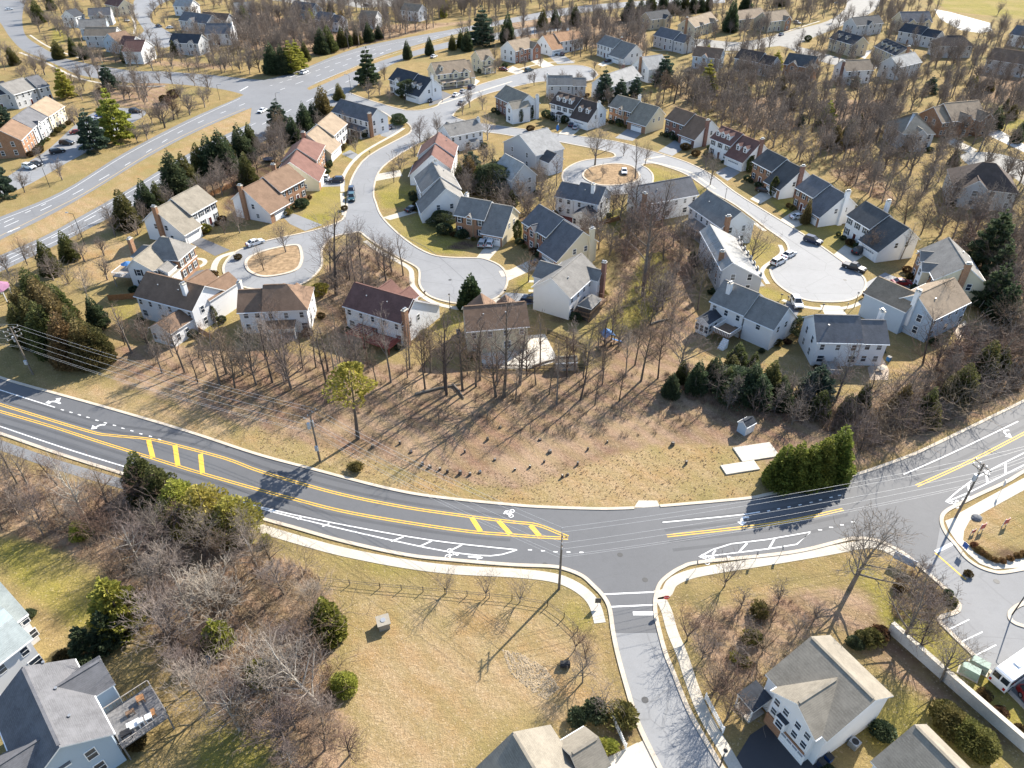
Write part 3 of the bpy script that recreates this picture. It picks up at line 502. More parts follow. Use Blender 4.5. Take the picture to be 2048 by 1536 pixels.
def bike(u, v, s=1.0, du=10, dv=1.5):
    a = Vector(P(u, v)); d = (Vector(P(u+du, v+dv))-a).normalized(); n = Vector((-d.y, d.x)); b = MB()
    def ring(x, y, r):
        pts = [(a+d*(x+r*math.cos(t))+n*(y+r*math.sin(t))) for t in np.linspace(0, 2*math.pi, 15)]; b.ribbon([(p.x, p.y) for p in pts], .13, .05)
    def seg(*q): b.ribbon([tuple(a+d*x+n*y) for x, y in q], .13, .052)
    ring(-.1, -.55*s, .36*s); ring(-.1, .55*s, .36*s); seg((-.1, -.55*s), (.5*s, -.1*s), (.5*s, .35*s), (-.1, .55*s)); seg((-.1, 0), (.6*s, -.15*s)); ring(1.1*s, .1*s, .17*s); seg((.85*s, .1*s), (.5*s, 0))
    tag(b.build('bike_symbol', WHT), kind='structure')
bike(899, 1108); bike(1412, 1119, 1, 10, -1.5); bike(1906, 1008, 1, 10, -5); bike(1022, 1027, .9, -10, -1.2)
b = MB(); q = lambda u, v: P(u, v)
for o in (0, 4): b.ribbon([P(1013+o, 1021.5), P(1007+o, 1025.5), P(1016+o, 1029)], .16, .05)
tag(b.build('sharrow_marking', WHT), kind='structure')
# highway paint
def dashes(px, L, gap, w, m, z=.030):
    p = smooth(PV(px), 12); acc = 0; seg = []; on = True; b = MB(); cur = [p[0]]
    for a, c in zip(p, p[1:]):
        d = math.hypot(c[0]-a[0], c[1]-a[1]); acc += d
        if on: cur.append(c)
        if acc > (L if on else gap):
            if on and len(cur) > 1: b.ribbon(cur, w, z)
            on = not on; acc = 0; cur = [c]
    tag(b.build('lane_dashes', m), kind='structure')
def lerpl(A, B, t):
    a = S(A, 4); c = S(list(reversed(B)), 4); n = 60; pa = [a[int(k*(len(a)-1)/n)] for k in range(n+1)]; pb = [c[int(k*(len(c)-1)/n)] for k in range(n+1)]
    return pa, pb
def wline(pts, w, m, z=.030): b = MB(); b.ribbon(pts, w, z); tag(b.build('edge_line', m), kind='structure')
wline(S([(-60,465),(0,441),(125,388),(250,311),(375,246),(480,197)]), .2, WHTF); wline(S([(-60,500),(0,472),(112,416),(185,377),(300,306),(400,255),(490,217)]), .2, marking('faded_yellow', (.62, .42, .14), .5))
wline(S([(-60,548),(0,518),(85,481),(160,441),(262,382),(337,337),(425,289),(512,246)]), .2, WHTF); wline(S([(-60,566),(0,535),(125,476),(207,435),(290,394)]), .2, WHTF)
wline(S([(630,166),(700,138),(762,115),(887,78),(987,55),(1124,34)]), .2, WHTF); wline(S([(570,155),(640,128),(687,112),(762,92),(887,68),(1000,48)]), .15, WHTF)
dashes([(-60,484),(0,458),(125,400),(250,331),(375,256),(490,207)], 3, 7, .2, WHT); dashes([(-60,476),(0,449),(112,398)], 1.6, 2.4, .2, WHT)
dashes([(-60,557),(0,527),(125,465),(262,392),(420,300),(512,255),(680,170),(800,120),(950,80)], 3, 7, .2, WHT)
dashes([(560,180),(650,146),(762,104),(887,71),(1000,50),(1124,26)], 3, 7, .2, WHT); dashes([(540,172),(640,139),(750,99)], 1.6, 2.4, .2, WHT)
for A in ((40, 455, -20, 8), (0, 447, -20, 8), (590, 151, -20, 7), (740, 97, -20, 6), (760, 108, 14, -6)): arrow(*A, 4)
wline([P(480, 182), P(496, 173)], .5, WHT); 

rr_ = np.random.default_rng(2); pol = PV([(1005,1300),(1040,1305),(1090,1335),(1118,1375),(1095,1400),(1060,1380),(1020,1345)]); aa = np.array(pol); V_, F_ = [], []
for _ in range(2600):
    x, y = rr_.uniform(aa[:, 0].min(), aa[:, 0].max()), rr_.uniform(aa[:, 1].min(), aa[:, 1].max())
    if not inpoly(np.array([x]), np.array([y]), pol)[0]: continue
    s = rr_.uniform(.05, .17); a0 = rr_.uniform(0, 3.14); o = len(V_)*1; c_, s_ = math.cos(a0)*s, math.sin(a0)*s; z_ = s*rr_.uniform(.5, .9)
    V_ += [(x+c_, y+s_, 0), (x-s_, y+c_, 0), (x-c_, y-s_, 0), (x+s_, y-c_, 0), (x+rr_.normal(0, s*.2), y+rr_.normal(0, s*.2), z_)]
    F_ += [(o, o+1, o+4), (o+1, o+2, o+4), (o+2, o+3, o+4), (o+3, o, o+4)]
tag(link('gravel', np_mesh('gravel', V_, F_, [flat('riprap_stone', (.31, .245, .165), .95, .1, .35, .8)])), kind='stuff')
BEDS = []
# ------------------------------------------------------------------ houses
_WM = {}
def win_mesh(w, h, kind):
    k = (round(w, 1), round(h, 1), kind)
    if k in _WM: return _WM[k]
    b = MB(); t = .09
    if kind == 'frame':
        b.box(-w/2-t, w/2+t, -.06, .03, -t, 0); b.box(-w/2-t, w/2+t, -.06, .03, h, h+t)
        b.box(-w/2-t, -w/2, -.06, .03, 0, h); b.box(w/2, w/2+t, -.06, .03, 0, h); b.box(-w/2, w/2, -.055, .025, h*.48, h*.48+.07)
        me = b.mesh('window', [TRIM])
    elif kind == 'pane': b.box(-w/2+.002, w/2-.002, -.03, .02, .002, h-.002); me = b.mesh('pane', [GLASS])
    else: b.box(-.21, .21, -.05, .03, -.04, h+.04); me = b.mesh('shutter', [kind_m[kind]])
    _WM[k] = me; return me
kind_m = {'shutter': SHUT, 'shutter_green': flat('green_shutter', (.03, .06, .05), .6), 'shutter_red': flat('red_shutter', (.14, .02, .02), .6)}
def window(root, x, y, z, rz, w=.95, h=1.5, shut=None):
    o = link('window', win_mesh(w, h, 'frame'), root, (x, y, z), rz); link('pane', win_mesh(w, h, 'pane'), o)
    if shut:
        for s in (-1, 1): link('shutter', win_mesh(w, h, shut), o, (s*(w/2+.32), 0, 0))
    return o
RZ = {'n': 0, 'r': R(90), 'f': R(180), 'l': R(-90)}
_DM = {}
def garage_door(root, x, y, rz, w, m=None):
    k = round(w, 1)
    if k not in _DM:
        b = MB(); b.box(-w/2, w/2, -.05, .03, 0.03, 2.2)
        for i in range(4):
            for j in range(int(w/.75)):
                xa = -w/2+.12+j*(w-.24)/int(w/.75); b.box(xa, xa+(w-.24)/int(w/.75)-.12, -.075, -.04, .12+i*.52, .5+i*.52, 1 if i == 3 else 0)
        _DM[k] = b.mesh('garage_door', [TRIM, flat('garage_glazing', (.2, .22, .25), .3)])
    return link('garage_door', _DM[k], root, (x, y, 0), rz)
def door(root, x, y, rz, m=None):
    b = MB(); b.box(-.5, .5, -.06, .03, .2, 2.25); b.box(-.68, -.52, -.08, .03, .15, 2.4, 1); b.box(.52, .68, -.08, .03, .15, 2.4, 1); b.box(-.68, .68, -.08, .03, 2.27, 2.45, 1); b.box(-.9, .9, -1.1, .0, .0, .16, 2)
    o = b.build('front_door', [m or DOORM, TRIM, CONC], root, (x, y, 0), rz)
    k = MB(); k.box(.3, .4, -.12, -.055, 1.1, 1.2); k.build('handle', METAL, o); return o
def gx(root, x0, x1, y0, y1, zn, zf, yr, zr, wm, fm, rm, o=.35, name='roof', ft=None, z0=0.0):
    """gabled block, ridge along x"""
    sn = (zr-zn)/(yr-y0); sf = (zr-zf)/(y1-yr); t = .2; b = MB()
    a0, a1, c0, c1 = x0+o, x1-o, y0+o, y1-o; hn = zn+sn*o-t; hf = zf+sf*o-t; hr = zr-t
    b.face([(a0, c0, z0), (a1, c0, z0), (a1, c0, hn), (a0, c0, hn)], 1); b.face([(a1, c1, z0), (a0, c1, z0), (a0, c1, hf), (a1, c1, hf)], 0)
    b.face([(a1, c0, z0), (a1, c1, z0), (a1, c1, hf), (a1, yr, hr), (a1, c0, hn)], 0); b.face([(a0, c1, z0), (a0, c0, z0), (a0, c0, hn), (a0, yr, hr), (a0, c1, hf)], 0)
    w = b.build('wall', [wm, fm], root)
    r = MB(); r.slab([(x0, y0, zn), (x1, y0, zn), (x1, yr, zr), (x0, yr, zr)], t); r.slab([(x0, yr, zr), (x1, yr, zr), (x1, y1, zf), (x0, y1, zf)], t)
    r.box(x0+.3, x1-.3, yr-.16, yr+.16, zr-.12, zr+.035, 0, taper=.0)
    ro = r.build(name, [rm, TRIM], root)
    for yy, zz in ((y0, zn), (y1, zf)):
        g = MB(); g.box(x0+.05, x1-.05, yy-.11 if yy == y0 else yy+.003, yy-.003 if yy == y0 else yy+.11, zz-.2, zz-.06); g.build('gutter', TRIM, ro)
    return w, ro
def gy(root, x0, x1, y0, y1, zl, zr_, xr, zr, wm, fm, rm, o=.3, name='roof', z0=0.0, gutter=True):
    """gabled block, ridge along y; near gable wall uses fm"""
    sl = (zr-zl)/(xr-x0); s2 = (zr-zr_)/(x1-xr); t = .2; b = MB()
    a0, a1, c0, c1 = x0+o, x1-o, y0+o, y1-o; hl = zl+sl*o-t; h2 = zr_+s2*o-t; hr = zr-t
    b.face([(a0, c0, z0), (a1, c0, z0), (a1, c0, h2), (xr, c0, hr), (a0, c0, hl)], 1); b.face([(a1, c1, z0), (a0, c1, z0), (a0, c1, hl), (xr, c1, hr), (a1, c1, h2)], 0)
    b.face([(a1, c0, z0), (a1, c1, z0), (a1, c1, h2), (a1, c0, h2)], 0); b.face([(a0, c1, z0), (a0, c0, z0), (a0, c0, hl), (a0, c1, hl)], 0)
    w = b.build('wall', [wm, fm], root)
    r = MB(); r.slab([(x0, y0, zl), (xr, y0, zr), (xr, y1, zr), (x0, y1, zl)], t); r.slab([(xr, y0, zr), (x1, y0, zr_), (x1, y1, zr_), (xr, y1, zr)], t)
    r.box(xr-.16, xr+.16, y0+.25, y1-.25, zr-.12, zr+.035, 0)
    return w, r.build(name, [rm, TRIM], root)
def hip(root, x0, x1, y0, y1, ze, zr, wm, fm, rm, hl=True, hr=True, o=.35):
    yr = (y0+y1)/2; k = (y1-y0)/2*.9; xa = x0+(k if hl else 0); xb = x1-(k if hr else 0); t = .2; b = MB()
    a0, a1, c0, c1 = x0+o, x1-o, y0+o, y1-o; h = ze-.02; s = (zr-ze)/(yr-y0)
    hh = ze+s*o-t
    b.face([(a0, c0, 0), (a1, c0, 0), (a1, c0, h), (a0, c0, h)], 1); b.face([(a1, c1, 0), (a0, c1, 0), (a0, c1, h), (a1, c1, h)], 0)
    for xx, flip, hp in ((a1, False, hr), (a0, True, hl)):
        p = [(xx, c0, 0), (xx, c1, 0), (xx, c1, h), (xx, c0, h)]
        if not hp: p = [(xx, c0, 0), (xx, c1, 0), (xx, c1, h), (xx, yr, zr-t), (xx, c0, h)]
        b.face(list(reversed(p)) if flip else p, 0)
    w = b.build('wall', [wm, fm], root)
    r = MB(); r.slab([(x0, y0, ze), (x1, y0, ze), (xb, yr, zr), (xa, yr, zr)], t); r.slab([(xa, yr, zr), (xb, yr, zr), (x1, y1, ze), (x0, y1, ze)], t)
    if hl: r.slab([(x0, y1, ze), (x0, y0, ze), (xa, yr, zr)], t)
    if hr: r.slab([(x1, y0, ze), (x1, y1, ze), (xb, yr, zr)], t)
    r.box(xa+.2, xb-.2, yr-.16, yr+.16, zr-.12, zr+.035, 0)
    return w, r.build('roof', [rm, TRIM], root)
def chimney(root, x, y, z1, m, sx=.85, sy=1.5, z0=0.0):
    b = MB(); b.box(x-sx/2, x+sx/2, y-sy/2, y+sy/2, z0, z1); o = b.build('chimney', m, root)
    c = MB(); c.box(x-sx/2-.08, x+sx/2+.08, y-sy/2-.08, y+sy/2+.08, z1, z1+.14); c.box(x-.2, x+.2, y-.45, y-.05, z1+.14, z1+.5, 1); c.box(x-.2, x+.2, y+.1, y+.5, z1+.14, z1+.45, 1); c.build('chimney_cap', [CONCB, METAL], o)
def dormer(root, x, yf, z, w, h, slope, wm, rm, shut=None):
    """gabled dormer on a near slope: front face at y=yf where roof height is z; goes back until it meets the roof"""
    zr = z+h+w*.42; b = MB(); yb = yf+(zr-z)/slope; ye = yf+h/slope
    b.face([(x-w/2, yf, z-.3), (x+w/2, yf, z-.3), (x+w/2, yf, z+h), (x, yf, zr), (x-w/2, yf, z+h)]); b.face([(x+w/2, yf, z-.3), (x+w/2, ye, z+h-.1), (x+w/2, yf, z+h)]); b.face([(x-w/2, yf, z-.3), (x-w/2, yf, z+h), (x-w/2, ye, z+h-.1)])
    d = b.build('dormer', wm, root); r = MB(); e = .16
    r.slab([(x-w/2-e, yf-.2, z+h-e*.8), (x, yf-.2, zr+.06), (x, yb, zr+.06), (x-w/2-e, ye, z+h-e*.8)], .12); r.slab([(x, yf-.2, zr+.06), (x+w/2+e, yf-.2, z+h-e*.8), (x+w/2+e, ye, z+h-e*.8), (x, yb, zr+.06)], .12)
    r.build('dormer_roof', [rm, TRIM], d); window(d, x, yf-.005, z+.15, 0, min(.8, w*.55), h*.8)
def row(root, xs, y, zs, rz, shut=None, w=.95, h=1.5, axis='x'):
    for z in zs:
        for x in xs:
            p = (x, y) if axis == 'x' else (y, x); window(root, p[0], p[1], z, rz, w, h, shut)
def vent(root, x, y, z):
    b = MB(); b.tube((x, y, z-.3), (x, y, z+.35), .09, .09, 7); b.tube((x, y, z+.3), (x, y, z+.42), .17, .17, 7); b.build('roof_vent', METAL, root)
def house(label, short, p1, p2, D, e=5.6, rm='grey', wm=WHITE, fm=None, rise=None, W=None, cross=(), dorm=(), wdorm=(), ch=(), sun=None, shut='shutter', front='n', main='gx', far=(), det=2, name='house', hipL=True, hipR=True, B2=None, xr=.5, asym=None, pent=None, skip=(), vents=1, dz=None, doorm=None, cat='house', group=None, extra=None, faredge=False):
    a = Vector(P(*p1, e)); c = Vector(P(*p2, e)); L = (c-a).length; ang = math.atan2(c.y-a.y, c.x-a.x)
    if faredge: a = a-Vector((-math.sin(ang), math.cos(ang)))*D; c = c-Vector((-math.sin(ang), math.cos(ang)))*D
    root = empty(name, (a.x, a.y, 0), ang); tag(root, label, cat, group); root['short'] = short
    rmm = ROOF[rm]; fm = fm or wm; rise = rise or D/2*.72; zr = e+rise; yr = D/2; o = .35
    w0 = L; xmin = 0; xmax = L
    shut_n = shut if det >= 2 else None
    if main == 'gx':
        yr_ = asym[0] if asym else yr; zf = asym[1] if asym else e
        gx(root, 0, L, 0, D, e, zf, yr_, zr, wm, fm, rmm)
    elif main == 'gy': gy(root, 0, L, 0, D, e, (asym or e), L*xr, (e+L*xr*.72 if rise is None else zr), wm, fm, rmm)
    else: hip(root, 0, L, 0, D, e, zr, wm, fm, rmm, hipL, hipR)
    slope = rise/yr if main != 'gy' else .7
    rows = [1.0, 3.75] if e > 4.5 else [1.0]
    if e > 7.5: rows = [1.2, 3.9, 6.5]
    # near wall windows
    nb = max(2, int(L/2.6)) if det >= 1 else max(2, int(L/3.6)); xs = [L*(k+.5)/nb for k in range(nb)]
    md = nb//2
    if 'n' not in skip and main != 'gy':
        if front == 'n':
            row(root, xs, o, rows[1:], 0, shut_n); row(root, [x for k, x in enumerate(xs) if k != md], o, rows[:1], 0, shut_n); door(root, xs[md], o, 0, doorm)
        else:
            row(root, xs, o, rows[1:], 0, None, .85, 1.25); row(root, [x+.3 for k, x in enumerate(xs) if k % 2 == 0], o, rows[:1], 0, None, 1.3, 1.4)
    if main == 'gy' and 'n' not in skip: row(root, [L*.28, L*.72], o-.05, rows, 0, shut_n)
    if 'r' not in skip: row(root, [D*.3, D*.68], L-o, rows, R(90), None, axis='y')
    if 'l' not in skip: row(root, [D*.3, D*.68], o, rows, R(-90), None, axis='y')
    if det >= 2 and 'f' not in skip: row(root, xs, D-o, rows, R(180), None)
    if W:
        side, fr, pj = W[:3]; ff = len(W) > 3 and W[3] == 'far'; low = W[4] if len(W) > 4 else .45
        w = fr*L; X0, X1 = ((-w, o+.04) if side == 'L' else (L-o-.04, L+w)); zw = zr-low
        if side == 'L': xmin = -w
        else: xmax = L+w
        if not ff: gx(root, X0, X1, -pj, D-.25, 2.9, e-.5, yr, zw, wm, fm, rmm, name='garage_roof')
        else: gx(root, X0, X1, .25, D+pj, e-.5, 2.9, yr, zw, wm, fm, rmm, name='garage_roof')
        mid = ((X0+o) + (X1-(o if side == 'R' else .4)))/2 if side == 'L' else (L + X1-o)/2
        if not ff:
            gw = min(4.9, abs(w)-1.4)
            if gw > 2: garage_door(root, mid, -pj+o, 0, gw)
            sw = (zw-2.9)/(yr+pj)
            for fx in wdorm: yy = -pj+2.6; dormer(root, X0+(X1-X0)*fx, yy, 2.9+sw*2.6, 1.5, 1.5, sw, wm, rmm)
        else:
            gw = min(4.9, abs(w)-1.4)
            if gw > 2: garage_door(root, mid, D+pj-o, R(180), gw)
            row(root, [mid], .25+o, [3.6], 0, None, .9, 1.2)
        if side == 'R' and 'wr' not in skip: row(root, [D*.3, D*.62], X1-o, [3.4], R(90), None, .9, 1.3, axis='y')
        if side == 'L' and 'wl' not in skip: row(root, [D*.3, D*.62], X0+o, [3.4], R(-90), None, .9, 1.3, axis='y'); row(root, [D*.2], X0+o, [.9], R(-90), None, .9, 1.2, axis='y')
    if B2:
        side, fr = B2[:2]; w = fr*L; X0, X1 = ((-w, o+.04) if side == 'L' else (L-o-.04, L+w)); dl = B2[2] if len(B2) > 2 else .5
        gx(root, X0, X1, dl, D-dl, e-.35, e-.35, yr, zr-.9, wm, fm, rmm, name='wing_roof')
        if side == 'L': xmin = min(xmin, -w)
        else: xmax = max(xmax, L+w)
        for k in (.3, .7): row(root, [X0+(X1-X0)*k], dl+o, rows, 0, None, .9, 1.3)
        row(root, [D*.35, D*.65], (X1-o if side == 'R' else X0+o), rows[1:], RZ['r' if side == 'R' else 'l'], None, axis='y')
    for cr in cross:
        xc, wd, pj = cr[:3]; cm = cr[3] if len(cr) > 3 else fm; zc = e-.12; rs = wd/2*.8
        gy(root, xc*L-wd/2, xc*L+wd/2, -pj, yr, zc, zc, xc*L, min(zc+rs, zr-.1), wm, cm, rmm, name='cross_gable_roof'); row(root, [xc*L], -pj+.3-.004, rows[1:]+([.9] if xc != .5 else []), 0, None, 1.3, 1.5)
    for cr in far:
        xc, wd, pj = cr[:3]; zc = e-.12
        gy(root, xc*L-wd/2, xc*L+wd/2, yr, D+pj, zc, zc, xc*L, min(zc+wd/2*.8, zr-.1), wm, wm, rmm, name='cross_gable_roof')
    for fx in dorm: dormer(root, L*fx, 1.5, e+slope*1.5, 1.5, 1.45, slope, wm, rmm)
    for cdef in ch:
        pos, m = cdef[0], cdef[1]
        if pos == 'R': chimney(root, xmax-o+.38, D*.5 if len(cdef) < 3 else D*cdef[2], zr+.55-abs((.5 if len(cdef) < 3 else cdef[2])-.5)*D*.35, m, .75, 1.25)
        elif pos == 'L': chimney(root, xmin+o-.38, D*.5 if len(cdef) < 3 else D*cdef[2], zr+.55-abs((.5 if len(cdef) < 3 else cdef[2])-.5)*D*.35, m, .75, 1.25)
        else: chimney(root, pos[0]*L, pos[1]*D, zr+.7 if 0 <= pos[1] <= 1 else zr+.2, m, .9, .9, z0=2.0 if 0 <= pos[1] <= 1 else 0)
    if sun:
        f0, f1, ln, hh = sun[:4]; sr = ROOF[sun[4]] if len(sun) > 4 else rmm
        gy(root, L*f0, L*f1, -ln, 1.0, hh, hh, L*(f0+f1)/2, hh+L*(f1-f0)/2*.55, wm, wm, sr, name='sunroom_roof')
        n = 3
        row(root, [L*f0+(L*(f1-f0))*(k+.5)/n for k in range(n)], -ln+.296, [.8], 0, None, .8, 1.5); row(root, [-ln*.3, -ln*.7], L*f1-.3, [.8], R(90), None, .9, 1.5, axis='y'); row(root, [-ln*.3, -ln*.7], L*f0+.3, [.8], R(-90), None, .9, 1.5, axis='y')
    if pent:
        f0, f1, d = pent[:3]; b = MB(); b.slab([(L*f0, -d, 2.75), (L*f1, -d, 2.75), (L*f1, o, 3.3), (L*f0, o, 3.3)], .15); r = b.build('porch_roof', [rmm, TRIM], root)
        for k in range(3): xx = L*f0+.2+(L*(f1-f0)-.4)*k/2; q = MB(); q.box(xx-.1, xx+.1, -d+.1, -d+.3, .1, 2.65); q.build('porch_post', TRIM, r)
        q = MB(); q.box(L*f0, L*f1, -d, o-.02, .0, .2); q.build('porch_floor', WOODG, root)
    for k in range(vents):
        if main == 'gx': vent(root, L*(.3+.35*k), D*.72 if front == 'n' else D*.3, zr-slope*D*.22+.02)
    if extra: extra(root, L, D, zr)
    ca, sa = math.cos(ang), math.sin(ang)
    T = lambda x, y: (a.x+x*ca-y*sa, a.y+x*sa+y*ca)
    FOOT.append([T(xmin-.5, -2.2), T(xmax+.5, -2.2), T(xmax+.5, D+1.2), T(xmin-.5, D+1.2)])
    if det >= 1 and front == 'n' and main != 'gy': BEDS.append((short, [T(L*(.08+.84*k/4)+.3*((k*7) % 3-1), -1.0-.25*(k % 2)) for k in range(5) if k != 2]))
    else: BEDS.append((short, [T(xmin+1.0, -1.1), T(xmax-.8, -1.1), T(xmax+1.0, D*.6)]))
    m = T((xmin+xmax)/2, D/2); LAND.append((m[0], m[1], short))
    return root
H = house
# --- west row, between the highway and the first loop
def deck(root, x0, x1, y0, y1, z, m=None, rail=None, name='deck'):
    b = MB(); b.box(x0, x1, y0, y1, z-.18, z); d = b.build(name, m or WOOD, root); rm = rail or TRIM
    for xx in (x0+.1, x1-.1):
        for yy in (y0+.1, y1-.1): q = MB(); q.box(xx-.08, xx+.08, yy-.08, yy+.08, 0, z-.18); q.build('deck_post', m or WOOD, d)
    q = MB()
    for (xa, ya, xb, yb) in ((x0, y0, x1, y0), (x1, y0, x1, y1), (x0, y1, x0, y0)):
        n = max(2, int(math.hypot(xb-xa, yb-ya)/.35))
        for k in range(n+1): xx = xa+(xb-xa)*k/n; yy = ya+(yb-ya)*k/n; q.box(xx-.025, xx+.025, yy-.025, yy+.025, z, z+.95)
        q.box(min(xa, xb)-.05, max(xa, xb)+.05, min(ya, yb)-.05, max(ya, yb)+.05, z+.95, z+1.03)
    q.build('railing', rm, d); return d
def steps(root, x, y, z, m=None, n=6, w=1.3):
    b = MB()
    for k in range(n): b.box(x-w/2, x+w/2, y-.28*(k+1), y-.28*k, 0, z*(n-k)/(n+1))
    b.build('step', m or TRIM, root)
def ex_c26(root, L, D, zr):
    deck(root, -4.8, .2, .8, 6.2, 2.7, WOODG, TRIM)
    hip(root, .6, L+.25, 5.2, 13.2, 5.6, 9.4, BRICKT, BRICKT, ROOF['grey'], hl=True, hr=True); hip(root, -3.2, 2.0, 6.6, 11.6, 5.0, 7.0, WHITE, WHITE, ROOF['grey'], hr=False)
    chimney(root, -3.4, 8.6, 8.6, BRICKT, .8, 1.2); row(root, [6.6, 9.0, 11.4], L-.1, [.9, 3.6], R(90), 'shutter', axis='y'); gy(root, L*.55, L-.2, .9, 5.0, 4.6, 4.6, L*.77, 5.6, WHITE, WHITE, ROOF['grey'])
    x, y = -2.4, 3.6; global UMB; m = Matrix.Translation(root.location) @ Matrix.Rotation(root.rotation_euler.z, 4, 'Z'); UMB = m @ Vector((x, y, 2.7))
H('white house with grey hipped roofs, tall brick chimney and rear deck with umbrella', 'grey hip-roofed house by the loop', (251,536), (331,542), 13, rm='greytan', main='gy', xr=.25, rise=2.3, asym=3.3, extra=ex_c26, fm=WHITE, skip=('r',))
H('white colonial with brown roof, black shutters and brick chimney beside the highway trees', 'black-shuttered white house under brown roof', (382,430), (434,401), 10.5, rm='greytan', W=('L', .62, 2.4), ch=[('L', BRICKT, .45)], shut='shutter')
H('brick-fronted house with brown roof, pale side wall and broad brick chimney', 'brown-roofed brick-front house', (561,385), (611,358), 10.5, rm='brown', fm=BRICKT, W=('L', .75, 2.6), ch=[('L', BRICKT, .55)])
H('cream-sided house with red-brown hip roof, brick front and parked cars beside it', 'red-brown hip-roofed brick house', (634,322), (651,290), 11, rm='redbrown', wm=CREAM, fm=BRICKT, W=('L', .7, 2.2), ch=[('L', BRICKT, .95)], main='hip', hipL=False)
H('cream-sided house with tan roof, white shuttered front and small brick chimney', 'tan-roofed cream house', (668,272), (695,247), 10.5, rm='tan', wm=CREAM, fm=WHITE, W=('L', .7, 2.2), ch=[('L', BRICK, .6)])
H('large white house with charcoal roof, brick chimney on its gable and brick lower front', 'charcoal-roofed house at the street entrance', (662,223), (736,244), 10, rm='slate', ch=[('R', BRICKT, .1)], pent=(.35, .95, 3.2), det=1)
H('big white house with navy roof, twin dormers and bright white gable end', 'navy-roofed twin-dormer white house', (776,158), (818,170), 10.5, rm='navy', W=('R', .65, 2.5), wdorm=(.3, .65), fm=WHITE, cross=[(.45, 4.2, .5)], ch=[((1.62, .5), WHITE)])
H('tan house with brown roof, front gable, dormers and white garage doors', 'tan gabled house with white garage', (872,150), (942,142), 11, rm='tan', wm=CREAM, cross=[(.55, 3.4, .6), (.85, 3.4, .8)], W=('R', .12, .5), pent=(.1, .9, 3.0), det=1, dorm=(.2,))
H('cream house with dark front gable and small pillared porch', 'cream house with small porch', (962,122), (990,118), 10, rm='tan', wm=CREAM, cross=[(.55, 5.0, .7)], pent=(.1, .9, 2.2), det=1)
H('brick and white house with grey roof, twin front gables and pale double garage', 'twin-gabled brick house on the upper circle', (1031,103), (1072,94), 11, rm='tan', fm=BRICK, cross=[(.3, 3, .5, BRICK), (.95, 6.5, 1.6, BRICK)], det=1)
H('white house with orange-brown roofs, green shutters and dark garage', 'orange-roofed white house', (1120,84), (1156,78), 10, rm='orange', W=('L', .6, 2.6), B2=('R', .4), ch=[((.8, .55), WHITE)], shut='shutter_green', det=1)
H('white house with grey-green roof, black shutters and red-brick roof chimney', 'grey-roofed house with rooftop brick chimney', (1193,87), (1226,97), 10, rm='grey', W=('R', .85, 2.4), ch=[((.95, .55), BRICK)], det=1)
H('white gabled house with pale roof and tall brown chimney on the upper circle', 'white gable with tall brown chimney', (1262,128), (1298,140), 12, rm='silver', main='gy', rise=4.2, ch=[((.55, -.04), BRICKT)], det=1)
H('pale-walled house with grey roof and bay of rear windows below the upper circle', 'pale grey-roofed house under the upper circle', (1222,174), (1284,152), 10, rm='silver', front='f', ch=[((.85, .75), BRICKD)], det=1)
H('long grey house with grey roof backing onto the three-dormer house', 'long grey house behind the three-dormer house', (1096,171), (1146,171), 8.5, rm='grey', wm=GREYS, front='f', B2=('R', .55), ch=[('L', WHITE, .6)], det=1)
H('white house with dark brown roof, three arched dormers and lower twin-dormer garage', 'three-dormer dark-roofed white house', (1099,206), (1147,219), 9.5, rm='darkbrown', W=('R', .72, 1.8), dorm=(.25, .5, .75), wdorm=(.32, .7), ch=[('R', WHITE, .4)], pent=(.35, .6, 1.4))
H('brick-fronted house with grey-brown roof, small centre gable and double garage', 'brick house with double garage', (1216,212), (1262,225), 9.5, rm='greytan', fm=BRICKT, W=('R', .78, 1.8), cross=[(.55, 3.0, .4, BRICKT)], ch=[((.75, .8), WHITE)], wm=CREAM)
H('dark brick house with brown roof, white gable end and tall corner chimney', 'dark brick brown-roofed house', (1329,237), (1368,251), 9.5, rm='brown', fm=BRICKD, W=('R', .8, 2.2), ch=[('R', BRICKD, .3)])
H('white house with brown roof, three dormers over shutters and two over the garage', 'brown-roofed dormer house', (1419,276), (1461,293), 9.5, rm='redbrown', W=('R', .82, 1.9), dorm=(.2, .45, .7), wdorm=(.35, .72), ch=[('R', BRICKD, .5)])
H('tan brick house with dark roof, many shutters and chimney at its wooded end', 'tan brick dark-roofed house', (1504,323), (1543,344), 9.5, rm='dark', fm=BRICKT, W=('R', .78, 2.0), ch=[('R', BRICKD, .45)])
H('brick house with charcoal roof and white gable, cone-shaped evergreen at its garage', 'charcoal-roofed house with cone evergreen', (1590,375), (1626,396), 9.5, rm='slate', fm=BRICKT, W=('R', .85, 2.2), ch=[('R', WHITE, .5)])
H('white house with black shutters and charcoal roof above the sunny circle', 'black-shuttered house above the sunny circle', (1692,430), (1739,459), 9.5, rm='dark', W=('R', .78, 2.2), ch=[((.35, .95), WHITE)])
H('cream-gabled house with charcoal roof and brick chimney beside dark pines', 'cream-gabled house beside the dark pines', (1836,500), (1868,560), 11, rm='grey', wm=CREAM, fm=BRICKT, cross=[(.25, 4.2, .8, BRICKT), (.62, 3.6, 1.6, WHITE)], ch=[('R', BRICKT, .5)])
H('grey-blue house with tan roof facing the sunny circle, patio table behind', 'tan-roofed grey-blue house', (1868,641), (1943,604), 10, rm='tan', wm=BLUES, front='f', B2=None, far=[(.15, 7.5, 5)], ch=[((.02, .5), WHITE)])
def ex_c14(root, L, D, zr):
    deck(root, L*.25, L*.5, -4.2, .2, 1.2, WOODG, WOODG)
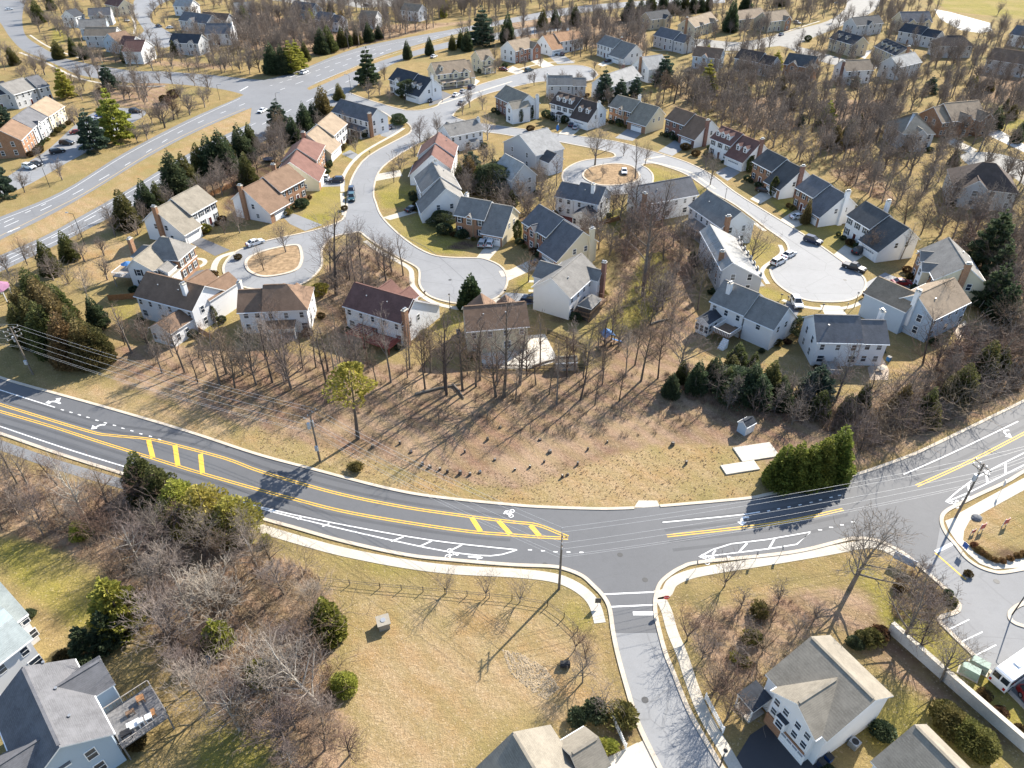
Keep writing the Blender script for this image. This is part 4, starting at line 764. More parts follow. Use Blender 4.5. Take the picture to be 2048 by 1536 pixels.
H('white house with slate roof in two steps and white corner chimney', 'slate-roofed house with stepped roof', (1633,685), (1728,687), 9.5, rm='slate', front='f', B2=('R', .58, .4), ch=[('R', WHITE, .75)], hipL=False, extra=ex_c14)
def ex_c15(root, L, D, zr):
    deck(root, L*.55, L*1.0, -4.5, .2, 2.2, WOOD, TRIM); steps(root, L*.95, -4.6, 2.2)
H('white house with grey roof, dark-roofed sunroom and white deck stairs', 'white house with deck stairs', (1418,602), (1488,632), 9.5, rm='grey', front='f', W=('R', .8, 2.0, 'far', .5), sun=(.02, .42, 4.5, 3.2, 'navy'), ch=[((.3, .3), WHITE)], extra=ex_c15)
H('pale grey house with bright roof half hidden behind bare trees', 'bright-roofed house behind bare trees', (1400,462), (1443,541), 10, e=6.4, rise=1.9, asym=(2.2, 4.2), rm='light', wm=GREYS, front='f', ch=[((.8, .08), BRICKT)])
H('white house with dark grey roof, rear awnings and tall brick gable chimney', 'grey-roofed house with tall brick gable chimney', (1376,411), (1442,457), 10.5, rm='grey', front='f', pent=(.2, .9, 2.6), ch=[('R', BRICKT, .15)])
H('long white house with slate roof and brick chimney among backyard trees', 'long slate-roofed house among backyard trees', (1292,409), (1399,389), 10, rm='slate', front='f', ch=[('L', BRICKT, .1)])
def ex_c19(root, L, D, zr): pass
H('white house with slate roof, navy-gabled sunroom and red brick patio', 'white house with red patio', (1145,399), (1197,410), 9.5, rm='slate', front='f', B2=('L', .75, .4), sun=(.25, .98, 4.5, 3.3, 'navy'), ch=[((.6, .3), WHITE)])
H('brick-fronted house with charcoal roof, arched entry and cream gable end', 'brick charcoal-roofed house on the lower circle', (1043,444), (1092,475), 10.5, rm='slate', wm=CREAM, fm=BRICK, W=('R', .72, 2.3), cross=[(.48, 3.4, .7, BRICK)], ch=[('R', CREAM, .75)])
def ex_c21(root, L, D, zr):
    deck(root, L*.1, L*.75, -4.0, .2, 1.3, WOOD, WOOD)
    hip(root, L*.12, L*.48, -4.2, -.8, 3.4, 4.9, flat('porch_screen', (.06, .05, .045), .7), None or flat('porch_screen', (.06, .05, .045), .7), ROOF['grey'], o=.2)
H('white house with grey-tan roof and hip-roofed screened porch at its back', 'white house with screened porch', (1141,597), (1200,543), 9.6, rm='grey', front='f', far=[(.55, 6.5, 2.5)], cross=[(.85, 4.5, 1.6)], ch=[((.85, -.19), BRICKD)], extra=ex_c21, skip=('l',))
H('white house with brown roof above the pale swimming-pool patio', 'brown-roofed house above the pool patio', (932,664), (1060,653), 9, rm='brown', wm=CREAM, front='f', far=[(.35, 6, 2), (.75, 4, 2)], vents=2)
def ex_c23(root, L, D, zr):
    b = MB(); x0, x1, y0, y1 = L*.3, L*.55, -4.5, -.5
    for k in range(9): yy = y0+(y1-y0)*k/8; b.box(x0-.3, x1+.3, yy-.06, yy+.06, 2.7, 2.9)
    p = b.build('pergola', flat('red_stained_wood', (.25, .07, .05), .8), root)
    for xx in (x0, x1):
        for yy in (y0+.2, y1-.2): q = MB(); q.box(xx-.1, xx+.1, yy-.1, yy+.1, 0, 2.7); q.build('pergola_post', flat('red_stained_wood', (.25, .07, .05), .8), p)
    deck(root, L*.55, L*.95, -3.8, .2, 1.5, flat('red_stained_wood', (.25, .07, .05), .8), flat('red_stained_wood', (.25, .07, .05), .8))
H('white house with red-brown roof, brick corner chimney and red pergola', 'red-brown roofed house with red pergola', (684,612), (802,648), 9.5, rm='redbrown', front='f', far=[(.3, 5.5, 2), (.62, 4.5, 2)], W=('R', .02, 4.5, 'far', .3), ch=[('R', BRICKT, .12)], extra=ex_c23, vents=2)
H('white house with brown hip roof and lower wing with grey chimney', 'brown hip-roofed house', (523,624), (616,620), 10, rm='brown', front='f', main='hip', hipL=False, B2=('L', .56, .6), far=[(.3, 2.6, .6), (.6, 2.6, .6)], ch=[('L', GREYS, .7)], pent=(.05, .7, 2.4))
H('white house with brown roof, bright gable, rear sunroom and white roof chimney', 'brown-roofed house with bright gable and sunroom', (266,592), (384,623), 9.8, rm='brown', front='f', far=[(.55, 5.5, 3.5), (.85, 5, 4.5)], sun=(.58, .96, 6.0, 3.4), ch=[((.78, .28), WHITE)], vents=2)
# --- inner block
H('white half-timbered house with grey roof, bay window and dark rear gable', 'white bay-windowed house on the corner', (900,274), (968,260), 9, rm='grey', front='f', rise=2.9, far=[(.35, 5, 1.2)], pent=(.55, .8, 1.2), ch=[('R', WHITE, .4)])
H('white house with pinkish-brown roof along the curving street', 'pinkish-brown roofed house on the curve', (843,290), (834,313), 12, rm='redbrown', W=('R', .9, 1.5), det=1)
H('white house with grey roof and lit skylight beside the green front lawn', 'grey-roofed house beside the green lawn', (828,354), (842,386), 11.5, rm='grey', W=('R', .62, 1.6), ch=[((.15, .55), WHITE)])
H('brick-fronted house with grey roof and two white cars at its garage', 'brick house with two white cars', (907,430), (969,441), 9.5, rm='grey', fm=BRICKT, wm=CREAM, W=('R', .68, 2.2), ch=[('L', WHITE, .85)], cross=[(.5, 2.6, .3, BRICKT)])
H('grey cross-gabled house with wide pale gable wall on the inner corner', 'wide pale gable house on the inner corner', (1005,284), (1072,312), 12, rm='silver', wm=GREYS, main='gy', rise=4.6, det=1, extra=lambda r, L, D, z: (gx(r, L-.4, L+4.5, 1.5, 8, 4.2, 4.2, 4.7, 6.6, WHITE, WHITE, ROOF['dark']), garage_door(r, L+2, 1.86, 0, 3.2)))
H('grey house with steep pale roof beside backyard evergreens', 'steep pale-roofed house', (1022,362), (1075,350), 11, rm='light', wm=GREYS, main='gy', rise=4.2, det=1)
H('brick house with striped grey-brown roof and white front gable', 'striped-roof house with white gable', (989,193), (1034,214), 10.5, rm='greytan', fm=BRICKD, cross=[(.95, 5.5, 3.2, WHITE)], ch=[('R', WHITE, .85)], det=1)
# --- north-east estate
NE = [('dark-roofed house with pale cross gable behind the highway evergreens', 'dark cross-gabled house', (1302,40), (1345,34), 10, 'dark', TAN, dict(cross=[(.7, 5, 2)])),
 ('grey house with slate roof steps facing the pale street', 'slate-stepped grey house', (1306,70), (1346,80), 10, 'slate', GREYS, dict(B2=('R', .5))),
 ('large tan house with steep grey roof, front gables and brown chimney', 'large tan gabled house on the pale street', (1390,55), (1436,40), 11, 'tan', TAN, dict(cross=[(.3, 4, .6), (.75, 5, 1.2)], ch=[('L', BRICKT)])),
 ('tan-roofed house half hidden by a round bare tree', 'tan-roofed house behind a round bare tree', (1478,40), (1534,32), 11, 'tan', TAN, dict()),
 ('tan house with dark-sided gable beside the street corner', 'tan house with dark-sided gable', (1538,44), (1584,38), 12, 'tan', TAN, dict(cross=[(.75, 5.5, 2, BRICKT)])),
 ('blue-grey walled house with brown roof and small rear gable in the woods', 'brown-roofed blue-grey house in the woods', (1384,112), (1440,118), 10, 'brown', BLUES, dict(cross=[(.45, 4, .5)])),
 ('house with dark brown roof mostly hidden by bare trees', 'dark brown roof hidden by trees', (1468,116), (1516,125), 10, 'darkbrown', GREYS, dict(B2=('R', .5))),
 ('brick house with dark twin-peaked roof and white columned back porch', 'twin-peaked brick house with back porch', (1566,128), (1624,136), 11, 'dark', BRICKT, dict(cross=[(.35, 5, .8), (.95, 4.5, .8)], pent=(.4, .8, 3))),
 ('pale house with tan roof and dark chimneys at its gable', 'pale tan-roofed house with dark chimneys', (1692,143), (1748,140), 10, 'tan', WHITE, dict(ch=[('L', BRICKD, .3)], pent=(.1, .5, 3))),
 ('beige house with black roof and front dormers on the pale street', 'beige black-roofed house', (1658,76), (1706,90), 10, 'navy', TAN, dict(dorm=(.3, .6))),
 ('beige house with black roof, row of white dormers and brick chimney', 'black-roofed house with a dormer row', (1748,92), (1792,112), 10, 'navy', TAN, dict(dorm=(.2, .4, .6, .8), ch=[('R', BRICKT)])),
 ('pale grey house with dormered silver roof below the dormer row', 'silver-roofed pale house', (1798,135), (1845,124), 10, 'light', GREYS, dict()),
 ('large grey house with dark many-gabled roof by the field', 'many-gabled house by the field', (1806,45), (1866,44), 13, 'slate', TAN, dict(cross=[(.3, 5, 1), (.8, 5, 1)])),
 ('small grey house with dark peaked roof beside the bright court', 'small dark-peaked house', (1713,52), (1768,46), 10, 'dark', GREYS, dict(cross=[(.5, 5, 1)])),
 ('grey house with black roof and skylights beside the bright court', 'black-roofed skylight house', (1796,62), (1842,70), 10, 'navy', GREYS, dict(B2=('R', .6))),
 ('grey house with brown hipped roof below the bright court', 'brown hip-roofed grey house', (1880,92), (1950,92), 11, 'darkbrown', GREYS, dict(main='hip')),
 ('long grey house with brown roof at the wooded edge', 'long brown-roofed house at the wooded edge', (1972,118), (2052,130), 12, 'brown', GREYS, dict()),
 ('blue-grey roofed white house at the far field corner', 'blue-roofed house at the field corner', (2018,68), (2064,75), 11, 'slate', WHITE, dict()),
 ('large house with tan and dark roof planes, white porch and bare trees before it', 'large tan-roofed house by the east drive', (1806,268), (1872,268), 14, 'greytan', GREYS, dict(main='hip', cross=[(.5, 5, 1.5)])),
 ('brick house with grey gabled roofs and white double garage by the bright driveway', 'brick gabled house by the bright driveway', (1905,243), (1976,236), 13, 'tan', BRICKT, dict(cross=[(.35, 6, 1.5, BRICKT), (.85, 6.5, 2.5, BRICKT)], B2=('L', .25))),
 ('wide house with dark hipped roof beside the eastern circle', 'wide dark-roofed house on the eastern circle', (1905,372), (2040,388), 15, 'darkbrown', GREYS, dict(main='hip', cross=[(.35, 7, 1)]))]
for lb, sh, a, c, D, rf, wl, kw in NE: H(lb, sh, a, c, D, rm=rf, wm=wl, det=0, vents=0, **kw)
# --- north-west estate
NW = [('grey house with pale green roof beside the round evergreen bed', 'pale green-roofed house', (158,58), (214,55), 11, 'grey', BLUES, dict()),
 ('white house with navy roof and garden side at the north edge', 'navy-roofed house at the north edge', (150,35), (170,30), 10, 'navy', WHITE, dict()),
 ('house with grey roof behind the pale green roof', 'grey roof at the north edge', (176,32), (222,30), 10, 'slate', GREYS, dict(cross=[(.5, 5, 1)])),
 ('grey house with long tan roof above the crossing street', 'long tan-roofed house above the crossing street', (166,72), (230,72), 10, 'tan', GREYS, dict()),
 ('lavender-grey gabled house with brown roof above the cross street', 'lavender gable house', (204,80), (236,86), 10, 'brown', BLUES, dict(main='gy', rise=3.8)),
 ('brown-roofed house between two white gables', 'brown-roofed house between gables', (236,90), (262,92), 10, 'redbrown', WHITE, dict()),
 ('white gabled house with dark red-brown roof facing the crossing street', 'white gable with red-brown roof', (282,104), (310,92), 10, 'redbrown', WHITE, dict(main='gy', rise=4.2)),
 ('grey house with navy roof and two pale front gables', 'navy house with two pale gables', (337,85), (396,88), 10, 'navy', GREYS, dict(cross=[(.25, 4, .6), (.75, 4, .6)])),
 ('white-gabled house with broad slate roof near the court', 'broad slate-roofed house near the court', (408,68), (460,68), 12, 'slate', WHITE, dict(ch=[('R', WHITE)])),
 ('house with dark gabled roof beside the court entrance', 'dark gabled house by the court', (356,40), (412,48), 11, 'slate', GREYS, dict(cross=[(.5, 6, 1)])),
 ('white house with grey roof at the head of the court', 'white house at the head of the court', (345,12), (380,14), 10, 'light', WHITE, dict()),
 ('grey house with brown roof between the court and the woods', 'brown roof beside the court', (398,38), (452,42), 9, 'brown', GREYS, dict()),
 ('brown-roofed cream house beside the court entrance', 'cream house by the court', (208,8), (236,14), 10, 'redbrown', CREAM, dict()),
 ('white house with dark roof beside the north lane', 'dark-roofed white house on the north lane', (627,38), (658,42), 10, 'slate', WHITE, dict(B2=('R', .5))),
 ('blue-grey roofed house at the top woods', 'blue-grey roof at the top woods', (578,16), (622,22), 10, 'slate', BLUES, dict()),
 ('tan-roofed house half hidden beside the north lane', 'tan roof beside the north lane', (716,36), (750,38), 10, 'tan', GREYS, dict()),
 ('white gable house behind trees on the north lane', 'white gable on the north lane', (800,20), (836,24), 10, 'tan', WHITE, dict()),
 ('grey-roofed house behind the top tree belt', 'grey roof behind the top tree belt', (470,20), (505,18), 10, 'grey', GREYS, dict())]
for lb, sh, a, c, D, rf, wl, kw in NW: H(lb, sh, a, c, D, rm=rf, wm=wl, det=0, vents=0, **kw)
# --- town houses
TH_ = [('brick end town house with pinkish roof and skylights', 'brick end town house', (43,281), (66,258), 'brown', BRICKT, dict()),
 ('town house with grey roof and small peaked front', 'grey town house with peaked front', (66,257), (97,233), 'slate', GREYS, dict(cross=[(.35, 3.2, .4)])),
 ('town house with tan roof and pale shuttered front', 'tan-roofed town house', (98,234), (130,212), 'tan', CREAM, dict()),
 ('grey town house with black roof beside the grey pale-roofed one', 'black-roofed town house', (-34,196), (24,186), 'navy', GREYS, dict()),
 ('grey town house with pale roof and dark shutters', 'pale-roofed town house', (27,190), (74,176), 'grey', GREYS, dict()),
 ('grey end town house with slate roof beside the olive conifer', 'slate-roofed end town house', (76,177), (100,171), 'slate', GREYS, dict())]
for lb, sh, a, c, rf, wl, kw in TH_: H(lb, sh, a, c, 10.5, rm=rf, wm=wl, det=1, vents=0, name='town_house', cat='town house', group='town houses above the parking court', **kw)
# --- foreground houses
def ex_f1(root, L, D, zr):
    d = deck(root, L*.0, L*.43, -5.0, .1, 2.7, flat('grey_deck', (.17, .165, .165), .85, .2, .3), WOODG)
H('grey-roofed house with blue-grey gable and cluttered timber deck', 'grey-roofed deck house in the corner', (229,1468), (149,1317), 8.6, rm='slate', wm=BLUES, rise=3.2, front='f', far=[(.25, 6.0, 3.0)], cross=[(.68, 5.0, 2.2)], extra=ex_f1, vents=3, shut=None)
def ex_f2(root, L, D, zr):
    sl = 5.2/7.5
    for x, y in ((L*.72, 10.4), (L*.9, 3.4)):
        z = (5.6+sl*y) if y < 7.5 else zr-sl*(y-7.5); dz = (sl if y < 7.5 else -sl)*.6; b = MB(); b.slab([(x-.8, y-.6, z-dz+.12), (x+.8, y-.6, z-dz+.12), (x+.8, y+.6, z+dz+.12), (x-.8, y+.6, z+dz+.12)], .16); b.build('skylight', [flat('skylight_glazing', (.35, .42, .5), .15), TRIM], root)
H('white-roofed house with skylight and pale shingle slopes at the lawn edge', 'white-roofed skylight house', (-75,1385), (66,1276), 15, rm='pale', wm=WHITE, rise=5.2, front='f', B2=('R', .22, 4.2), vents=0, extra=ex_f2)
def ex_f3(root, L, D, zr):
    gx(root, -1.0, 5.2, .7, 7.0, 5.85, 5.85, 3.85, 8.1, WHITE, WHITE, ROOF['greytan'], name='front_gable_roof')
    for yy in (1.7, 3.0, 4.7, 6.0): window(root, -.65, yy, 4.25, R(-90), .7, 1.0); window(root, -.65, yy, 2.45, R(-90), .7, 1.0)
    garage_door(root, -.86, 2.6, R(-90), 3.4).scale.z = .8; b = MB(); b.box(-.85, -.64, 1.2, 6.6, 0, 1.95); b.build('brick_base', BRICKT, root)
    b = MB(); b.box(-1.3, -.6, 3.9, 5.3, 2.2, 3.8, 0, 1); bb = b.build('bay_window', [WHITE, ROOF['navy']], root); window(bb, -1.3, 4.6, 2.45, R(-90), .9, 1.1)
    b = MB(); b.box(-2.6, -.1, 7.2, 9.6, 0, .25); b.build('porch_floor', WOODG, root); b = MB(); b.slab([(-2.6, 7.1, 2.6), (.2, 7.1, 3.2), (.2, 9.7, 3.2), (-2.6, 9.7, 2.6)], .18); b.build('porch_roof', [ROOF['navy'], TRIM], root)
    for yy in (7.3, 9.5): b = MB(); b.box(-2.55, -2.4, yy-.08, yy+.08, .25, 2.5); b.build('porch_post', TRIM, root)
H('tall white house with grey gabled roof, cross gable and brown-trimmed garage', 'tall white house by the retaining wall', (1654,1484), (1788,1392), 8.8, e=5.8, rm='greytan', main='gy', xr=.6, rise=2.7, vents=0, extra=ex_f3, skip=('l', 'n', 'r'))
H('grey-roofed house beside three clipped evergreens', 'grey-roofed house beside three clipped evergreens', (1741,1522), (1853,1448), 9.5, e=5.8, rm='greytan', main='gy', xr=.62, rise=2.7, vents=0, det=1, faredge=True, skip=('l', 'n', 'r'))
H('house with broad grey roof below the tan meadow', 'broad grey-roofed house below the meadow', (946,1540), (1101,1449), 11, e=5.6, rm='greytan', main='gy', xr=.5, rise=3.0, det=1, front='f', faredge=True, vents=1, skip=('l', 'n', 'r'), extra=lambda r, L, D, z: gx(r, L-.4, L+3.2, 4.4, 9.2, 5.2, 5.2, 6.8, 6.9, WHITE, WHITE, ROOF['greytan'], name='wing_roof'))
# ------------------------------------------------------------------ trees
def rot_dir(d, ang, az):
    a = d.orthogonal().normalized(); b = d.cross(a)
    return (d*math.cos(ang)+(a*math.cos(az)+b*math.sin(az))*math.sin(ang)).normalized()
def tubes(segs, n):
    """segs: (p0,p1,r0,r1) arrays -> quads of n-sided open tubes"""
    p0 = np.array([s[0] for s in segs], float); p1 = np.array([s[1] for s in segs], float); r0 = np.array([s[2] for s in segs]); r1 = np.array([s[3] for s in segs])
    d = p1-p0; d /= np.maximum(np.linalg.norm(d, axis=1, keepdims=True), 1e-9)
    h = np.where(np.abs(d[:, 2:3]) > .9, np.array([[1., 0, 0]]), np.array([[0, 0, 1.]])); a = np.cross(d, h); a /= np.linalg.norm(a, axis=1, keepdims=True); b = np.cross(d, a)
    m = len(segs); v = np.zeros((m, 2*n, 3))
    for k in range(n):
        t = 2*math.pi*k/n; o = a*math.cos(t)+b*math.sin(t); v[:, k] = p0+o*r0[:, None]; v[:, n+k] = p1+o*r1[:, None]
    base = (np.arange(m)*2*n)[:, None]; f = []
    for k in range(n): j = (k+1) % n; f.append(np.stack([base[:, 0]+k, base[:, 0]+j, base[:, 0]+n+j, base[:, 0]+n+k], 1))
    return v.reshape(-1, 3), np.concatenate(f)
def grow(seed, h, form='forest', dens=1.0):
    r = random.Random(seed); trunk = []; twig = []
    def limb(p, d, L, rad, lev, up):
        n = 5 if lev == 0 else (4 if lev == 1 else 3); q = p.copy(); dd = d.copy(); pts = [(p.copy(), rad)]
        for k in range(n):
            wob = (.05, .16, .26, .34)[min(lev, 3)]
            dd = (dd+Vector((r.uniform(-wob, wob), r.uniform(-wob, wob), r.uniform(-wob, wob)*.6+up*(.07 if lev else 0)))).normalized()
            q2 = q+dd*(L/n); r2 = rad*(1-(k+1)/n*(.62 if lev == 0 else .78)); r1 = pts[-1][1]
            (trunk if lev <= 1 else twig).append((q.copy(), q2.copy(), r1, max(r2, .0145))); q = q2; pts.append((q.copy(), max(r2, .0145)))
        return pts, dd
    def kids(pts, d, L, lev, cnt, lo, ang, fr, up):
        for k in range(cnt):
            t = lo+(1-lo)*(k+r.random()*.8)/cnt; i = min(int(t*(len(pts)-1)), len(pts)-2); u = t*(len(pts)-1)-i
            p = pts[i][0].lerp(pts[i+1][0], u); rad = pts[i][1]*r.uniform(.42, .62); sd = (pts[i+1][0]-pts[i][0]).normalized()
            nd = rot_dir(sd, r.uniform(*ang), k*2.4+r.uniform(-.6, .6)); LL = L*r.uniform(*fr)*(1.1-.55*t if lev < 2 else 1)
            child(p, nd, LL, max(rad, .0155), lev, up)
    def child(p, d, L, rad, lev, up):
        pts, dd = limb(p, d, L, rad, lev, up)
        if lev == 1: kids(pts, dd, L, 2, max(3, int(5.6*dens)), .25, (.45, .95), (.38, .62), up)
        elif lev == 2: kids(pts, dd, L, 3, max(3, int(5.2*dens)), .15, (.4, 1.0), (.42, .7), up)
        elif lev == 3 and L > .5:
            kids(pts, dd, L, 4, max(2, int(3.2*dens)), .1, (.4, 1.0), (.4, .75), up)
    if form == 'forest':
        pts, d = limb(Vector((0, 0, -.2)), Vector((r.uniform(-.05, .05), r.uniform(-.05, .05), 1)).normalized(), h*.82, h*.0135+.045, 0, 1)
        kids(pts, d, h*.40, 1, int(14*dens), .42, (.45, .95), (.65, 1.0), .9); child(pts[-1][0], d, h*.2, pts[-1][1], 1, 1)
    elif form == 'open':
        pts, d = limb(Vector((0, 0, -.2)), Vector((0, 0, 1)), h*.62, h*.018+.03, 0, 1)
        kids(pts, d, h*.5, 1, int(15*dens), .25, (.55, 1.05), (.7, 1.05), 1.2); child(pts[-1][0], d, h*.36, pts[-1][1], 1, 1)
    elif form == 'vase':
        pts, d = limb(Vector((0, 0, -.1)), Vector((0, 0, 1)), h*.22, h*.018+.03, 0, 1)
        for k in range(7): child(pts[-1-(k % 2)][0], rot_dir(Vector((0, 0, 1)), r.uniform(.2, .75), k*.9+r.random()*.5), h*.72*r.uniform(.8, 1.1), h*.009+.02, 1, .6)
    elif form == 'brush':
        for k in range(10): child(Vector((r.uniform(-.3, .3), r.uniform(-.3, .3), -.1)), rot_dir(Vector((0, 0, 1)), r.uniform(.1, .9), k*.63+r.random()), h*r.uniform(.6, .95), .03, 2, .5)
    return trunk, twig
TWIG = [bark('grey_twigs', (.175, .14, .122)), bark('brown_twigs', (.185, .13, .095)), bark('pale_twigs', (.255, .208, .178))]
BARK = [bark('grey_bark', (.17, .145, .122)), bark('dark_bark', (.105, .085, .07)), bark('pale_bark', (.36, .33, .29))]
def tree_proto(seed, h, form, mi=0, bi=0, dens=1.0, name='bare_tree', thick=1.0):
    t, c = grow(seed, h, form, dens); c = [(a, b, r0*thick, r1*thick) for a, b, r0, r1 in c]; t = [(a, b, r0*(1+(thick-1)*.5), r1*(1+(thick-1)*.5)) for a, b, r0, r1 in t]; pts = np.array([s[1] for s in t+c])
    root = empty(name, (0, 0, 0))
    if t: v, f = tubes(t, 6); link('trunk', np_mesh('trunk', v, f, [BARK[bi]]), root)
    v, f = tubes(c, 3); link('crown', np_mesh('crown', v, f, [TWIG[mi]]), root)
    return dict(root=root, h=float(pts[:, 2].max()), used=False, raw=(t, c), form=form)
PROT = {'forest': [tree_proto(11, 16, 'forest', 0, 1, .82), tree_proto(12, 15, 'forest', 1, 0, .74), tree_proto(13, 17, 'forest', 0, 1, .74), tree_proto(14, 14, 'forest', 2, 0, .78), tree_proto(17, 12, 'forest', 1, 1, .9), tree_proto(18, 18, 'forest', 0, 0, .7)],
        'open': [tree_proto(21, 12, 'open', 0, 0, .95), tree_proto(22, 11, 'open', 1, 1, .9), tree_proto(23, 14, 'open', 0, 1, .95)],
        'vase': [tree_proto(31, 7, 'vase', 1, 1, .8), tree_proto(32, 6, 'vase', 0, 0, .85)],
        'pale': [tree_proto(41, 13, 'open', 2, 2, .9), tree_proto(42, 10, 'open', 2, 0, 1.0)],
        'brush': [tree_proto(51, 5, 'brush', 0, 0, .9, 'bare_tree'), tree_proto(52, 4.5, 'brush', 1, 0, 1.0, 'bare_tree')]}
FAR = {'forest': [tree_proto(15, 16, 'forest', 0, 1, .9, thick=1.9), tree_proto(16, 15, 'forest', 1, 1, 1.0, thick=1.9)], 'open': [tree_proto(24, 12, 'open', 0, 1, .9, thick=1.9), tree_proto(25, 11, 'open', 1, 1, .9, thick=1.9)], 'vase': [tree_proto(33, 7, 'vase', 1, 1, .8, thick=2.0), tree_proto(34, 7, 'vase', 0, 1, .8, thick=2.0)], 'pale': [tree_proto(43, 11, 'open', 2, 2, .9, thick=1.5)], 'brush': [tree_proto(53, 5, 'brush', 0, 0, .9, thick=1.7)]}
# evergreens: many small sprays through the crown's volume
def sprays(r, h, R_, form, n, size):
    V = np.zeros((n, 4, 3)); lob = [(r.uniform(0, 6.28), r.uniform(.1, .95), r.uniform(.08, .26), r.uniform(.4, .9)) for _ in range(16)]
    spires = [(0, 0, 1, 1)]+[(R_*q*math.cos(b0), R_*q*math.sin(b0), hh, rr) for q, b0, hh, rr in ((.42, .4, .78, .62), (.5, 1.7, .6, .6), (.45, 2.9, .82, .58), (.52, 4.1, .55, .6), (.46, 5.2, .7, .62), (.2, 3.5, .92, .6))]
    for i in range(n):
        t = r.random(); a = r.uniform(0, 6.283); ox = oy = 0; hs = rs_ = 1
        if form == 'cone': ox, oy, hs, rs_ = spires[min(int(r.random()*8.2), 7) % 7]
        if form == 'cone': t = 1-math.sqrt(r.random()); prof = (1-t)**.85*(.8+.2*min(1, t*7))*(.78+.3*abs(math.sin(t*13+a*1.5)))
        elif form == 'column': prof = min(1, (1-t)*2.6)**.7*min(1, .55+t*4)
        elif form == 'round': t = .5+.5*math.sin((r.random()-.5)*math.pi); prof = math.sqrt(max(0, 1-(2*t-1)**2))*.98+.02
        elif form == 'pine': t = 1-math.sqrt(r.random()*.97); k = math.floor(t*8+.5*math.sin(a*2))/8; prof = max(.08, (1-k)**.75)*(.45+.75*(.5+.5*math.sin(a*4+k*23))**.6)*(.8+.2*r.random()); t = k+r.uniform(0, .06)
        else: t = .55+.45*r.random(); prof = (.3+.7*math.sin((t-.5)*math.pi*2*.95+.1))*(.5+.6*(.5+.5*math.sin(a*3+t*19)))
        bump = 1.0
        for la, lt, lw, lh in lob:
            dd = (math.cos(a-la)-1)*3.5-((t-lt)/.16)**2; bump += (lh-.45)*math.exp(dd)*(2.0 if form == 'round' and h > 3 else 1.0)
        rad = R_*prof*bump*(1-(r.random()**2.2)*.42); z = h*hs*(.03+.97*t); rad *= rs_
        c = Vector((ox*(1-t*.5)+rad*math.cos(a), oy*(1-t*.5)+rad*math.sin(a), z)); out = Vector((math.cos(a), math.sin(a), r.uniform(.15, 1.1))).normalized()
        out = (out+Vector((r.uniform(-.5, .5), r.uniform(-.5, .5), r.uniform(-.4, .4)))).normalized(); sd = out.cross(Vector((r.uniform(-1, 1), r.uniform(-1, 1), r.uniform(-1, 1)))).normalized()
        L = size*r.uniform(.6, 1.35); w = L*r.uniform(.22, .42)
        V[i] = [c-out*L*.3-sd*w*.4, c+out*L*.35-sd*w, c+out*L*.75, c+out*L*.3+sd*w]
    return V.reshape(-1, 3), np.arange(n*4).reshape(-1, 4)
FOL = {'cedar': foliage('cedar_foliage', (.06, .072, .026), (.17, .165, .055), .03), 'darkgreen': foliage('spruce_foliage', (.042, .062, .034), (.115, .14, .065), .02), 'yellowgreen': foliage('yellow_pine_foliage', (.20, .20, .035), (.44, .40, .09), .025),
       'olive': foliage('olive_foliage', (.10, .095, .03), (.24, .21, .065), .03), 'ball': foliage('russet_boxwood', (.12, .065, .028), (.28, .16, .07), .03), 'rust': foliage('rust_foliage', (.06, .04, .018), (.15, .095, .04), .03), 'blue': foliage('blue_pine_foliage', (.035, .06, .045), (.11, .145, .095), .02), 'roadcedar': foliage('roadside_cedar', (.085, .105, .022), (.26, .27, .055), .02), 'bronze': foliage('bronze_cedar', (.10, .085, .034), (.25, .19, .075), .03), 'glossy': foliage('magnolia_foliage', (.025, .05, .02), (.075, .115, .045), .02, .1)}
EV = {}
def ev_proto(key, seed, h, R_, form, n, size, lift=0.0, fol='cedar', nm='evergreen_tree'):
    r = random.Random(seed); v, f = sprays(r, h-lift, R_, form, n, size); v[:, 2] += lift
    root = empty(nm, (0, 0, 0)); b = MB(); b.tube((0, 0, -.2), (0, 0, h*.93), .02*h+.03, .02, 7); b.build('trunk', BARK[1], root)
    link('crown', np_mesh('crown', v, f, [FOL[fol]]), root); EV[key] = dict(root=root, h=h, used=False, R=R_)
def refol(k, f): next(c for c in EV[k]['root'].children if c.name.startswith('crown')).data.materials[0] = FOL[f]
ev_proto('cedar', 1, 10, 2.6, 'cone', 9500, .4); ev_proto('cedar2', 2, 10, 2.9, 'cone', 9500, .42); ev_proto('bronze', 3, 10, 2.8, 'cone', 9500, .4)
ev_proto('dark', 4, 10, 2.7, 'cone', 9000, .42); refol('dark', 'darkgreen')
ev_proto('spruce', 5, 12, 3.2, 'pine', 9000, .6, .4); refol('spruce', 'darkgreen')
ev_proto('pine', 6, 13, 4.0, 'pine', 9000, .65, 1.0); refol('pine', 'blue')
ev_proto('ypine', 7, 12, 3.6, 'pine', 9500, .6, .5); refol('ypine', 'yellowgreen')
ev_proto('yround', 8, 7, 3.1, 'cone', 10000, .34, .2); refol('yround', 'yellowgreen')
ev_proto('round', 9, 7, 3.2, 'round', 9000, .42, .3); refol('round', 'darkgreen')
ev_proto('magnolia', 10, 8.5, 2.9, 'cone', 4200, .7); refol('magnolia', 'glossy')
ev_proto('arbor', 11, 6, .85, 'column', 2600, .32); ev_proto('crownpine', 12, 16, 3.2, 'top', 2000, .5); refol('crownpine', 'yellowgreen')
ev_proto('clip', 13, 4, 1.5, 'column', 4200, .32); refol('clip', 'olive')
refol('bronze', 'bronze'); refol('arbor', 'cedar')
ev_proto('roadcedar', 14, 9.5, 2.7, 'cone', 10000, .42, 0, 'roadcedar'); ev_proto('roadcedar2', 15, 9.5, 2.9, 'cone', 10000, .42, 0, 'roadcedar')
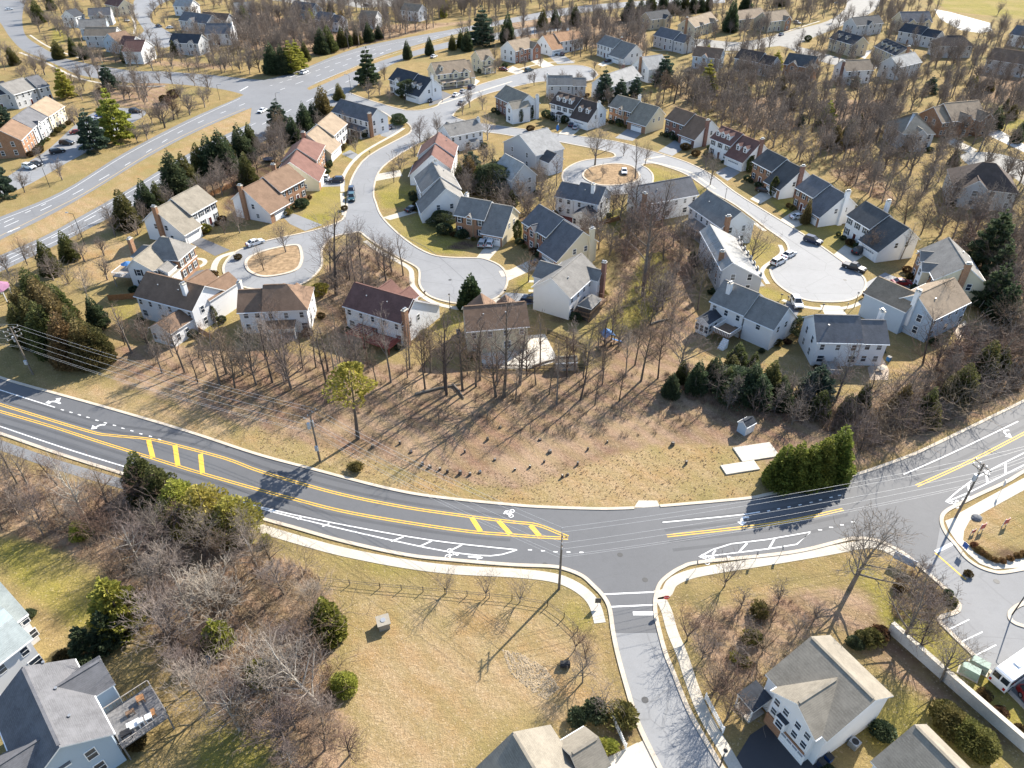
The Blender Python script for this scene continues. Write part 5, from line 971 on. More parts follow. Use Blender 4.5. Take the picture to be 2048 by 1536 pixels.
def sh_proto(key, seed, fol, n=1400, size=.3):
    v, f = sprays(random.Random(seed), 1.6, 1.0, 'round', n, size); root = empty('shrub', (0, 0, 0)); link('foliage', np_mesh('foliage', v, f, [FOL[fol]]), root)
    b = MB(); b.tube((0, 0, -.1), (0, 0, .9), .07, .03, 5); b.build('stem', BARK[1], root); EV[key] = dict(root=root, h=1.6, used=False, R=1.0)
sh_proto('shrub_ball', 65, 'ball'); sh_proto('shrub_green', 61, 'darkgreen'); sh_proto('shrub_olive', 62, 'olive'); sh_proto('shrub_rust', 63, 'rust'); sh_proto('shrub_yellow', 64, 'yellowgreen')
def place(pr, x, y, h, label, cat, group, rz=None, lean=None, wide=1.0, name=None):
    if not pr['used']: o = pr['root']; pr['used'] = True
    else: o = copy_tree(pr['root'])
    if name: o.name = name
    s = h/pr['h']; o.location = (x, y, 0); o.rotation_euler = ((lean or (0, 0))[0], (lean or (0, 0))[1], rng.uniform(0, 6.28) if rz is None else rz); o.scale = (s*wide, s*wide, s)
    for k in ('label', 'category', 'group'):
        if k in o: del o[k]
    tag(o, label, cat, group); return o
LAND += [(*P(u, v), s) for u, v, s in [(545,520,'the oval traffic island'),(1220,350,'the round planted island'),(930,560,'the lower turning circle'),(1640,540,'the sunny turning circle'),(1150,148,'the upper turning circle'),(640,922,'the transformer pole'),(66,749,'the cross-armed pole'),(1118,1178,'the junction pole'),(1911,1033,'the entrance pole'),
   (1493,855,'the little blue shed'),(1495,915,'the pale slabs'),(768,1250,'the concrete box'),(1265,1220,'the stop line'),(1610,960,'the clipped roadside evergreens'),(480,205,'the highway junction'),(350,900,'the yellow hatching'),(1000,1050,'the second yellow hatching'),(1297,1010,'the kerb apron'),(1040,705,'the pool patio'),(1214,681,'the blue playset'),(1450,1450,'the white picket fence'),(1880,1380,'the retaining wall'),(230,225,'the parking court'),(110,140,'the crossing street'),(420,1320,'the woodland bench'),(230,1250,'the bright corner lawn'),(1930,1180,'the parking bays'),(900,1190,'the meadow fence'),(1900,30,'the bright court'),(1560,75,'the pale estate street')]]
def the(s): return s if s.startswith('the ') else 'the '+s
USED = {}
def describe(kind, x, y, alt=()):
    """a description by what the tree stands next to, unique where the place allows it"""
    ds = sorted(((lx-x)**2+(ly-y)**2, lx, ly, s) for lx, ly, s in LAND)[:7]
    def rel(d): 
        dx, dy = x-d[1], y-d[2]
        return 'beside' if abs(dx) > abs(dy)*1.15 else ('behind' if dy > 0 else 'in front of')
    cands = [f"{k} {rel(ds[i])} {the(ds[i][3])}" for i in (0, 1, 2) for k in (kind, *alt)]
    cands += [f"{k} between {the(ds[i][3])} and {the(ds[j][3])}" for i, j in ((0, 1), (0, 2), (1, 2), (0, 3), (1, 3), (2, 3), (0, 4), (1, 4), (0, 5), (1, 5), (2, 5), (0, 6)) for k in (kind, *alt)]
    for c in cands:
        if c not in USED and 4 <= len(c.split()) <= 16: USED[c] = 1; return c, False
    return cands[0], True
TREES = []    # (x, y, h, form, proto index, described-kind)
def bt(u, v, h, form='open', k=None, lean=None): x, y = P(u, v); h *= 1.3 if v < 300 and u < 700 else 1.0; TREES.append((x, y, h, form, k, lean, True))
for a in [(672,588,22,'forest',0),(726,567,17,'forest',2),(700,560,13,'forest'),(772,561,13,'open',2),(572,505,10,'open',0),(528,541,8,'open',1),(1057,563,8.5,'open',1),(1285,592,26,'forest',1),(1268,470,17,'forest',2),(1320,455,16,'forest',1),(1240,440,14,'open',0),(1497,545,16,'open',2),(1361,745,14,'open',0),
  (1007,795,22,'forest',2),(893,790,18,'forest',0),(1113,808,15,'forest',1),(782,765,17,'forest',3),(1222,690,13,'forest'),(1205,740,14,'forest'),(470,775,12,'open',1),(545,765,15,'forest'),(575,760,15,'forest',3),(440,770,13,'forest'),(370,745,12,'forest',0),(632,735,13,'forest'),(668,740,11,'forest'),(850,745,12,'forest'),(960,760,14,'forest',0),(1040,770,16,'forest',1),(700,765,12,'forest'),(815,755,10,'forest'),(925,780,17,'forest'),(1080,735,14,'forest'),(1150,745,12,'forest'),(1170,770,13,'forest'),
  (300,700,9,'open',1),(250,690,8,'open',1),(345,690,10,'open',0),(175,600,11,'pale',0),(55,530,9,'open'),(80,530,8,'open'),(480,466,9,'pale',1),(450,468,6,'vase'),(300,1010,9,'open'),
  (1700,1178,16,'open',0,(0,.1)),(1801,1283,13,'open',0),(1836,1306,10,'open',1),(1881,1363,11,'open',2),(1449,1173,7.5,'vase',1),(1374,1281,6,'vase',0),(1404,1318,7,'vase',1),(1424,1392,6,'vase',0),(1174,1330,7,'open',1),(1206,1420,6,'vase',1),(1150,1300,6,'vase',0),(1435,1400,8,'vase',0),(1452,1440,8,'open',1),
  (893,1187,6,'vase',1),(972,1194,6,'vase',1),(1040,1204,6,'vase',1),(1165,1365,7,'open',0),(644,1415,15,'pale',0,(-.15,-.5)),(560,1395,12,'pale',1),(35,968,13,'forest',0),(166,1026,12,'pale',0),(115,970,8,'open',1),(235,1012,5,'forest',1),
  (330,1090,10,'open',0),(420,1110,11,'open',2),(500,1100,10,'open',0),(545,1130,9,'open',1),(280,1130,11,'pale',0),(330,1190,12,'pale',1),(380,1240,12,'pale',0),(350,1300,12,'pale',1),(450,1230,11,'pale',1),(480,1460,11,'pale',0),(575,1490,10,'open',0),(650,1500,8,'open',1),(700,1510,7,'open',1),(420,1420,10,'pale',1),
  (1190,330,16,'open',0),(1205,355,5,'vase'),(1270,358,13,'forest',0),(1290,330,9,'open'),(1420,370,11,'open',0),(1410,340,8,'open'),(1247,312,6,'vase'),(1113,372,10,'forest'),(1060,440,9,'open'),(1108,450,12,'open'),(875,275,9,'open',0),(840,285,10,'pale',1),(975,280,12,'pale',0),(855,300,8,'open'),(788,365,8,'open',0),(640,310,9,'open',1),(715,285,7,'open'),(712,305,6,'vase'),(915,265,6,'vase'),(940,215,9,'open'),(965,220,8,'open'),(925,230,7,'vase'),
  (700,290,5,'vase'),(898,172,8,'open',1),(990,148,8,'open',1),(738,198,9,'open',0),(770,160,8,'open',0),(760,190,8,'open'),(780,205,7,'open',1),(1090,165,5,'vase'),(1060,165,5,'vase'),(1190,160,5,'vase'),(1100,215,8,'open',1),(1325,208,14,'forest',1),(1348,207,16,'forest',2),(1340,205,11,'forest'),(1372,190,12,'forest'),(1445,205,14,'forest'),(1310,175,10,'open'),
  (500,140,10,'open'),(520,145,11,'open'),(270,165,7,'vase'),(198,155,9,'open',0),(182,160,7,'vase'),(160,160,7,'vase'),(275,180,8,'open',0),(295,192,9,'open',0),(260,200,7,'open'),(320,168,6,'vase'),(345,168,7,'vase'),(390,172,8,'vase'),(418,182,9,'vase'),(410,215,8,'open',0),(380,230,8,'open'),(348,240,9,'open'),(330,256,9,'open'),(322,245,7,'open'),(295,280,7,'vase'),(275,285,6,'vase'),(430,128,9,'open'),(450,145,8,'vase'),(465,140,8,'vase'),(485,138,7,'vase'),(500,148,8,'vase'),(150,250,7,'open'),(165,258,8,'open'),(85,325,7,'open',1),(125,360,8,'open'),(50,385,8,'vase'),(95,90,6,'vase'),(80,65,9,'open'),(65,45,9,'open'),(10,140,7,'vase'),(90,150,9,'open'),(300,80,7,'vase'),(245,70,6,'open'),
  (515,345,9,'open'),(445,390,10,'open',0),(470,385,9,'open',1),(430,395,8,'open'),(522,320,10,'open',0),(545,300,9,'open'),(290,445,7,'open',1),(220,440,6,'vase'),(560,270,8,'open'),
  (1480,80,9,'open',0),(1505,85,8,'open'),(1590,55,8,'open',1),(1570,115,7,'vase'),(1645,120,7,'vase'),(1995,30,10,'vase',0),(1665,45,9,'open'),(1740,20,8,'vase'),(1930,75,8,'vase'),(1955,80,8,'vase'),(1965,300,8,'vase'),(1890,295,9,'open'),(1675,790,13,'forest',1),(1845,730,13,'forest',2),(1640,800,9,'open',0),(1800,830,11,'forest'),(1720,900,8,'open'),(1855,640,12,'forest',1),(1740,515,9,'open',1),(1800,520,11,'forest'),(1770,620,6,'vase'),(1775,640,6,'vase'),(1395,620,11,'forest',1),(1410,560,9,'open'),(1325,620,11,'open'),(1300,650,9,'forest'),(1340,680,10,'open'),(1350,560,12,'forest'),(1378,500,10,'open')]: bt(*a)
NEXP = len(TREES)
def free(x, y, m=0):
    for p in FOOT:
        if abs(p[0][0]-x) < 45 and abs(p[0][1]-y) < 45 and bool(inpoly(np.array([x]), np.array([y]), p)[0]): return False
    for p in ROADS:
        if bool(inpoly(np.array([x]), np.array([y]), p)[0]): return False
    return True
def scatter(px, n, hr, forms, mind=2.2, seed=1):
    r = random.Random(seed); poly = PV(px); xs_ = [p[0] for p in poly]; ys_ = [p[1] for p in poly]; got = []; tries = 0
    while len(got) < n and tries < n*40:
        tries += 1; x = r.uniform(min(xs_), max(xs_)); y = r.uniform(min(ys_), max(ys_))
        if not inpoly(np.array([x]), np.array([y]), poly)[0] or any((x-a)**2+(y-b)**2 < mind*mind for a, b in got) or not free(x, y): continue
        got.append((x, y))
    return [(x, y, r.uniform(*hr), r.choice(forms), None, None, False) for x, y in got]
TREES += scatter([(230,690),(420,705),(640,715),(900,745),(1180,755),(1300,720),(1330,790),(1180,825),(960,800),(700,790),(420,780),(260,735)], 50, (7, 15), ['forest', 'forest', 'forest', 'open'], 3.0, 3)
TREES += scatter([(645,560),(690,490),(760,505),(820,560),(810,600),(700,650)], 16, (7, 13), ['forest', 'open', 'brush'], 2.5, 4)
TREES += scatter([(1240,420),(1330,440),(1390,470),(1390,560),(1390,650),(1290,710),(1200,720),(1190,680),(1280,600)], 30, (7, 13), ['forest', 'open', 'open', 'brush'], 3, 5)
TREES += scatter([(1560,790),(1700,800),(1850,760),(1900,690),(1980,660),(2060,640),(2060,760),(1850,865),(1720,905),(1690,870),(1560,850)], 85, (6, 11), ['forest', 'open', 'brush', 'brush', 'brush'], 3, 6)
TREES += scatter([(-20,930),(240,985),(330,1005),(480,1080),(560,1125),(640,1150),(640,1250),(660,1350),(660,1480),(560,1550),(440,1420),(330,1330),(280,1240),(200,1130),(-20,1050)], 66, (5, 9.5), ['open', 'pale', 'open', 'brush'], 2.6, 7)
TREES += scatter([(1380,1240),(1560,1195),(1640,1220),(1600,1300),(1530,1380),(1480,1440),(1420,1360)], 16, (3.5, 6), ['vase', 'brush', 'vase'], 3, 8)
TREES += scatter([(1350,760),(1450,735),(1590,770),(1620,840),(1500,835),(1380,800)], 16, (5, 9), ['brush', 'open', 'forest'], 2.5, 87)
TREES += scatter([(1820,1130),(1890,1180),(1905,1215),(1860,1240),(1790,1230)], 8, (2.5, 5), ['brush', 'vase'], 2, 18)
TREES += scatter([(1345,180),(1440,150),(1600,180),(1790,200),(1790,290),(1760,400),(1880,470),(2060,420),(2060,640),(1970,650),(1950,520),(1840,440),(1700,380),(1600,330),(1500,280),(1400,250)], 250, (8, 14), ['forest', 'forest', 'open', 'brush'], 3.4, 9)
TREES += scatter([(470,20),(620,60),(760,60),(900,50),(1000,40),(880,54),(640,115),(560,112),(470,90)], 110, (10, 15), ['forest', 'open'], 3.5, 10)
TREES += scatter([(1024,50),(1150,36),(1290,45),(1290,120),(1180,110),(1090,62)], 60, (10, 15), ['forest', 'open'], 3.5, 11)
TREES += scatter([(340,400),(480,320),(640,235),(560,300),(480,370),(420,395)], 16, (6, 10), ['open'], 3, 12)
TREES += scatter([(1300,100),(1480,115),(1640,155),(1800,140),(1960,110),(2060,150),(2060,250),(1900,195),(1780,190),(1560,180)], 95, (8, 13), ['open', 'forest'], 4, 13)
TREES += scatter([(400,60),(600,80),(540,130),(480,130),(380,110)], 40, (9, 13), ['open'], 4, 14)
TREES += scatter([(620,-5),(1020,-10),(1000,30),(760,45),(640,40)], 70, (9, 14), ['forest', 'open'], 4, 15)
TREES += scatter([(1450,-10),(1790,-12),(1790,50),(1650,20),(1560,10)], 26, (7, 11), ['open'], 5, 16)
TREES += scatter([(860,300),(940,340),(1020,390),(1100,420),(1030,430),(900,390)], 22, (6, 10), ['open', 'brush'], 3, 17)
TREES += scatter([(100,110),(330,120),(500,140),(490,150),(330,150),(120,130)], 26, (8, 11), ['open', 'vase'], 4, 19)
TREES += scatter([(1290,60),(1480,110),(1640,150),(1800,130),(2060,140),(2060,62),(1900,42),(1820,2),(1700,-12),(1290,30)], 230, (8, 13), ['open', 'forest'], 4, 41)
TREES += scatter([(520,-12),(1300,-14),(1290,20),(1024,30),(760,50),(520,50)], 230, (10, 15), ['forest', 'open'], 4, 42)
TREES += scatter([(60,-10),(500,-10),(520,130),(330,125),(120,100),(40,10)], 150, (8, 12), ['open', 'vase'], 4.5, 43)
TREES += scatter([(0,100),(120,150),(330,190),(470,200),(330,260),(0,160)], 40, (6, 10), ['open', 'vase'], 5, 44)
TREES += scatter([(1760,200),(2060,170),(2060,640),(1900,560),(1780,420)], 110, (8, 13), ['forest', 'open', 'open'], 4.5, 45)
TREES += scatter([(760,330),(900,290),(1100,320),(1110,470),(1020,440),(900,400)], 26, (5, 9), ['open', 'vase', 'brush'], 3, 46)
TREES += scatter([(980,110),(1320,150),(1320,250),(1180,250),(1000,160)], 40, (5, 9), ['open', 'vase'], 4, 47)
TREES += scatter([(1120,420),(1290,400),(1250,560),(1160,520)], 14, (6, 11), ['open', 'brush'], 3, 48)
TREES += scatter([(880,80),(1000,60),(1280,80),(1300,130),(1180,120),(1000,95)], 60, (8, 12), ['open', 'forest'], 3.5, 49)
TREES += scatter([(-20,560),(200,430),(330,400),(300,460),(200,600),(-20,640)], 12, (6, 9), ['open', 'brush'], 4, 50)
TREES += scatter([(700,270),(560,340),(440,400),(300,440),(420,380),(600,250)], 24, (6, 10), ['open', 'brush'], 3, 51)
# the 290 that show largest stand as objects; the rest of the woods is one mass
order = sorted(range(len(TREES)), key=lambda i: -(1.6 if TREES[i][6] else 1)*TREES[i][2]/math.hypot(TREES[i][0], TREES[i][1], HC))
KEEP = set(order[:305]); WOODS = [TREES[i] for i in range(len(TREES)) if i not in KEEP]
FORMN = {'forest': ('tall slender bare tree', 'straight-trunked leafless tree', 'slim grey bare tree'), 'open': ('spreading bare tree', 'broad leafless tree', 'round-crowned bare tree'), 'vase': ('small vase-shaped bare tree', 'young leafless tree'), 'pale': ('pale-limbed bare tree', 'light-barked leafless tree'), 'brush': ('low multi-stemmed bare tree', 'bushy leafless sapling')}
rt = random.Random(77)
for i in sorted(KEEP, key=lambda i: -TREES[i][2]):
    x, y, h, form, k, lean, ex = TREES[i]; FS = FAR if math.hypot(x, y, HC) > 270 else PROT; pr = FS[form][k if k is not None and k < len(FS[form]) else rt.randrange(len(FS[form]))]; nm = FORMN[form]
    first = ('tallest ' if h > 20 else '')+nm[0]
    lb, shared = describe(first, x, y, nm[1:])
    place(pr, x, y, h, lb, 'bare tree', 'bare trees '+lb.split(' ', 2)[2] if shared else 'bare winter trees', wide=rt.uniform(.8, 1.3), lean=lean or (rt.gauss(0, .05), rt.gauss(0, .05)), rz=(0 if lean else None))
# far wood mass
def bake(lst, name, keep=1.0):
    V = []; F_ = []; o = 0; r = random.Random(5); cache = {}
    for x, y, h, form, k, lean, ex in lst:
        j = r.randrange(len(FAR[form])); pr = FAR[form][j]
        if (form, j) not in cache:
            t, c = pr['raw']; c2 = [s for q, s in enumerate(c) if q % 3 != 2]; v1, f1 = tubes([(a, b, r0*1.15, r1*1.25) for a, b, r0, r1 in t+c2], 3); cache[(form, j)] = (v1, f1)
        v, f = cache[(form, j)]; s = h/pr['h']; a = r.uniform(0, 6.28); R2 = np.array([[math.cos(a), -math.sin(a), 0], [math.sin(a), math.cos(a), 0], [0, 0, 1]])
        V.append((v*s)@R2.T+np.array([x, y, 0])); F_.append(f+o); o += len(v)
    return link(name, np_mesh(name, np.concatenate(V), np.concatenate(F_), [TWIG[0]]))
if WOODS: tag(bake(WOODS, 'woods'), 'distant bare woodland beyond the houses', None, None, 'stuff')
# undergrowth
def undergrowth(px_list, name, mat, seed, hr=(.5, 1.6), wd=.026):
    r = np.random.default_rng(seed); V = []
    for px, n in px_list:
        poly = PV(px); a = np.array(poly); xs_ = r.uniform(a[:, 0].min(), a[:, 0].max(), n*4); ys_ = r.uniform(a[:, 1].min(), a[:, 1].max(), n*4)
        m = inpoly(xs_, ys_, poly)
        for q in ROADS+FOOT: m &= ~inpoly(xs_, ys_, q)
        xs_ = xs_[m][:n]; ys_ = ys_[m][:n]
        for x, y in zip(xs_, ys_):
            k = r.integers(14, 26); h = r.uniform(*hr); th = r.uniform(0, 6.28, k); tl = r.uniform(.15, 1.1, k); L = h*r.uniform(.5, 1.1, k)
            bx = x+r.normal(0, .25*h, k); by = y+r.normal(0, .25*h, k); d = np.stack([np.sin(tl)*np.cos(th), np.sin(tl)*np.sin(th), np.cos(tl)], 1)
            p0 = np.stack([bx, by, np.zeros(k)], 1); p1 = p0+d*L[:, None]; sd = np.stack([-np.sin(th+r.normal(0, .6, k)), np.cos(th), r.normal(0, .3, k)], 1)*wd
            V.append(np.stack([p0-sd, p0+sd, p1+sd*.5, p1-sd*.5], 1))
    V = np.concatenate(V).reshape(-1, 3); tag(link(name, np_mesh(name, V, np.arange(len(V)).reshape(-1, 4), [mat])), kind='stuff')
re_ = random.Random(23)
for px_, n_, lab_ in (([(520,-5),(1000,-8),(900,40),(560,60)], 10, 'evergreen scattered in the top woods'), ([(1330,120),(1780,150),(1760,380),(1450,230)], 12, 'evergreen scattered through the big woods'), ([(1800,150),(2060,170),(2060,250),(1850,200)], 8, 'evergreen in the estate woods'), ([(900,320),(1010,360),(1040,420),(930,400)], 5, 'evergreen in the inner backyards'), ([(1580,800),(1850,790),(2040,700),(1880,850),(1700,890)], 8, 'evergreen mixed into the roadside brush')):
    for x_, y_, h_, *_r in scatter(px_, n_, (4, 9), ['open'], 4, 60+n_): place(EV[re_.choice(['cedar', 'pine', 'bronze', 'cedar2' if 'roadside' in lab_ or 'inner' in lab_ else 'ypine'])], x_, y_, h_, lab_, 'evergreen tree', lab_.replace('evergreen', 'evergreens'), wide=re_.uniform(.95, 1.4))
for x_, y_, h_, *_r in scatter([(1345,765),(1420,745),(1500,730),(1570,770),(1580,825),(1500,820),(1400,800)], 15, (4, 7.5), ['open'], 3.2, 88): place(EV[re_.choice(['cedar', 'dark', 'round', 'cedar'])], x_, y_, h_, 'loose dark juniper in the wide tangled mass behind the little blue shed', 'evergreen tree', 'juniper tangle behind the little blue shed', wide=re_.uniform(1.0, 1.5))
undergrowth([([(230,700),(640,715),(1180,750),(1330,740),(1520,800),(1480,860),(1180,880),(960,860),(700,850),(420,800)], 550), ([(1560,800),(1700,830),(1850,780),(1900,700),(2060,640),(2060,770),(1850,865),(1720,910),(1690,890)], 1500), ([(1240,420),(1390,470),(1390,660),(1200,720)], 350), ([(640,560),(700,490),(830,570),(700,680)], 350)], 'undergrowth', TWIG[1], 3)
undergrowth([([(-20,930),(240,985),(330,1005),(480,1080),(640,1150),(660,1350),(680,1540),(560,1550),(440,1420),(330,1330),(200,1130),(-20,1050)], 2300), ([(1380,1240),(1560,1195),(1640,1220),(1480,1440)], 160), ([(1800,1120),(1905,1200),(1870,1240),(1780,1240)], 160)], 'brush_thicket', bark('tan_brush', (.34, .25, .165)), 4, (.3, .9), .018)
undergrowth([([(1345,180),(1600,180),(1790,200),(1790,290),(1760,400),(2060,430),(2060,640),(1970,650),(1840,440),(1600,330),(1400,250)], 1300), ([(1345,760),(1450,735),(1590,770),(1640,850),(1500,840),(1380,800)], 260), ([(470,20),(900,48),(640,115),(470,90)], 700)], 'woodland_brush', bark('woodland_brush', (.28, .20, .13)), 6, (.5, 1.5))
undergrowth([([(700,960),(1024,1003),(1280,1010),(1494,990),(1530,890),(1280,900),(1000,945),(700,900),(512,850),(512,895)], 1300)], 'dry_grass', bark('straw_tufts', (.50, .38, .22)), 8, (.1, .22), .014)
# evergreens: px base, height, prototype, width factor, description
def ev(u, v, h, key, label, wide=1.0, group=None, cat='evergreen tree', lean=None):
    x, y = P(u, v); h *= 1.3 if v < 160 else (1.18 if v < 400 else 1.0); return place(EV[key], x, y, h, label, cat, group, wide=wide, lean=lean)
G1 = 'dense conifer clump above the cross-armed pole'; L1 = 'bronze-green cedar in the dense clump above the cross-armed pole'
for u, v, h, k in [(60,650,10,'bronze'),(88,690,12,'cedar'),(118,668,12,'bronze'),(80,615,10,'cedar2'),(112,705,12,'cedar2'),(142,690,13,'bronze'),(168,705,11,'cedar'),(150,725,12,'bronze'),(185,728,11,'bronze'),(205,722,9,'cedar2'),(60,690,10,'cedar'),(100,640,11,'bronze'),(132,640,9,'cedar2')]: ev(u, v, h, k, L1, 1.1, G1)
ev(105,548,9,'cedar','cedar beside the highway, larger of the pair above the dense clump',1.1); ev(142,520,8,'cedar2','smaller cedar of the highway pair, near the lone street lamp'); ev(200,655,8,'dark','dark cone-shaped cedar beside the brown-roofed house with sunroom')
G2 = 'cedars in the belt between highway and white houses'; L2 = 'dark cedar in the belt between the highway and the brown-roofed houses'
for u, v, h, k in [(358,392,12,'dark'),(380,380,10,'cedar'),(405,352,9,'cedar'),(428,350,11,'dark'),(452,345,12,'dark'),(462,335,9,'cedar'),(488,325,11,'dark'),(505,300,8,'cedar'),(500,372,9,'cedar'),(258,455,11,'cedar2'),(300,425,10,'dark'),(322,415,8,'cedar'),(590,285,8,'dark'),(560,262,9,'pine'),(612,262,9,'dark'),(630,255,8,'dark'),(650,248,12,'bronze'),(680,200,6,'rust' if False else 'bronze')]: ev(u, v, h, k, L2, 1.15, G2)
ev(135,195,10,'ypine','olive pyramidal conifer beside the slate-roofed town house',.95); ev(222,180,9,'pine','dark pine on the mound by the parking court'); ev(240,280,14,'ypine','bright yellow-green pine between the parked cars and the highway',1.05); ev(192,300,11,'pine','blue-green pine at the parking court entrance',1.1); ev(5,395,10,'pine','pine at the town houses, beside the parking court exit'); ev(12,255,8,'pine','pine behind the brick end town house')
for u, v, h, k, l in [(30,130,6.5,'cedar2','round dark evergreen with two trunks beside the bend'),(120,118,7,'cedar2','wide dark evergreen thicket behind the bend'),(150,112,7,'cedar','dark evergreen thicket beside the pale green roof'),(170,118,6.5,'dark','dark evergreen under the lavender gable'),(255,125,6,'cedar2','round dark evergreen before the white gable'),(82,45,10,'cedar2','tall dark evergreen beside the upper bend'),(105,20,8,'cedar','dark evergreen behind the upper bend'),(350,110,5.5,'cedar','dark evergreen below the navy house with two gables'),(492,60,10,'cedar2','tall evergreen beside the broad slate-roofed house')]: ev(u, v, h, k, l, 1.15)
G3 = 'evergreen row along the far side of the highway'; L3 = 'evergreen in the row along the far verge of the highway'
for u, v, h, k in [(548,148,11,'dark'),(568,148,10,'dark'),(585,145,10,'ypine'),(597,136,9,'ypine'),(612,122,7,'cedar'),(645,108,10,'dark'),(660,104,10,'cedar2'),(685,94,8,'cedar'),(697,92,7,'cedar'),(715,88,7,'bronze'),(738,84,8,'dark'),(758,78,6,'dark')]: ev(u, v, h, k, L3, 1.15, G3)
ev(738,172,13,'spruce','dark spruce behind the street lamp at the highway verge'); ev(965,92,14,'pine','tall blue-green pine behind the cream house with small porch',1.05); ev(1016,86,12,'dark','dark spruce beside the tall blue-green pine'); ev(935,102,9,'dark','cedar behind the tan gabled house'); ev(922,96,7,'cedar','small cedar near the tan gabled house'); ev(905,100,6,'cedar2','low evergreen at the highway side of the tan gabled house'); ev(860,110,7,'dark','evergreen behind the navy twin-dormer house'); ev(815,118,7,'dark','evergreen at the highway edge of the navy twin-dormer house')
G4 = 'evergreens screening the highway behind the dark cross-gabled house'; L4 = 'evergreen in the screen between the highway and the dark cross-gabled house'
for u, v, h, k in [(1258,42,11,'dark'),(1280,40,9,'dark'),(1300,30,11,'cedar'),(1325,28,10,'dark'),(1350,28,9,'dark'),(1368,26,10,'cedar'),(1385,26,9,'dark'),(1400,24,8,'dark'),(1415,22,8,'cedar'),(1490,20,10,'dark'),(1560,12,9,'dark'),(1150,50,9,'cedar'),(1110,55,8,'dark'),(1085,60,9,'cedar')]: ev(u, v, h, k, L4, 1.2, G4)
ev(1460,64,14,'dark','tall dark conifer between two tan houses on the pale street',.9); ev(1326,172,11,'pine','pine behind the white gable with tall brown chimney',1.0); ev(1207,205,11,'pine','pine behind the brick house with double garage',.9); ev(1270,200,8,'pine','blue-green pine behind the double-garage house'); ev(1240,205,8,'pine','small pine beside the pale grey-roofed house'); ev(1412,190,11,'ypine','yellow-green pine in the woods behind the houses')
ev(943,616,8.5,'magnolia','dense glossy magnolia at the lower turning circle'); ev(1610,447,7.5,'bronze','tall bronze cone evergreen beside the white car driveway',.62); ev(1545,392,5,'arbor','narrow evergreen beside the tan brick house garage',1.2); ev(1580,388,5,'arbor','narrow evergreen between the tan brick and charcoal-roofed houses',1.2); ev(1498,345,4.5,'arbor','dark narrow evergreen behind the tan brick house entrance',1.3); ev(1772,638,6.5,'arbor','dark columnar evergreen beside the grey-blue house drive',1.1)
for u, v, h, l in [(1965,540,15,'largest dark pine beside the cream-gabled house'),(1985,575,11,'dark pine between the cream-gabled house and the woods'),(1975,620,11,'dark pine beside the tan-roofed grey-blue house'),(2000,640,9,'lower dark pine behind the grey-blue house')]: ev(u, v, h, 'spruce', l, 1.15)
for u, v, h, l in [(1985,258,7,'dark evergreen beside the white double garage'),(2040,275,6,'dark evergreen beside the bright driveway'),(2030,285,5,'small dark evergreen under the one by the bright driveway'),(1905,330,4.5,'dark globe evergreen on the eastern circle')]: ev(u, v, h, 'dark', l, 1.3)
G5 = 'evergreens standing in a row at the main road'; 
for n, (u, v, h) in enumerate([(1556,968,8.5),(1582,968,9),(1608,966,8.5),(1634,960,9.5),(1660,950,10.5)]): ev(u, v, h, 'roadcedar' if n % 2 else 'roadcedar2', ['dense evergreen at the slab end of the roadside row','dense evergreen second from the slabs in the roadside row','dense evergreen in the middle of the roadside row','dense evergreen beside the tallest one in the roadside row','tallest dense evergreen of the roadside row, by the gravel track'][n], 1.02, G5)
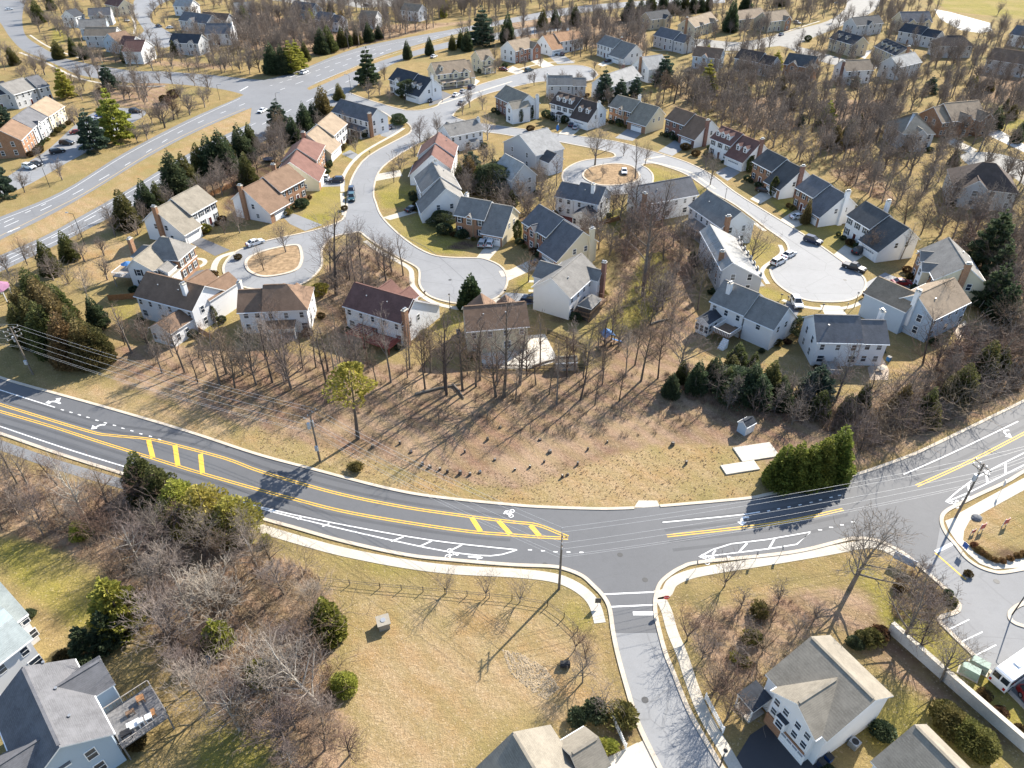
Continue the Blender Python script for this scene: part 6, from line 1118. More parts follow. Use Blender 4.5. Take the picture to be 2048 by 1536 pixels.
for u, v, h, k, l in [(1340,792,5.5,'dark','dark evergreen in the cleared strip below the small bare lawn tree'),(1425,772,7,'dark','dark juniper in the brush behind the little blue shed'),(1450,785,6,'cedar','second juniper in the brush behind the little blue shed'),(1500,795,8,'dark','largest juniper behind the little blue shed'),(1535,790,8,'cedar','juniper beside the slate-roofed house yard'),(1560,795,5,'dark','low juniper between the shed and the slate-roofed house'),(1690,830,5,'cedar','small cedar in the roadside brush'),(1860,850,5,'bronze','bronze cedar in the roadside brush'),(1600,670,4,'round','round dark evergreen at the corner of the slate-roofed house'),(1440,610,3,'arbor','dark narrow evergreen behind the white house with deck stairs'),
   (660,1268,7.5,'roadcedar','dark green cedar at the meadow edge'),(300,992,9.5,'cedar','tall dark cedar at the roadside in the corner woods'),(330,1005,8,'cedar2','dark cedar beside the tall roadside one'),(275,985,6,'cedar','small dark cedar before the tall roadside one'),(365,1025,7,'yround','yellow-green rounded pine beside the roadside cedars'),(420,1052,8.5,'yround','broad yellow-green pine at the road edge'),(475,1065,7.5,'yround','yellow-green pine nearest the sidewalk start'),(250,1250,9,'ypine','bright yellow and dark cedar beside the corner lawn'),(180,1310,5.5,'spruce','dark spruce beside the grey deck house'),(225,1285,6,'spruce','taller dark spruce next to the grey deck house'),(440,1290,5,'ypine','olive rounded evergreen in the corner woods'),(520,1355,3.5,'yround','low bright evergreen in the corner woods'),(690,1375,3.2,'yround','olive bush-like evergreen at the meadow edge'),(165,1070,3.2,'yround','olive evergreen shrub-tree in the brush below the road'),
   (880,450,4,'round','dark shrub-tree beside the brick house with two white cars'),(985,385,7,'round','dark evergreen behind the brick charcoal-roofed house'),(960,380,7,'cedar2','evergreen behind the brick house with two white cars'),(940,370,8,'bronze','bronze evergreen among the inner backyards'),(920,370,6,'cedar','cedar among the inner backyards by the grey roof'),(1035,480,5.5,'arbor','narrow dark evergreen at the brick charcoal-roofed house corner'),(800,250,3.5,'round','round green bush-tree at the street entrance corner'),(823,195,6,'round','dark bushy evergreen before the navy twin-dormer house'),(1385,530,4,'dark','small evergreen in the inner woods'),(1885,1440,2.6,'clip','olive clipped evergreen nearest the retaining wall start'),(420,640,5,'arbor','narrow evergreen against the bright gable end'),(428,644,4.5,'arbor','second narrow evergreen against the bright gable end'),(1040,245,5,'arbor','narrow dark evergreen by the white front gable'),(1062,238,4.5,'arbor','narrow evergreen between white gable and dormers')]: ev(u, v, h, k, l, 1.15)
ev(716,878,15,'crownpine','tall bare-trunked pine with thin yellow-green crown in the cleared strip',1.15,lean=(0,-.06))
for n, (u, v) in enumerate([(1893,1458),(1923,1480),(1952,1505)]): ev(u, v, 3.3, 'clip', ['clipped olive evergreen at the head of three by the retaining wall','clipped olive evergreen in the middle of three by the retaining wall','clipped olive evergreen last of three by the retaining wall'][n], 1.15)
# shrubs
def shrub(u, v, r_, key, label, group=None): x, y = P(u, v); r_ *= .62 if v > 1050 else .9; o = place(EV[key], x, y, r_*1.5, label, 'shrub', group, wide=1.05); return o
G6 = 'boxwood balls along the entrance walk'
for u, v in [(1946,1092),(1956,1101),(1965,1109),(1976,1117),(1989,1123),(2004,1125),(2019,1120),(2034,1114),(2046,1110)]: shrub(u, v, .66, 'shrub_ball', 'russet clipped ball in the curved row beside the entrance walk', G6)
for u, v, r_, k, l in [(360,505,2.0,'shrub_green','dark clipped bush before the grey hip-roofed house'),(355,520,1.6,'shrub_green','lower clipped bush before the grey hip-roofed house'),(350,540,1.9,'shrub_green','dark bush at the brick path of the grey hip-roofed house'),(412,465,1.6,'shrub_yellow','golden bush beside the white garage'),(575,430,1.3,'shrub_olive','olive bush at the brick-front garage'),(605,415,1.8,'shrub_green','dark bush before the brick-front house'),(795,248,1.8,'shrub_green','green bush by the dark red car'),(890,468,2.0,'shrub_green','dark hedge bush before the brick house with white cars'),(925,476,1.6,'shrub_green','bush beside the brick house entrance'),(1518,1228,1.6,'shrub_olive','green ball bush higher of the pair in the brown side lot'),(1505,1280,1.5,'shrub_olive','green ball bush lower of the pair in the brown side lot'),(1510,1395,1.7,'shrub_green','round dark bush beside the tall white house porch'),(1470,1320,1.0,'shrub_yellow','small yellow-green bush in the brown side lot'),(1485,1325,1.0,'shrub_olive','small olive bush in the brown side lot'),(1245,1440,2.2,'shrub_olive','broad olive bush in the mulch beside the side road'),(1190,1430,2.0,'shrub_green','dark bush beside the white fence'),(1155,1440,1.6,'shrub_green','dark bush behind the broad grey roof'),(1205,1500,1.3,'shrub_yellow','yellow-green hedge clump at the broad grey roof'),(1190,1505,1.3,'shrub_yellow','yellow-green hedge clump beside the fence end'),(1220,1497,1.2,'shrub_yellow','yellow-green hedge clump by the driveway'),(1745,1280,1.6,'shrub_olive','olive hedge bush behind the tall white house'),(1725,1285,1.6,'shrub_olive','olive hedge bush nearer the tall white house'),(1708,1292,1.4,'shrub_green','dark hedge bush at the tall white house corner'),(1758,1272,1.5,'shrub_rust','russet hedge bush at the wall end'),(1615,82,2,'shrub_green','round planted bed on the pale estate street'),(533,1085,1.2,'shrub_yellow','yellow-green tuft by the sidewalk'),(713,940,1.0,'shrub_olive','lone dark bush on the road verge'),(1420,300,1.2,'shrub_green','round bush at the brown-roofed dormer house'),(1390,312,1.4,'shrub_rust','brown bush at the dark brick house drive'),(1370,300,1.6,'shrub_rust','russet bush before the dark brick house'),(1130,245,1.8,'shrub_green','dark bush before the three-dormer house porch'),(1092,235,1.9,'shrub_green','dark bush at the three-dormer house corner'),(1240,250,1.6,'shrub_green','dark bush before the double-garage brick house'),(1060,262,1.4,'shrub_rust','reddish bush before the three-dormer house'),(1345,275,1.5,'shrub_green','green bush at the dark brick house entrance'),(905,160,1.6,'shrub_rust','russet bush beside the black cars'),(960,146,1.3,'shrub_green','dark bush by the small pillared porch'),(1010,135,1.5,'shrub_green','dark bush before the twin-gabled brick house'),(1560,640,1.4,'shrub_yellow','yellow-green bush by the white car on dark drive'),(1540,655,1.5,'shrub_green','dark bush behind the white house with deck stairs'),(1555,690,.9,'shrub_olive','small olive bush at the slate-roofed house lawn'),(478,518,.9,'shrub_rust','small russet shrub on the loop verge'),(690,420,.9,'shrub_rust','small russet shrub at the street corner'),(1700,490,1.1,'shrub_rust','russet shrub by the black-shuttered house'),(1740,600,1.5,'shrub_rust','brown shrub on the sunny circle verge'),(425,557,1.3,'shrub_rust','brown shrub on the lawn by the dark drive'),(640,590,1.9,'shrub_yellow','bright green bush behind the red-brown roof'),(80,305,1.5,'shrub_rust','russet bush before the tan town house'),(330,205,2.0,'shrub_rust','wide russet bush on the mound'),(350,195,2.2,'shrub_rust','large russet thicket bush by the highway corner'),(205,190,2.0,'shrub_rust','russet bush beside the dark pine on the mound'),(1935,1150,.8,'shrub_rust','small shrub in the parking bed'),(1895,1190,.9,'shrub_green','dark shrub in the parking edge bed'),(1905,1205,.8,'shrub_olive','olive shrub at the parking edge tip'),(1952,1340,.8,'shrub_rust','tawny mulch shrub beside the green cabinets'),(1964,1395,1.1,'shrub_rust','tawny grass clump nearest the bus'),(1996,1430,1.1,'shrub_rust','tawny grass clump beyond the bus'),(2035,1465,1.1,'shrub_rust','tawny grass clump by the wall end'),(1795,1180,1.0,'shrub_rust','pinkish mulch clump on the sign lawn')]: shrub(u, v, r_, k, l)
rb = random.Random(91)
for sh_, pts_ in BEDS:
    for x_, y_ in pts_:
        if math.hypot(x_, y_) < 330 and not any(inpoly(np.array([x_]), np.array([y_]), q)[0] for q in ROADS):
            place(EV[rb.choice(['shrub_green', 'shrub_green', 'shrub_olive', 'shrub_rust'])], x_, y_, rb.uniform(.9, 1.7), 'foundation shrub against '+the(sh_), 'shrub', 'foundation planting of '+the(sh_), wide=rb.uniform(.8, 1.15))
def unused():
    for d in (PROT, FAR):
        for l in d.values():
            for p in l:
                if not p['used']: kill(p['root'])
    for p in EV.values():
        if not p['used']: kill(p['root'])
def kill(o):
    for c in list(o.children): kill(c)
    bpy.data.objects.remove(o)
unused()
# ------------------------------------------------------------------ vehicles
TYRE = flat('tyre_rubber', (.02, .02, .02), .85); RIM = flat('alloy_rim', (.45, .46, .47), .3, .5, metal=.7); CGL = flat('car_glass', (.02, .025, .03), .06, .6); LAMP = flat('headlamp_glass', (.75, .76, .76), .15); TAIL = flat('tail_lamp_glass', (.35, .015, .012), .2); PLASTIC = flat('black_plastic', (.025, .025, .027), .6)
PROF = {'sedan': (4.75, 1.82, [(-2.35,.45),(-2.36,.75),(-2.15,.92),(-1.45,.98),(1.0,.96),(2.1,.8),(2.36,.62),(2.36,.38)], [(-1.75,.96),(-1.05,1.40),(.25,1.42),(1.15,.95)]),
        'suv': (4.75, 1.92, [(-2.36,.5),(-2.38,.95),(-2.3,1.08),(-1.5,1.1),(1.0,1.1),(2.05,.98),(2.36,.78),(2.36,.45)], [(-2.25,1.08),(-2.0,1.68),(.1,1.74),(1.15,1.08)]),
        'van': (5.1, 1.98, [(-2.5,.45),(-2.54,.95),(-2.45,1.1),(-1.5,1.12),(1.4,1.1),(2.25,.95),(2.55,.72),(2.55,.4)], [(-2.42,1.08),(-2.2,1.75),(.5,1.78),(1.75,1.06)]),
        'pickup': (5.4, 1.95, [(-2.7,.55),(-2.72,1.02),(-2.65,1.08),(-1.0,1.08),(1.2,1.12),(2.4,1.02),(2.7,.82),(2.7,.48)], [(-.95,1.08),(-.75,1.78),(.45,1.8),(1.25,1.1)])}
_CAR = {}
def extrude(prof, hw, top_in=0.0, base_z=None):
    b = MB(); n = len(prof); zs = [p[1] for p in prof]; lo, hi = min(zs), max(zs)
    f = lambda p: hw-top_in*((p[1]-lo)/max(hi-lo, 1e-6))**1.5
    l = [(p[0], -f(p), p[1]) for p in prof]; r = [(p[0], f(p), p[1]) for p in prof]
    b.face(l); b.face(list(reversed(r)))
    for k in range(n): j = (k+1) % n; b.face([l[j], l[k], r[k], r[j]])
    return b
def car(u, v, du, dv, kind, colour, label, cname, kindname='parked_car', cat='car'):
    x, y = P(u, v); x2, y2 = P(u+du, v+dv); ang = math.atan2(y2-y, x2-x); L, W, body, cab = PROF[kind]; m = paint('paint_'+cname, colour)
    root = empty(kindname, (x, y, .03), ang); tag(root, label, cat, 'cars parked and driving in the neighbourhood')
    k = (kind, cname)
    if k not in _CAR:
        bd = extrude(body+[(2.3*L/4.75, .28), (-2.3*L/4.75, .28)], W/2, .06).mesh('body', [m])
        gl = extrude(cab, W/2-.07, .22).mesh('glasshouse', [CGL])
        rp = [(cab[1][0]+.02, cab[1][1]-.03), (cab[1][0]+.1, cab[1][1]+.035), (cab[2][0]-.05, cab[2][1]+.04), (cab[2][0]+.06, cab[2][1]-.03)]
        rf = extrude(rp, W/2-.24, .02).mesh('car_roof', [m])
        b = MB()
        for s in (-1, 1):
            for xp in (0.12,):
                b.tube((cab[3][0]+.02, s*(W/2-.09), cab[3][1]), (cab[2][0]+.03, s*(W/2-.29), cab[2][1]), .045, .045, 5); b.tube((cab[0][0], s*(W/2-.09), cab[0][1]), (cab[1][0], s*(W/2-.29), cab[1][1]), .06, .06, 5)
                xm = (cab[1][0]+cab[2][0])/2; b.tube((xm, s*(W/2-.075), cab[0][1]), (xm, s*(W/2-.29), cab[1][1]), .05, .05, 5)
        pl = b.mesh('pillar', [m])
        wb = MB(); r = .34 if kind == 'sedan' else .37; wb.tube((0, -.11, 0), (0, .11, 0), r, r, 14); wm_ = wb.mesh('wheel', [TYRE]); rb = MB(); rb.tube((0, -.125, 0), (0, .125, 0), r*.6, r*.6, 10); rm_ = rb.mesh('rim', [RIM])
        hl = MB(); hl.box(-.1, .06, -.2, .2, -.08, .08, taper=.02); tl = MB(); tl.box(-.05, .06, -.16, .16, -.14, .14, taper=.015)
        bm = MB(); bm.box(-.06, .06, -W/2+.06, W/2-.06, .3, .5); gr = MB(); gr.box(-.03, .03, -.42, .42, -.1, .1); mr = MB(); mr.box(-.09, .09, -.1, .1, -.07, .07, taper=.02)
        _CAR[k] = (bd, gl, rf, pl, wm_, rm_, hl.mesh('headlight', [LAMP]), tl.mesh('tail_light', [TAIL]), bm.mesh('bumper', [PLASTIC]), gr.mesh('grille', [PLASTIC]), mr.mesh('wing_mirror', [m]), r)
    bd, gl, rf, pl, wm_, rm_, hl, tl, bm, gr, mr, r = _CAR[k]
    link('body', bd, root); g = link('glasshouse', gl, root); link('pillar', pl, g); link('car_roof', rf, root)
    for sx in (-L*.29, L*.3):
        for sy in (-W/2+.08, W/2-.08): w_ = link('wheel', wm_, root, (sx, sy, r)); link('rim', rm_, w_)
    for sy in (-W/2+.3, W/2-.3): link('headlight', hl, root, (L/2-.06, sy, .68 if kind == 'sedan' else .82)); link('tail_light', tl, root, (-L/2+.02, sy, .78 if kind == 'sedan' else .95))
    link('bumper', bm, root, (L/2-.02, 0, 0)); link('bumper', bm, root, (-L/2+.02, 0, 0)); link('grille', gr, root, (L/2-.0, 0, .62))
    for sy in (-W/2-.02, W/2+.02): link('wing_mirror', mr, root, (cab[3][0]-.15, sy, cab[3][1]+.05))
    return root
Wt, Bk, Gr, Nv, Rd, Sv, Tl = (.75, .76, .76), (.012, .012, .014), (.16, .17, .18), (.015, .025, .06), (.25, .02, .02), (.42, .43, .44), (.02, .07, .08)
for a in [(609,147,14,-6,'suv',Wt,'white van-like car driving alone on the far highway lanes','white'),(703,386,-1,9,'suv',Nv,'dark blue car parked on the curve, upper of two','navy'),(704,399,-1,9,'suv',Tl,'dark teal car parked on the curve, lower of two','teal'),(644,361,-10,0,'suv',Wt,'white sport utility car at the cream brick-front house','white'),(673,364,-10,.5,'suv',Nv,'navy car behind the white one at the cream brick-front house','navy'),
  (773,257,10,2,'sedan',(.06,.012,.015),'dark maroon car beside the charcoal-roofed corner house','maroon'),(859,203,6,6,'sedan',Bk,'black car on the navy twin-dormer house drive','black'),(876,195,6,4,'sedan',Bk,'black car beside the russet bush on the dark drive','black'),(912,192,12,-7,'sedan',Wt,'white car first of three at the street kerb','white'),(926,185,12,-7,'sedan',Sv,'silver car in the middle of three at the street kerb','silver'),(943,177,12,-7,'suv',Nv,'dark blue car last of three at the street kerb','navy'),(924,208,12,-7,'sedan',Gr,'grey car opposite the three at the street kerb','grey'),(941,160,10,3,'sedan',Nv,'dark car on the tan gabled house drive','navy'),(1058,143,12,-3,'suv',Tl,'dark teal car at the upper circle kerb','teal'),(1007,141,10,1,'sedan',(.12,.015,.03),'maroon car under the bare tree at the small porch house','wine'),(1110,110,8,6,'suv',Bk,'black car at the green-shuttered house garage','black'),(1124,110,8,6,'sedan',(.06,.012,.015),'maroon car at the green-shuttered house garage','maroon'),(1217,124,10,-2,'sedan',Bk,'black car at the rooftop-chimney house','black'),(1151,257,5,-8,'sedan',Sv,'silver car on the three-dormer house drive','silver'),(1143,252,5,-8,'sedan',Nv,'dark car by the three-dormer house garage','navy'),
  (1248,346,1,8,'sedan',Wt,'white car beside the round planted island','white'),(1527,384,10,2,'sedan',Bk,'black car on the tan brick house drive','black'),(1596,437,10,-1,'sedan',Wt,'white saloon car on the cone evergreen driveway','white'),(1625,485,12,4,'suv',Nv,'dark car parked at the kerb above the sunny circle','navy'),(1556,527,12,-6,'suv',Wt,'white car lower of two on the sunny circle','white'),(1577,513,12,-6,'sedan',Wt,'white car upper of two on the sunny circle','white'),(1719,506,12,-4,'suv',Bk,'black car at the black-shuttered house','black'),(1707,539,12,4,'pickup',Bk,'black pickup truck on the sunny circle','black'),(1802,569,12,0,'sedan',Rd,'bright red car before the cream-gabled house','red'),(1592,610,5,9,'suv',Wt,'white car on the dark drive below the sunny circle','white'),(966,490,5,-9,'suv',Sv,'silver car at the brick house, first of two','silver'),(982,490,5,-9,'suv',Wt,'white car at the brick house, second of two','white'),(825,421,10,-4,'sedan',Bk,'black car in the shade of the grey-roofed house','black'),(1080,528,12,-2,'sedan',Bk,'black car at the charcoal-roofed garage','black'),(1063,603,-12,-2,'suv',Nv,'dark car at the white house with screened porch','navy'),(511,489,12,-4,'sedan',Wt,'white car parked on the oval loop','white'),(449,593,5,10,'suv',Nv,'dark car on the bright concrete drive by the loop','navy'),
  (206,221,10,-2,'sedan',Wt,'white car at the head of the parking court','white'),(208,227,10,-2,'sedan',(.04,.14,.3),'light blue car in the parking court','lightblue'),(203,234,10,-2,'sedan',(.02,.06,.22),'blue car in the parking court','blue'),(190,242,10,-2,'sedan',Sv,'silver car in the parking court row','silver'),(272,225,10,0,'suv',Bk,'black car alone across the parking court','black'),(155,267,10,-1,'sedan',Rd,'dark red car behind the pine at the court','red'),(135,289,10,0,'suv',Bk,'black car upper of two below the town houses','black'),(116,306,10,-2,'suv',Bk,'black car lower of two below the town houses','black'),(60,337,10,2,'suv',Wt,'white car at the court exit','white'),(73,331,10,2,'sedan',Bk,'black car behind the white one at the court exit','black'),(341,57,10,0,'sedan',Wt,'white car on the court below the navy house','white'),(318,54,10,2,'sedan',Nv,'dark car on the court entrance','navy'),(254,43,10,2,'sedan',Wt,'white car on the pale green-roofed house drive','white'),(19,20,10,-1,'sedan',Wt,'white car at the upper bend','white'),(734,13,10,0,'suv',Nv,'dark car on the north lane','navy'),(772,27,10,2,'sedan',Tl,'teal car on the north lane','teal'),(1562,71,10,-4,'sedan',(.15,.2,.26),'blue-grey car on the pale estate street','bluegrey'),(1594,48,10,2,'suv',Sv,'silver car on a pale street driveway','silver'),(2068,1416,10,16,'suv',Rd,'red car beyond the white bus','red'),(1675,8,10,0,'sedan',Sv,'silver car at the far estate corner','silver'),(525,224,-12,6,'sedan',Wt,'white car on the near highway lanes by the cedars','white'),(868,115,12,-5,'sedan',Wt,'white car on the near highway lanes behind the tan house','white')]: car(*a)
# shuttle bus
x, y = P(2022, 1352); x2, y2 = P(2060, 1325); ang = math.atan2(y2-y, x2-x); bus = empty('shuttle_bus', (x, y, .03), ang); tag(bus, 'white shuttle bus parked at the bay beside the green cabinets', 'bus')
b = extrude([(-3.4,.5),(-3.42,1.2),(-3.3,2.75),(-3.0,2.9),(2.2,2.9),(2.45,2.75),(2.6,1.7),(3.4,1.45),(3.55,1.1),(3.55,.5)], 1.1, .08); b.build('body', paint('paint_white', Wt), bus)
for sy in (-1.04, 1.04):
    for k in range(5): b = MB(); b.box(-.42, .42, -.05, .05, -.42, .42); b.build('window', CGL, bus, (-2.7+k*1.05, sy*1.01, 2.0))
    for sx in (-2.1, 2.3): b = MB(); b.tube((0, -.13, 0), (0, .13, 0), .42, .42, 14); w_ = b.build('wheel', TYRE, bus, (sx, sy*.97, .42)); b = MB(); b.tube((0, -.145, 0), (0, .145, 0), .24, .24, 10); b.build('rim', RIM, w_)
    b = MB(); b.box(-.06, .06, -.14, .14, -.2, .2); b.build('tail_light', TAIL, bus, (-3.42, sy*.8, 1.0)); b = MB(); b.box(-.05, .06, -.14, .14, -.12, .12); b.build('headlight', LAMP, bus, (3.53, sy*.75, .95))
for sy in (-.5, .5): b = MB(); b.box(-.06, .05, -.42, .42, -.4, .4); b.build('rear_window', CGL, bus, (-3.36, sy, 2.1))
b = MB(); b.box(-.04, .05, -.9, .9, -.35, .35); b.build('windscreen', CGL, bus, (2.56, 0, 2.15)); b = MB(); b.box(-.5, .5, -.4, .4, 0, .18, taper=.06); b.build('roof_hatch', TRIM, bus, (-.5, 0, 2.9))
# ------------------------------------------------------------------ poles and wires
POLEM = flat('pole_wood', (.17, .145, .12), .9, .1, .3); INS = flat('insulator', (.5, .52, .54), .3, .5); WIREM = flat('wire', (.36, .37, .38), .5, .4); TRF = flat('transformer_grey', (.42, .44, .46), .5, .4)
def upole(u, v, h, label, arm_az, arms=1, trans=0, second=0):
    x, y = P(u, v); root = empty('utility_pole', (x, y, 0)); tag(root, label, 'utility pole', 'utility poles carrying the roadside lines')
    b = MB(); b.tube((0, 0, -.3), (0, 0, h), .19, .12, 9); b.build('pole', POLEM, root); c, s = math.cos(arm_az), math.sin(arm_az); pts = []
    for k in range(arms):
        z = h-.35-k*.9; b = MB(); b.tube((-c*1.4, -s*1.4, z), (c*1.4, s*1.4, z), .075, .075, 4); b.tube((c*.6, s*.6, z), (0, 0, z-.6), .03, .03, 4); b.tube((-c*.6, -s*.6, z), (0, 0, z-.6), .03, .03, 4); a = b.build('crossarm', POLEM, root)
        for t in (-1.3, -.5, .5, 1.3): q = MB(); q.tube((c*t, s*t, z+.05), (c*t, s*t, z+.38), .06, .05, 6); q.build('insulator', INS, a)
        if k == 0: pts = [(x+c*t, y+s*t, z+.38) for t in (-1.3, .5, 1.3)]
    for k in range(trans): b = MB(); t = (k-(trans-1)/2)*.75; b.tube((c*t-s*.42, s*t+c*.42, h-3.1), (c*t-s*.42, s*t+c*.42, h-2.0), .27, .27, 10); b.build('transformer', TRF, root)
    if second: b = MB(); b.box(-.25, .25, -.5, -.15, 2.6, 3.5); b.build('meter_box', TRF, root)
    pts += [(x+s*.16, y-c*.16, h-2.6), (x+s*.16, y-c*.16, h-3.9), (x-s*.16, y+c*.16, h-4.3)]; return pts
pa = upole(66, 749, 10.6, 'utility pole with cluttered crossarms above the road at the conifer clump', R(60), 3, 1, 1); pb = upole(640, 922, 10.2, 'utility pole with hanging transformers at the cleared strip', R(60), 1, 2, 1)
pc = upole(1118, 1178, 10.8, 'utility pole standing at the side road junction lawn', R(88), 2, 0, 0); pd = upole(1911, 1035, 11.0, 'utility pole at the entrance corner by the parking lot', R(110), 2, 1, 0)
def wire(a, c, sag, label):
    b = MB(); n = 22; a = Vector(a); c = Vector(c); pt = [a.lerp(c, k/n)-Vector((0, 0, sag*4*(k/n)*(1-k/n))) for k in range(n+1)]
    for p, q in zip(pt, pt[1:]): b.tube(p, q, .016, .016, 4, cap=False)
    tag(b.build('power_line', WIREM), label, 'power line', 'roadside power lines')
ex0 = Vector(P(-160, 690)); ex1 = Vector(P(2300, 870))
pl_ = [(ex0.x, ex0.y-.9*k, 10.2-.0*k) for k in range(3)]+[(ex0.x, ex0.y, 8), (ex0.x, ex0.y, 6.7), (ex0.x, ex0.y, 6.3)]
pr_ = [(ex1.x, ex1.y-.9*k, 10.4) for k in range(3)]+[(ex1.x, ex1.y, 8.2), (ex1.x, ex1.y, 6.9), (ex1.x, ex1.y, 6.5)]
nmw = ['outer top wire', 'middle top wire', 'inner top wire', 'neutral wire', 'upper telephone cable', 'lower telephone cable']
for A, B_, nm_ in ((pl_, pa, 'running off past the conifer clump pole'), (pa, pb, 'from the conifer clump pole to the transformer pole'), (pb, pc, 'from the transformer pole to the junction pole'), (pc, pd, 'from the junction pole to the entrance pole'), (pd, pr_, 'running off beyond the entrance pole')):
    for k in range(6): wire(A[k], B_[k], .9+.05*k, f'{nmw[k]} {nm_}')
def lamp(u, v, h, label, arm=None):
    x, y = P(u, v); root = empty('street_lamp', (x, y, 0)); tag(root, label, 'street lamp'); b = MB(); b.tube((0, 0, 0), (0, 0, h), .09, .06, 7); b.build('pole', PLASTIC, root)
    if arm: b = MB(); b.tube((0, 0, h), (arm[0]*1.6, arm[1]*1.6, h+.25), .05, .04, 6); b.build('arm', PLASTIC, root); b = MB(); b.box(arm[0]*1.7-.35, arm[0]*1.7+.35, arm[1]*1.7-.18, arm[1]*1.7+.18, h+.16, h+.34, taper=.05); b.build('lamp_head', METAL, root)
    else: b = MB(); b.tube((0, 0, h), (0, 0, h+.5), .13, .22, 8); b.build('lamp_head', flat('white_globe', (.8, .8, .78), .3), root); b = MB(); b.tube((0, 0, h+.5), (0, 0, h+.7), .26, .05, 8); b.build('lamp_cap', PLASTIC, root)
lamp(170, 490, 8.5, 'tall black street lamp on the highway verge', (-1, .2)); lamp(703, 190, 8, 'street lamp at the highway junction corner', (-1, 0)); lamp(555, 212, 5, 'signal post on the highway median tip', (1, 0)); lamp(900, 618, 3.2, 'globe lamp post on the lower turning circle'); lamp(810, 208, 3.2, 'globe lamp post at the navy house corner'); lamp(1708, 615, 3.2, 'globe lamp post on the sunny circle verge'); lamp(1448, 408, 4, 'lamp post on the verge near the tall brick chimney'); lamp(216, 222, 5, 'lamp post between the parking court cars', (1, 0)); lamp(2024, 1230, 6, 'parking lot lamp on the kerbed island', (.5, -.5)); lamp(440, 200, 6, 'lamp post at the cross street corner', (1, 0)); lamp(100, 375, 6, 'lamp post at the parking court verge', (0, 1)); lamp(1116, 272, 4, 'lamp post before the inner corner garage'); lamp(1440, 1533, 3, 'black lamp post at the side road pavement')
# ------------------------------------------------------------------ signs
def sign(u, v, kind, label, face=R(-90), h=2.1, c=(.7, .02, .02)):
    x, y = P(u, v); root = empty('road_sign', (x, y, 0), face+R(90)); tag(root, label, 'sign'); b = MB(); b.tube((0, 0, 0), (0, 0, h+.3), .035, .035, 6); b.build('post', METAL, root)
    b = MB(); n = {'stop': 8, 'diamond': 4}.get(kind, 4); r = .42
    if kind == 'board': pts = [(-.4, -.5), (.4, -.5), (.4, .5), (-.4, .5)]
    else: o = math.pi/8 if kind == 'stop' else 0; pts = [(r*math.cos(2*math.pi*k/n+o), r*math.sin(2*math.pi*k/n+o)) for k in range(n)]
    b.face([(p[0], -.05, h+p[1]) for p in pts], 0); b.face([(p[0], -.035, h+p[1]) for p in reversed(pts)], 1)
    for k in range(len(pts)): p, q = pts[k], pts[(k+1) % len(pts)]; b.face([(p[0], -.05, h+p[1]), (p[0], -.035, h+p[1]), (q[0], -.035, h+q[1]), (q[0], -.05, h+q[1])], 1)
    pl = b.build('sign_face', [flat('sign_%s_%d' % (kind, int(c[0]*100+c[1]*1000)), c, .4), METAL], root)
    if kind == 'stop':
        cu = bpy.data.curves.new('lettering', 'FONT'); cu.body = 'STOP'; cu.size = .27; cu.align_x = 'CENTER'; cu.align_y = 'CENTER'; cu.extrude = .002
        t = bpy.data.objects.new('tmp', cu); COL.objects.link(t); dg = bpy.context.evaluated_depsgraph_get(); me = bpy.data.meshes.new_from_object(t.evaluated_get(dg)); bpy.data.objects.remove(t)
        me.materials.clear(); me.materials.append(TRIM); o = link('lettering', me, pl, (0, -.056, h)); o.rotation_euler = (R(90), 0, 0)
sign(1329, 1214, 'stop', 'red octagonal stop sign at the side road corner', R(-90)); sign(1391, 1140, 'diamond', 'orange diamond sign on the pavement verge by the junction', R(0), 1.7, (.75, .28, .03)); sign(1510, 1122, 'diamond', 'orange diamond sign farther along the pavement verge', R(0), 1.7, (.75, .28, .03)); sign(1560, 1112, 'diamond', 'orange diamond sign near the big leaning tree', R(0), 1.7, (.75, .28, .03))
sign(2000, 985, 'board', 'pale rectangular sign beside the far pavement', R(160), 2.0, (.6, .6, .58)); sign(1195, 1212, 'board', 'small post sign at the corner ramp', R(-90), 1.2, (.05, .05, .05)); sign(1924, 1105, 'board', 'small blue-backed sign at the entrance kerb', R(200), 1.5, (.05, .12, .35))
def board(u, v, w_, h_, z0, rz, c, label, name='yard_sign'):
    x, y = P(u, v); root = empty(name, (x, y, 0), rz); tag(root, label, 'sign'); b = MB(); b.box(-w_/2, w_/2, -.03, .03, z0, z0+h_); b.build('panel', flat('panel_%d' % int(sum(c)*1000), c, .5), root)
    for s in (-1, 1): b = MB(); b.box(s*(w_/2-.05)-.04, s*(w_/2-.05)+.04, .032, .11, 0, z0+h_+.05); b.build('post', TRIM, root)
board(1804, 1132, 3.0, 1.3, .7, R(-40), (.35, .40, .50), 'large blue-grey notice board on the sign lawn'); board(1962, 1062, .9, 1.0, .5, R(20), (.42, .10, .10), 'red and white yard sign nearer the entrance walk'); board(2009, 1052, .9, 1.0, .5, R(20), (.42, .10, .10), 'red and white yard sign farther from the entrance walk'); board(1945, 1068, .7, .6, .3, R(20), (.35, .08, .07), 'small red yard sign at the mulch bed')
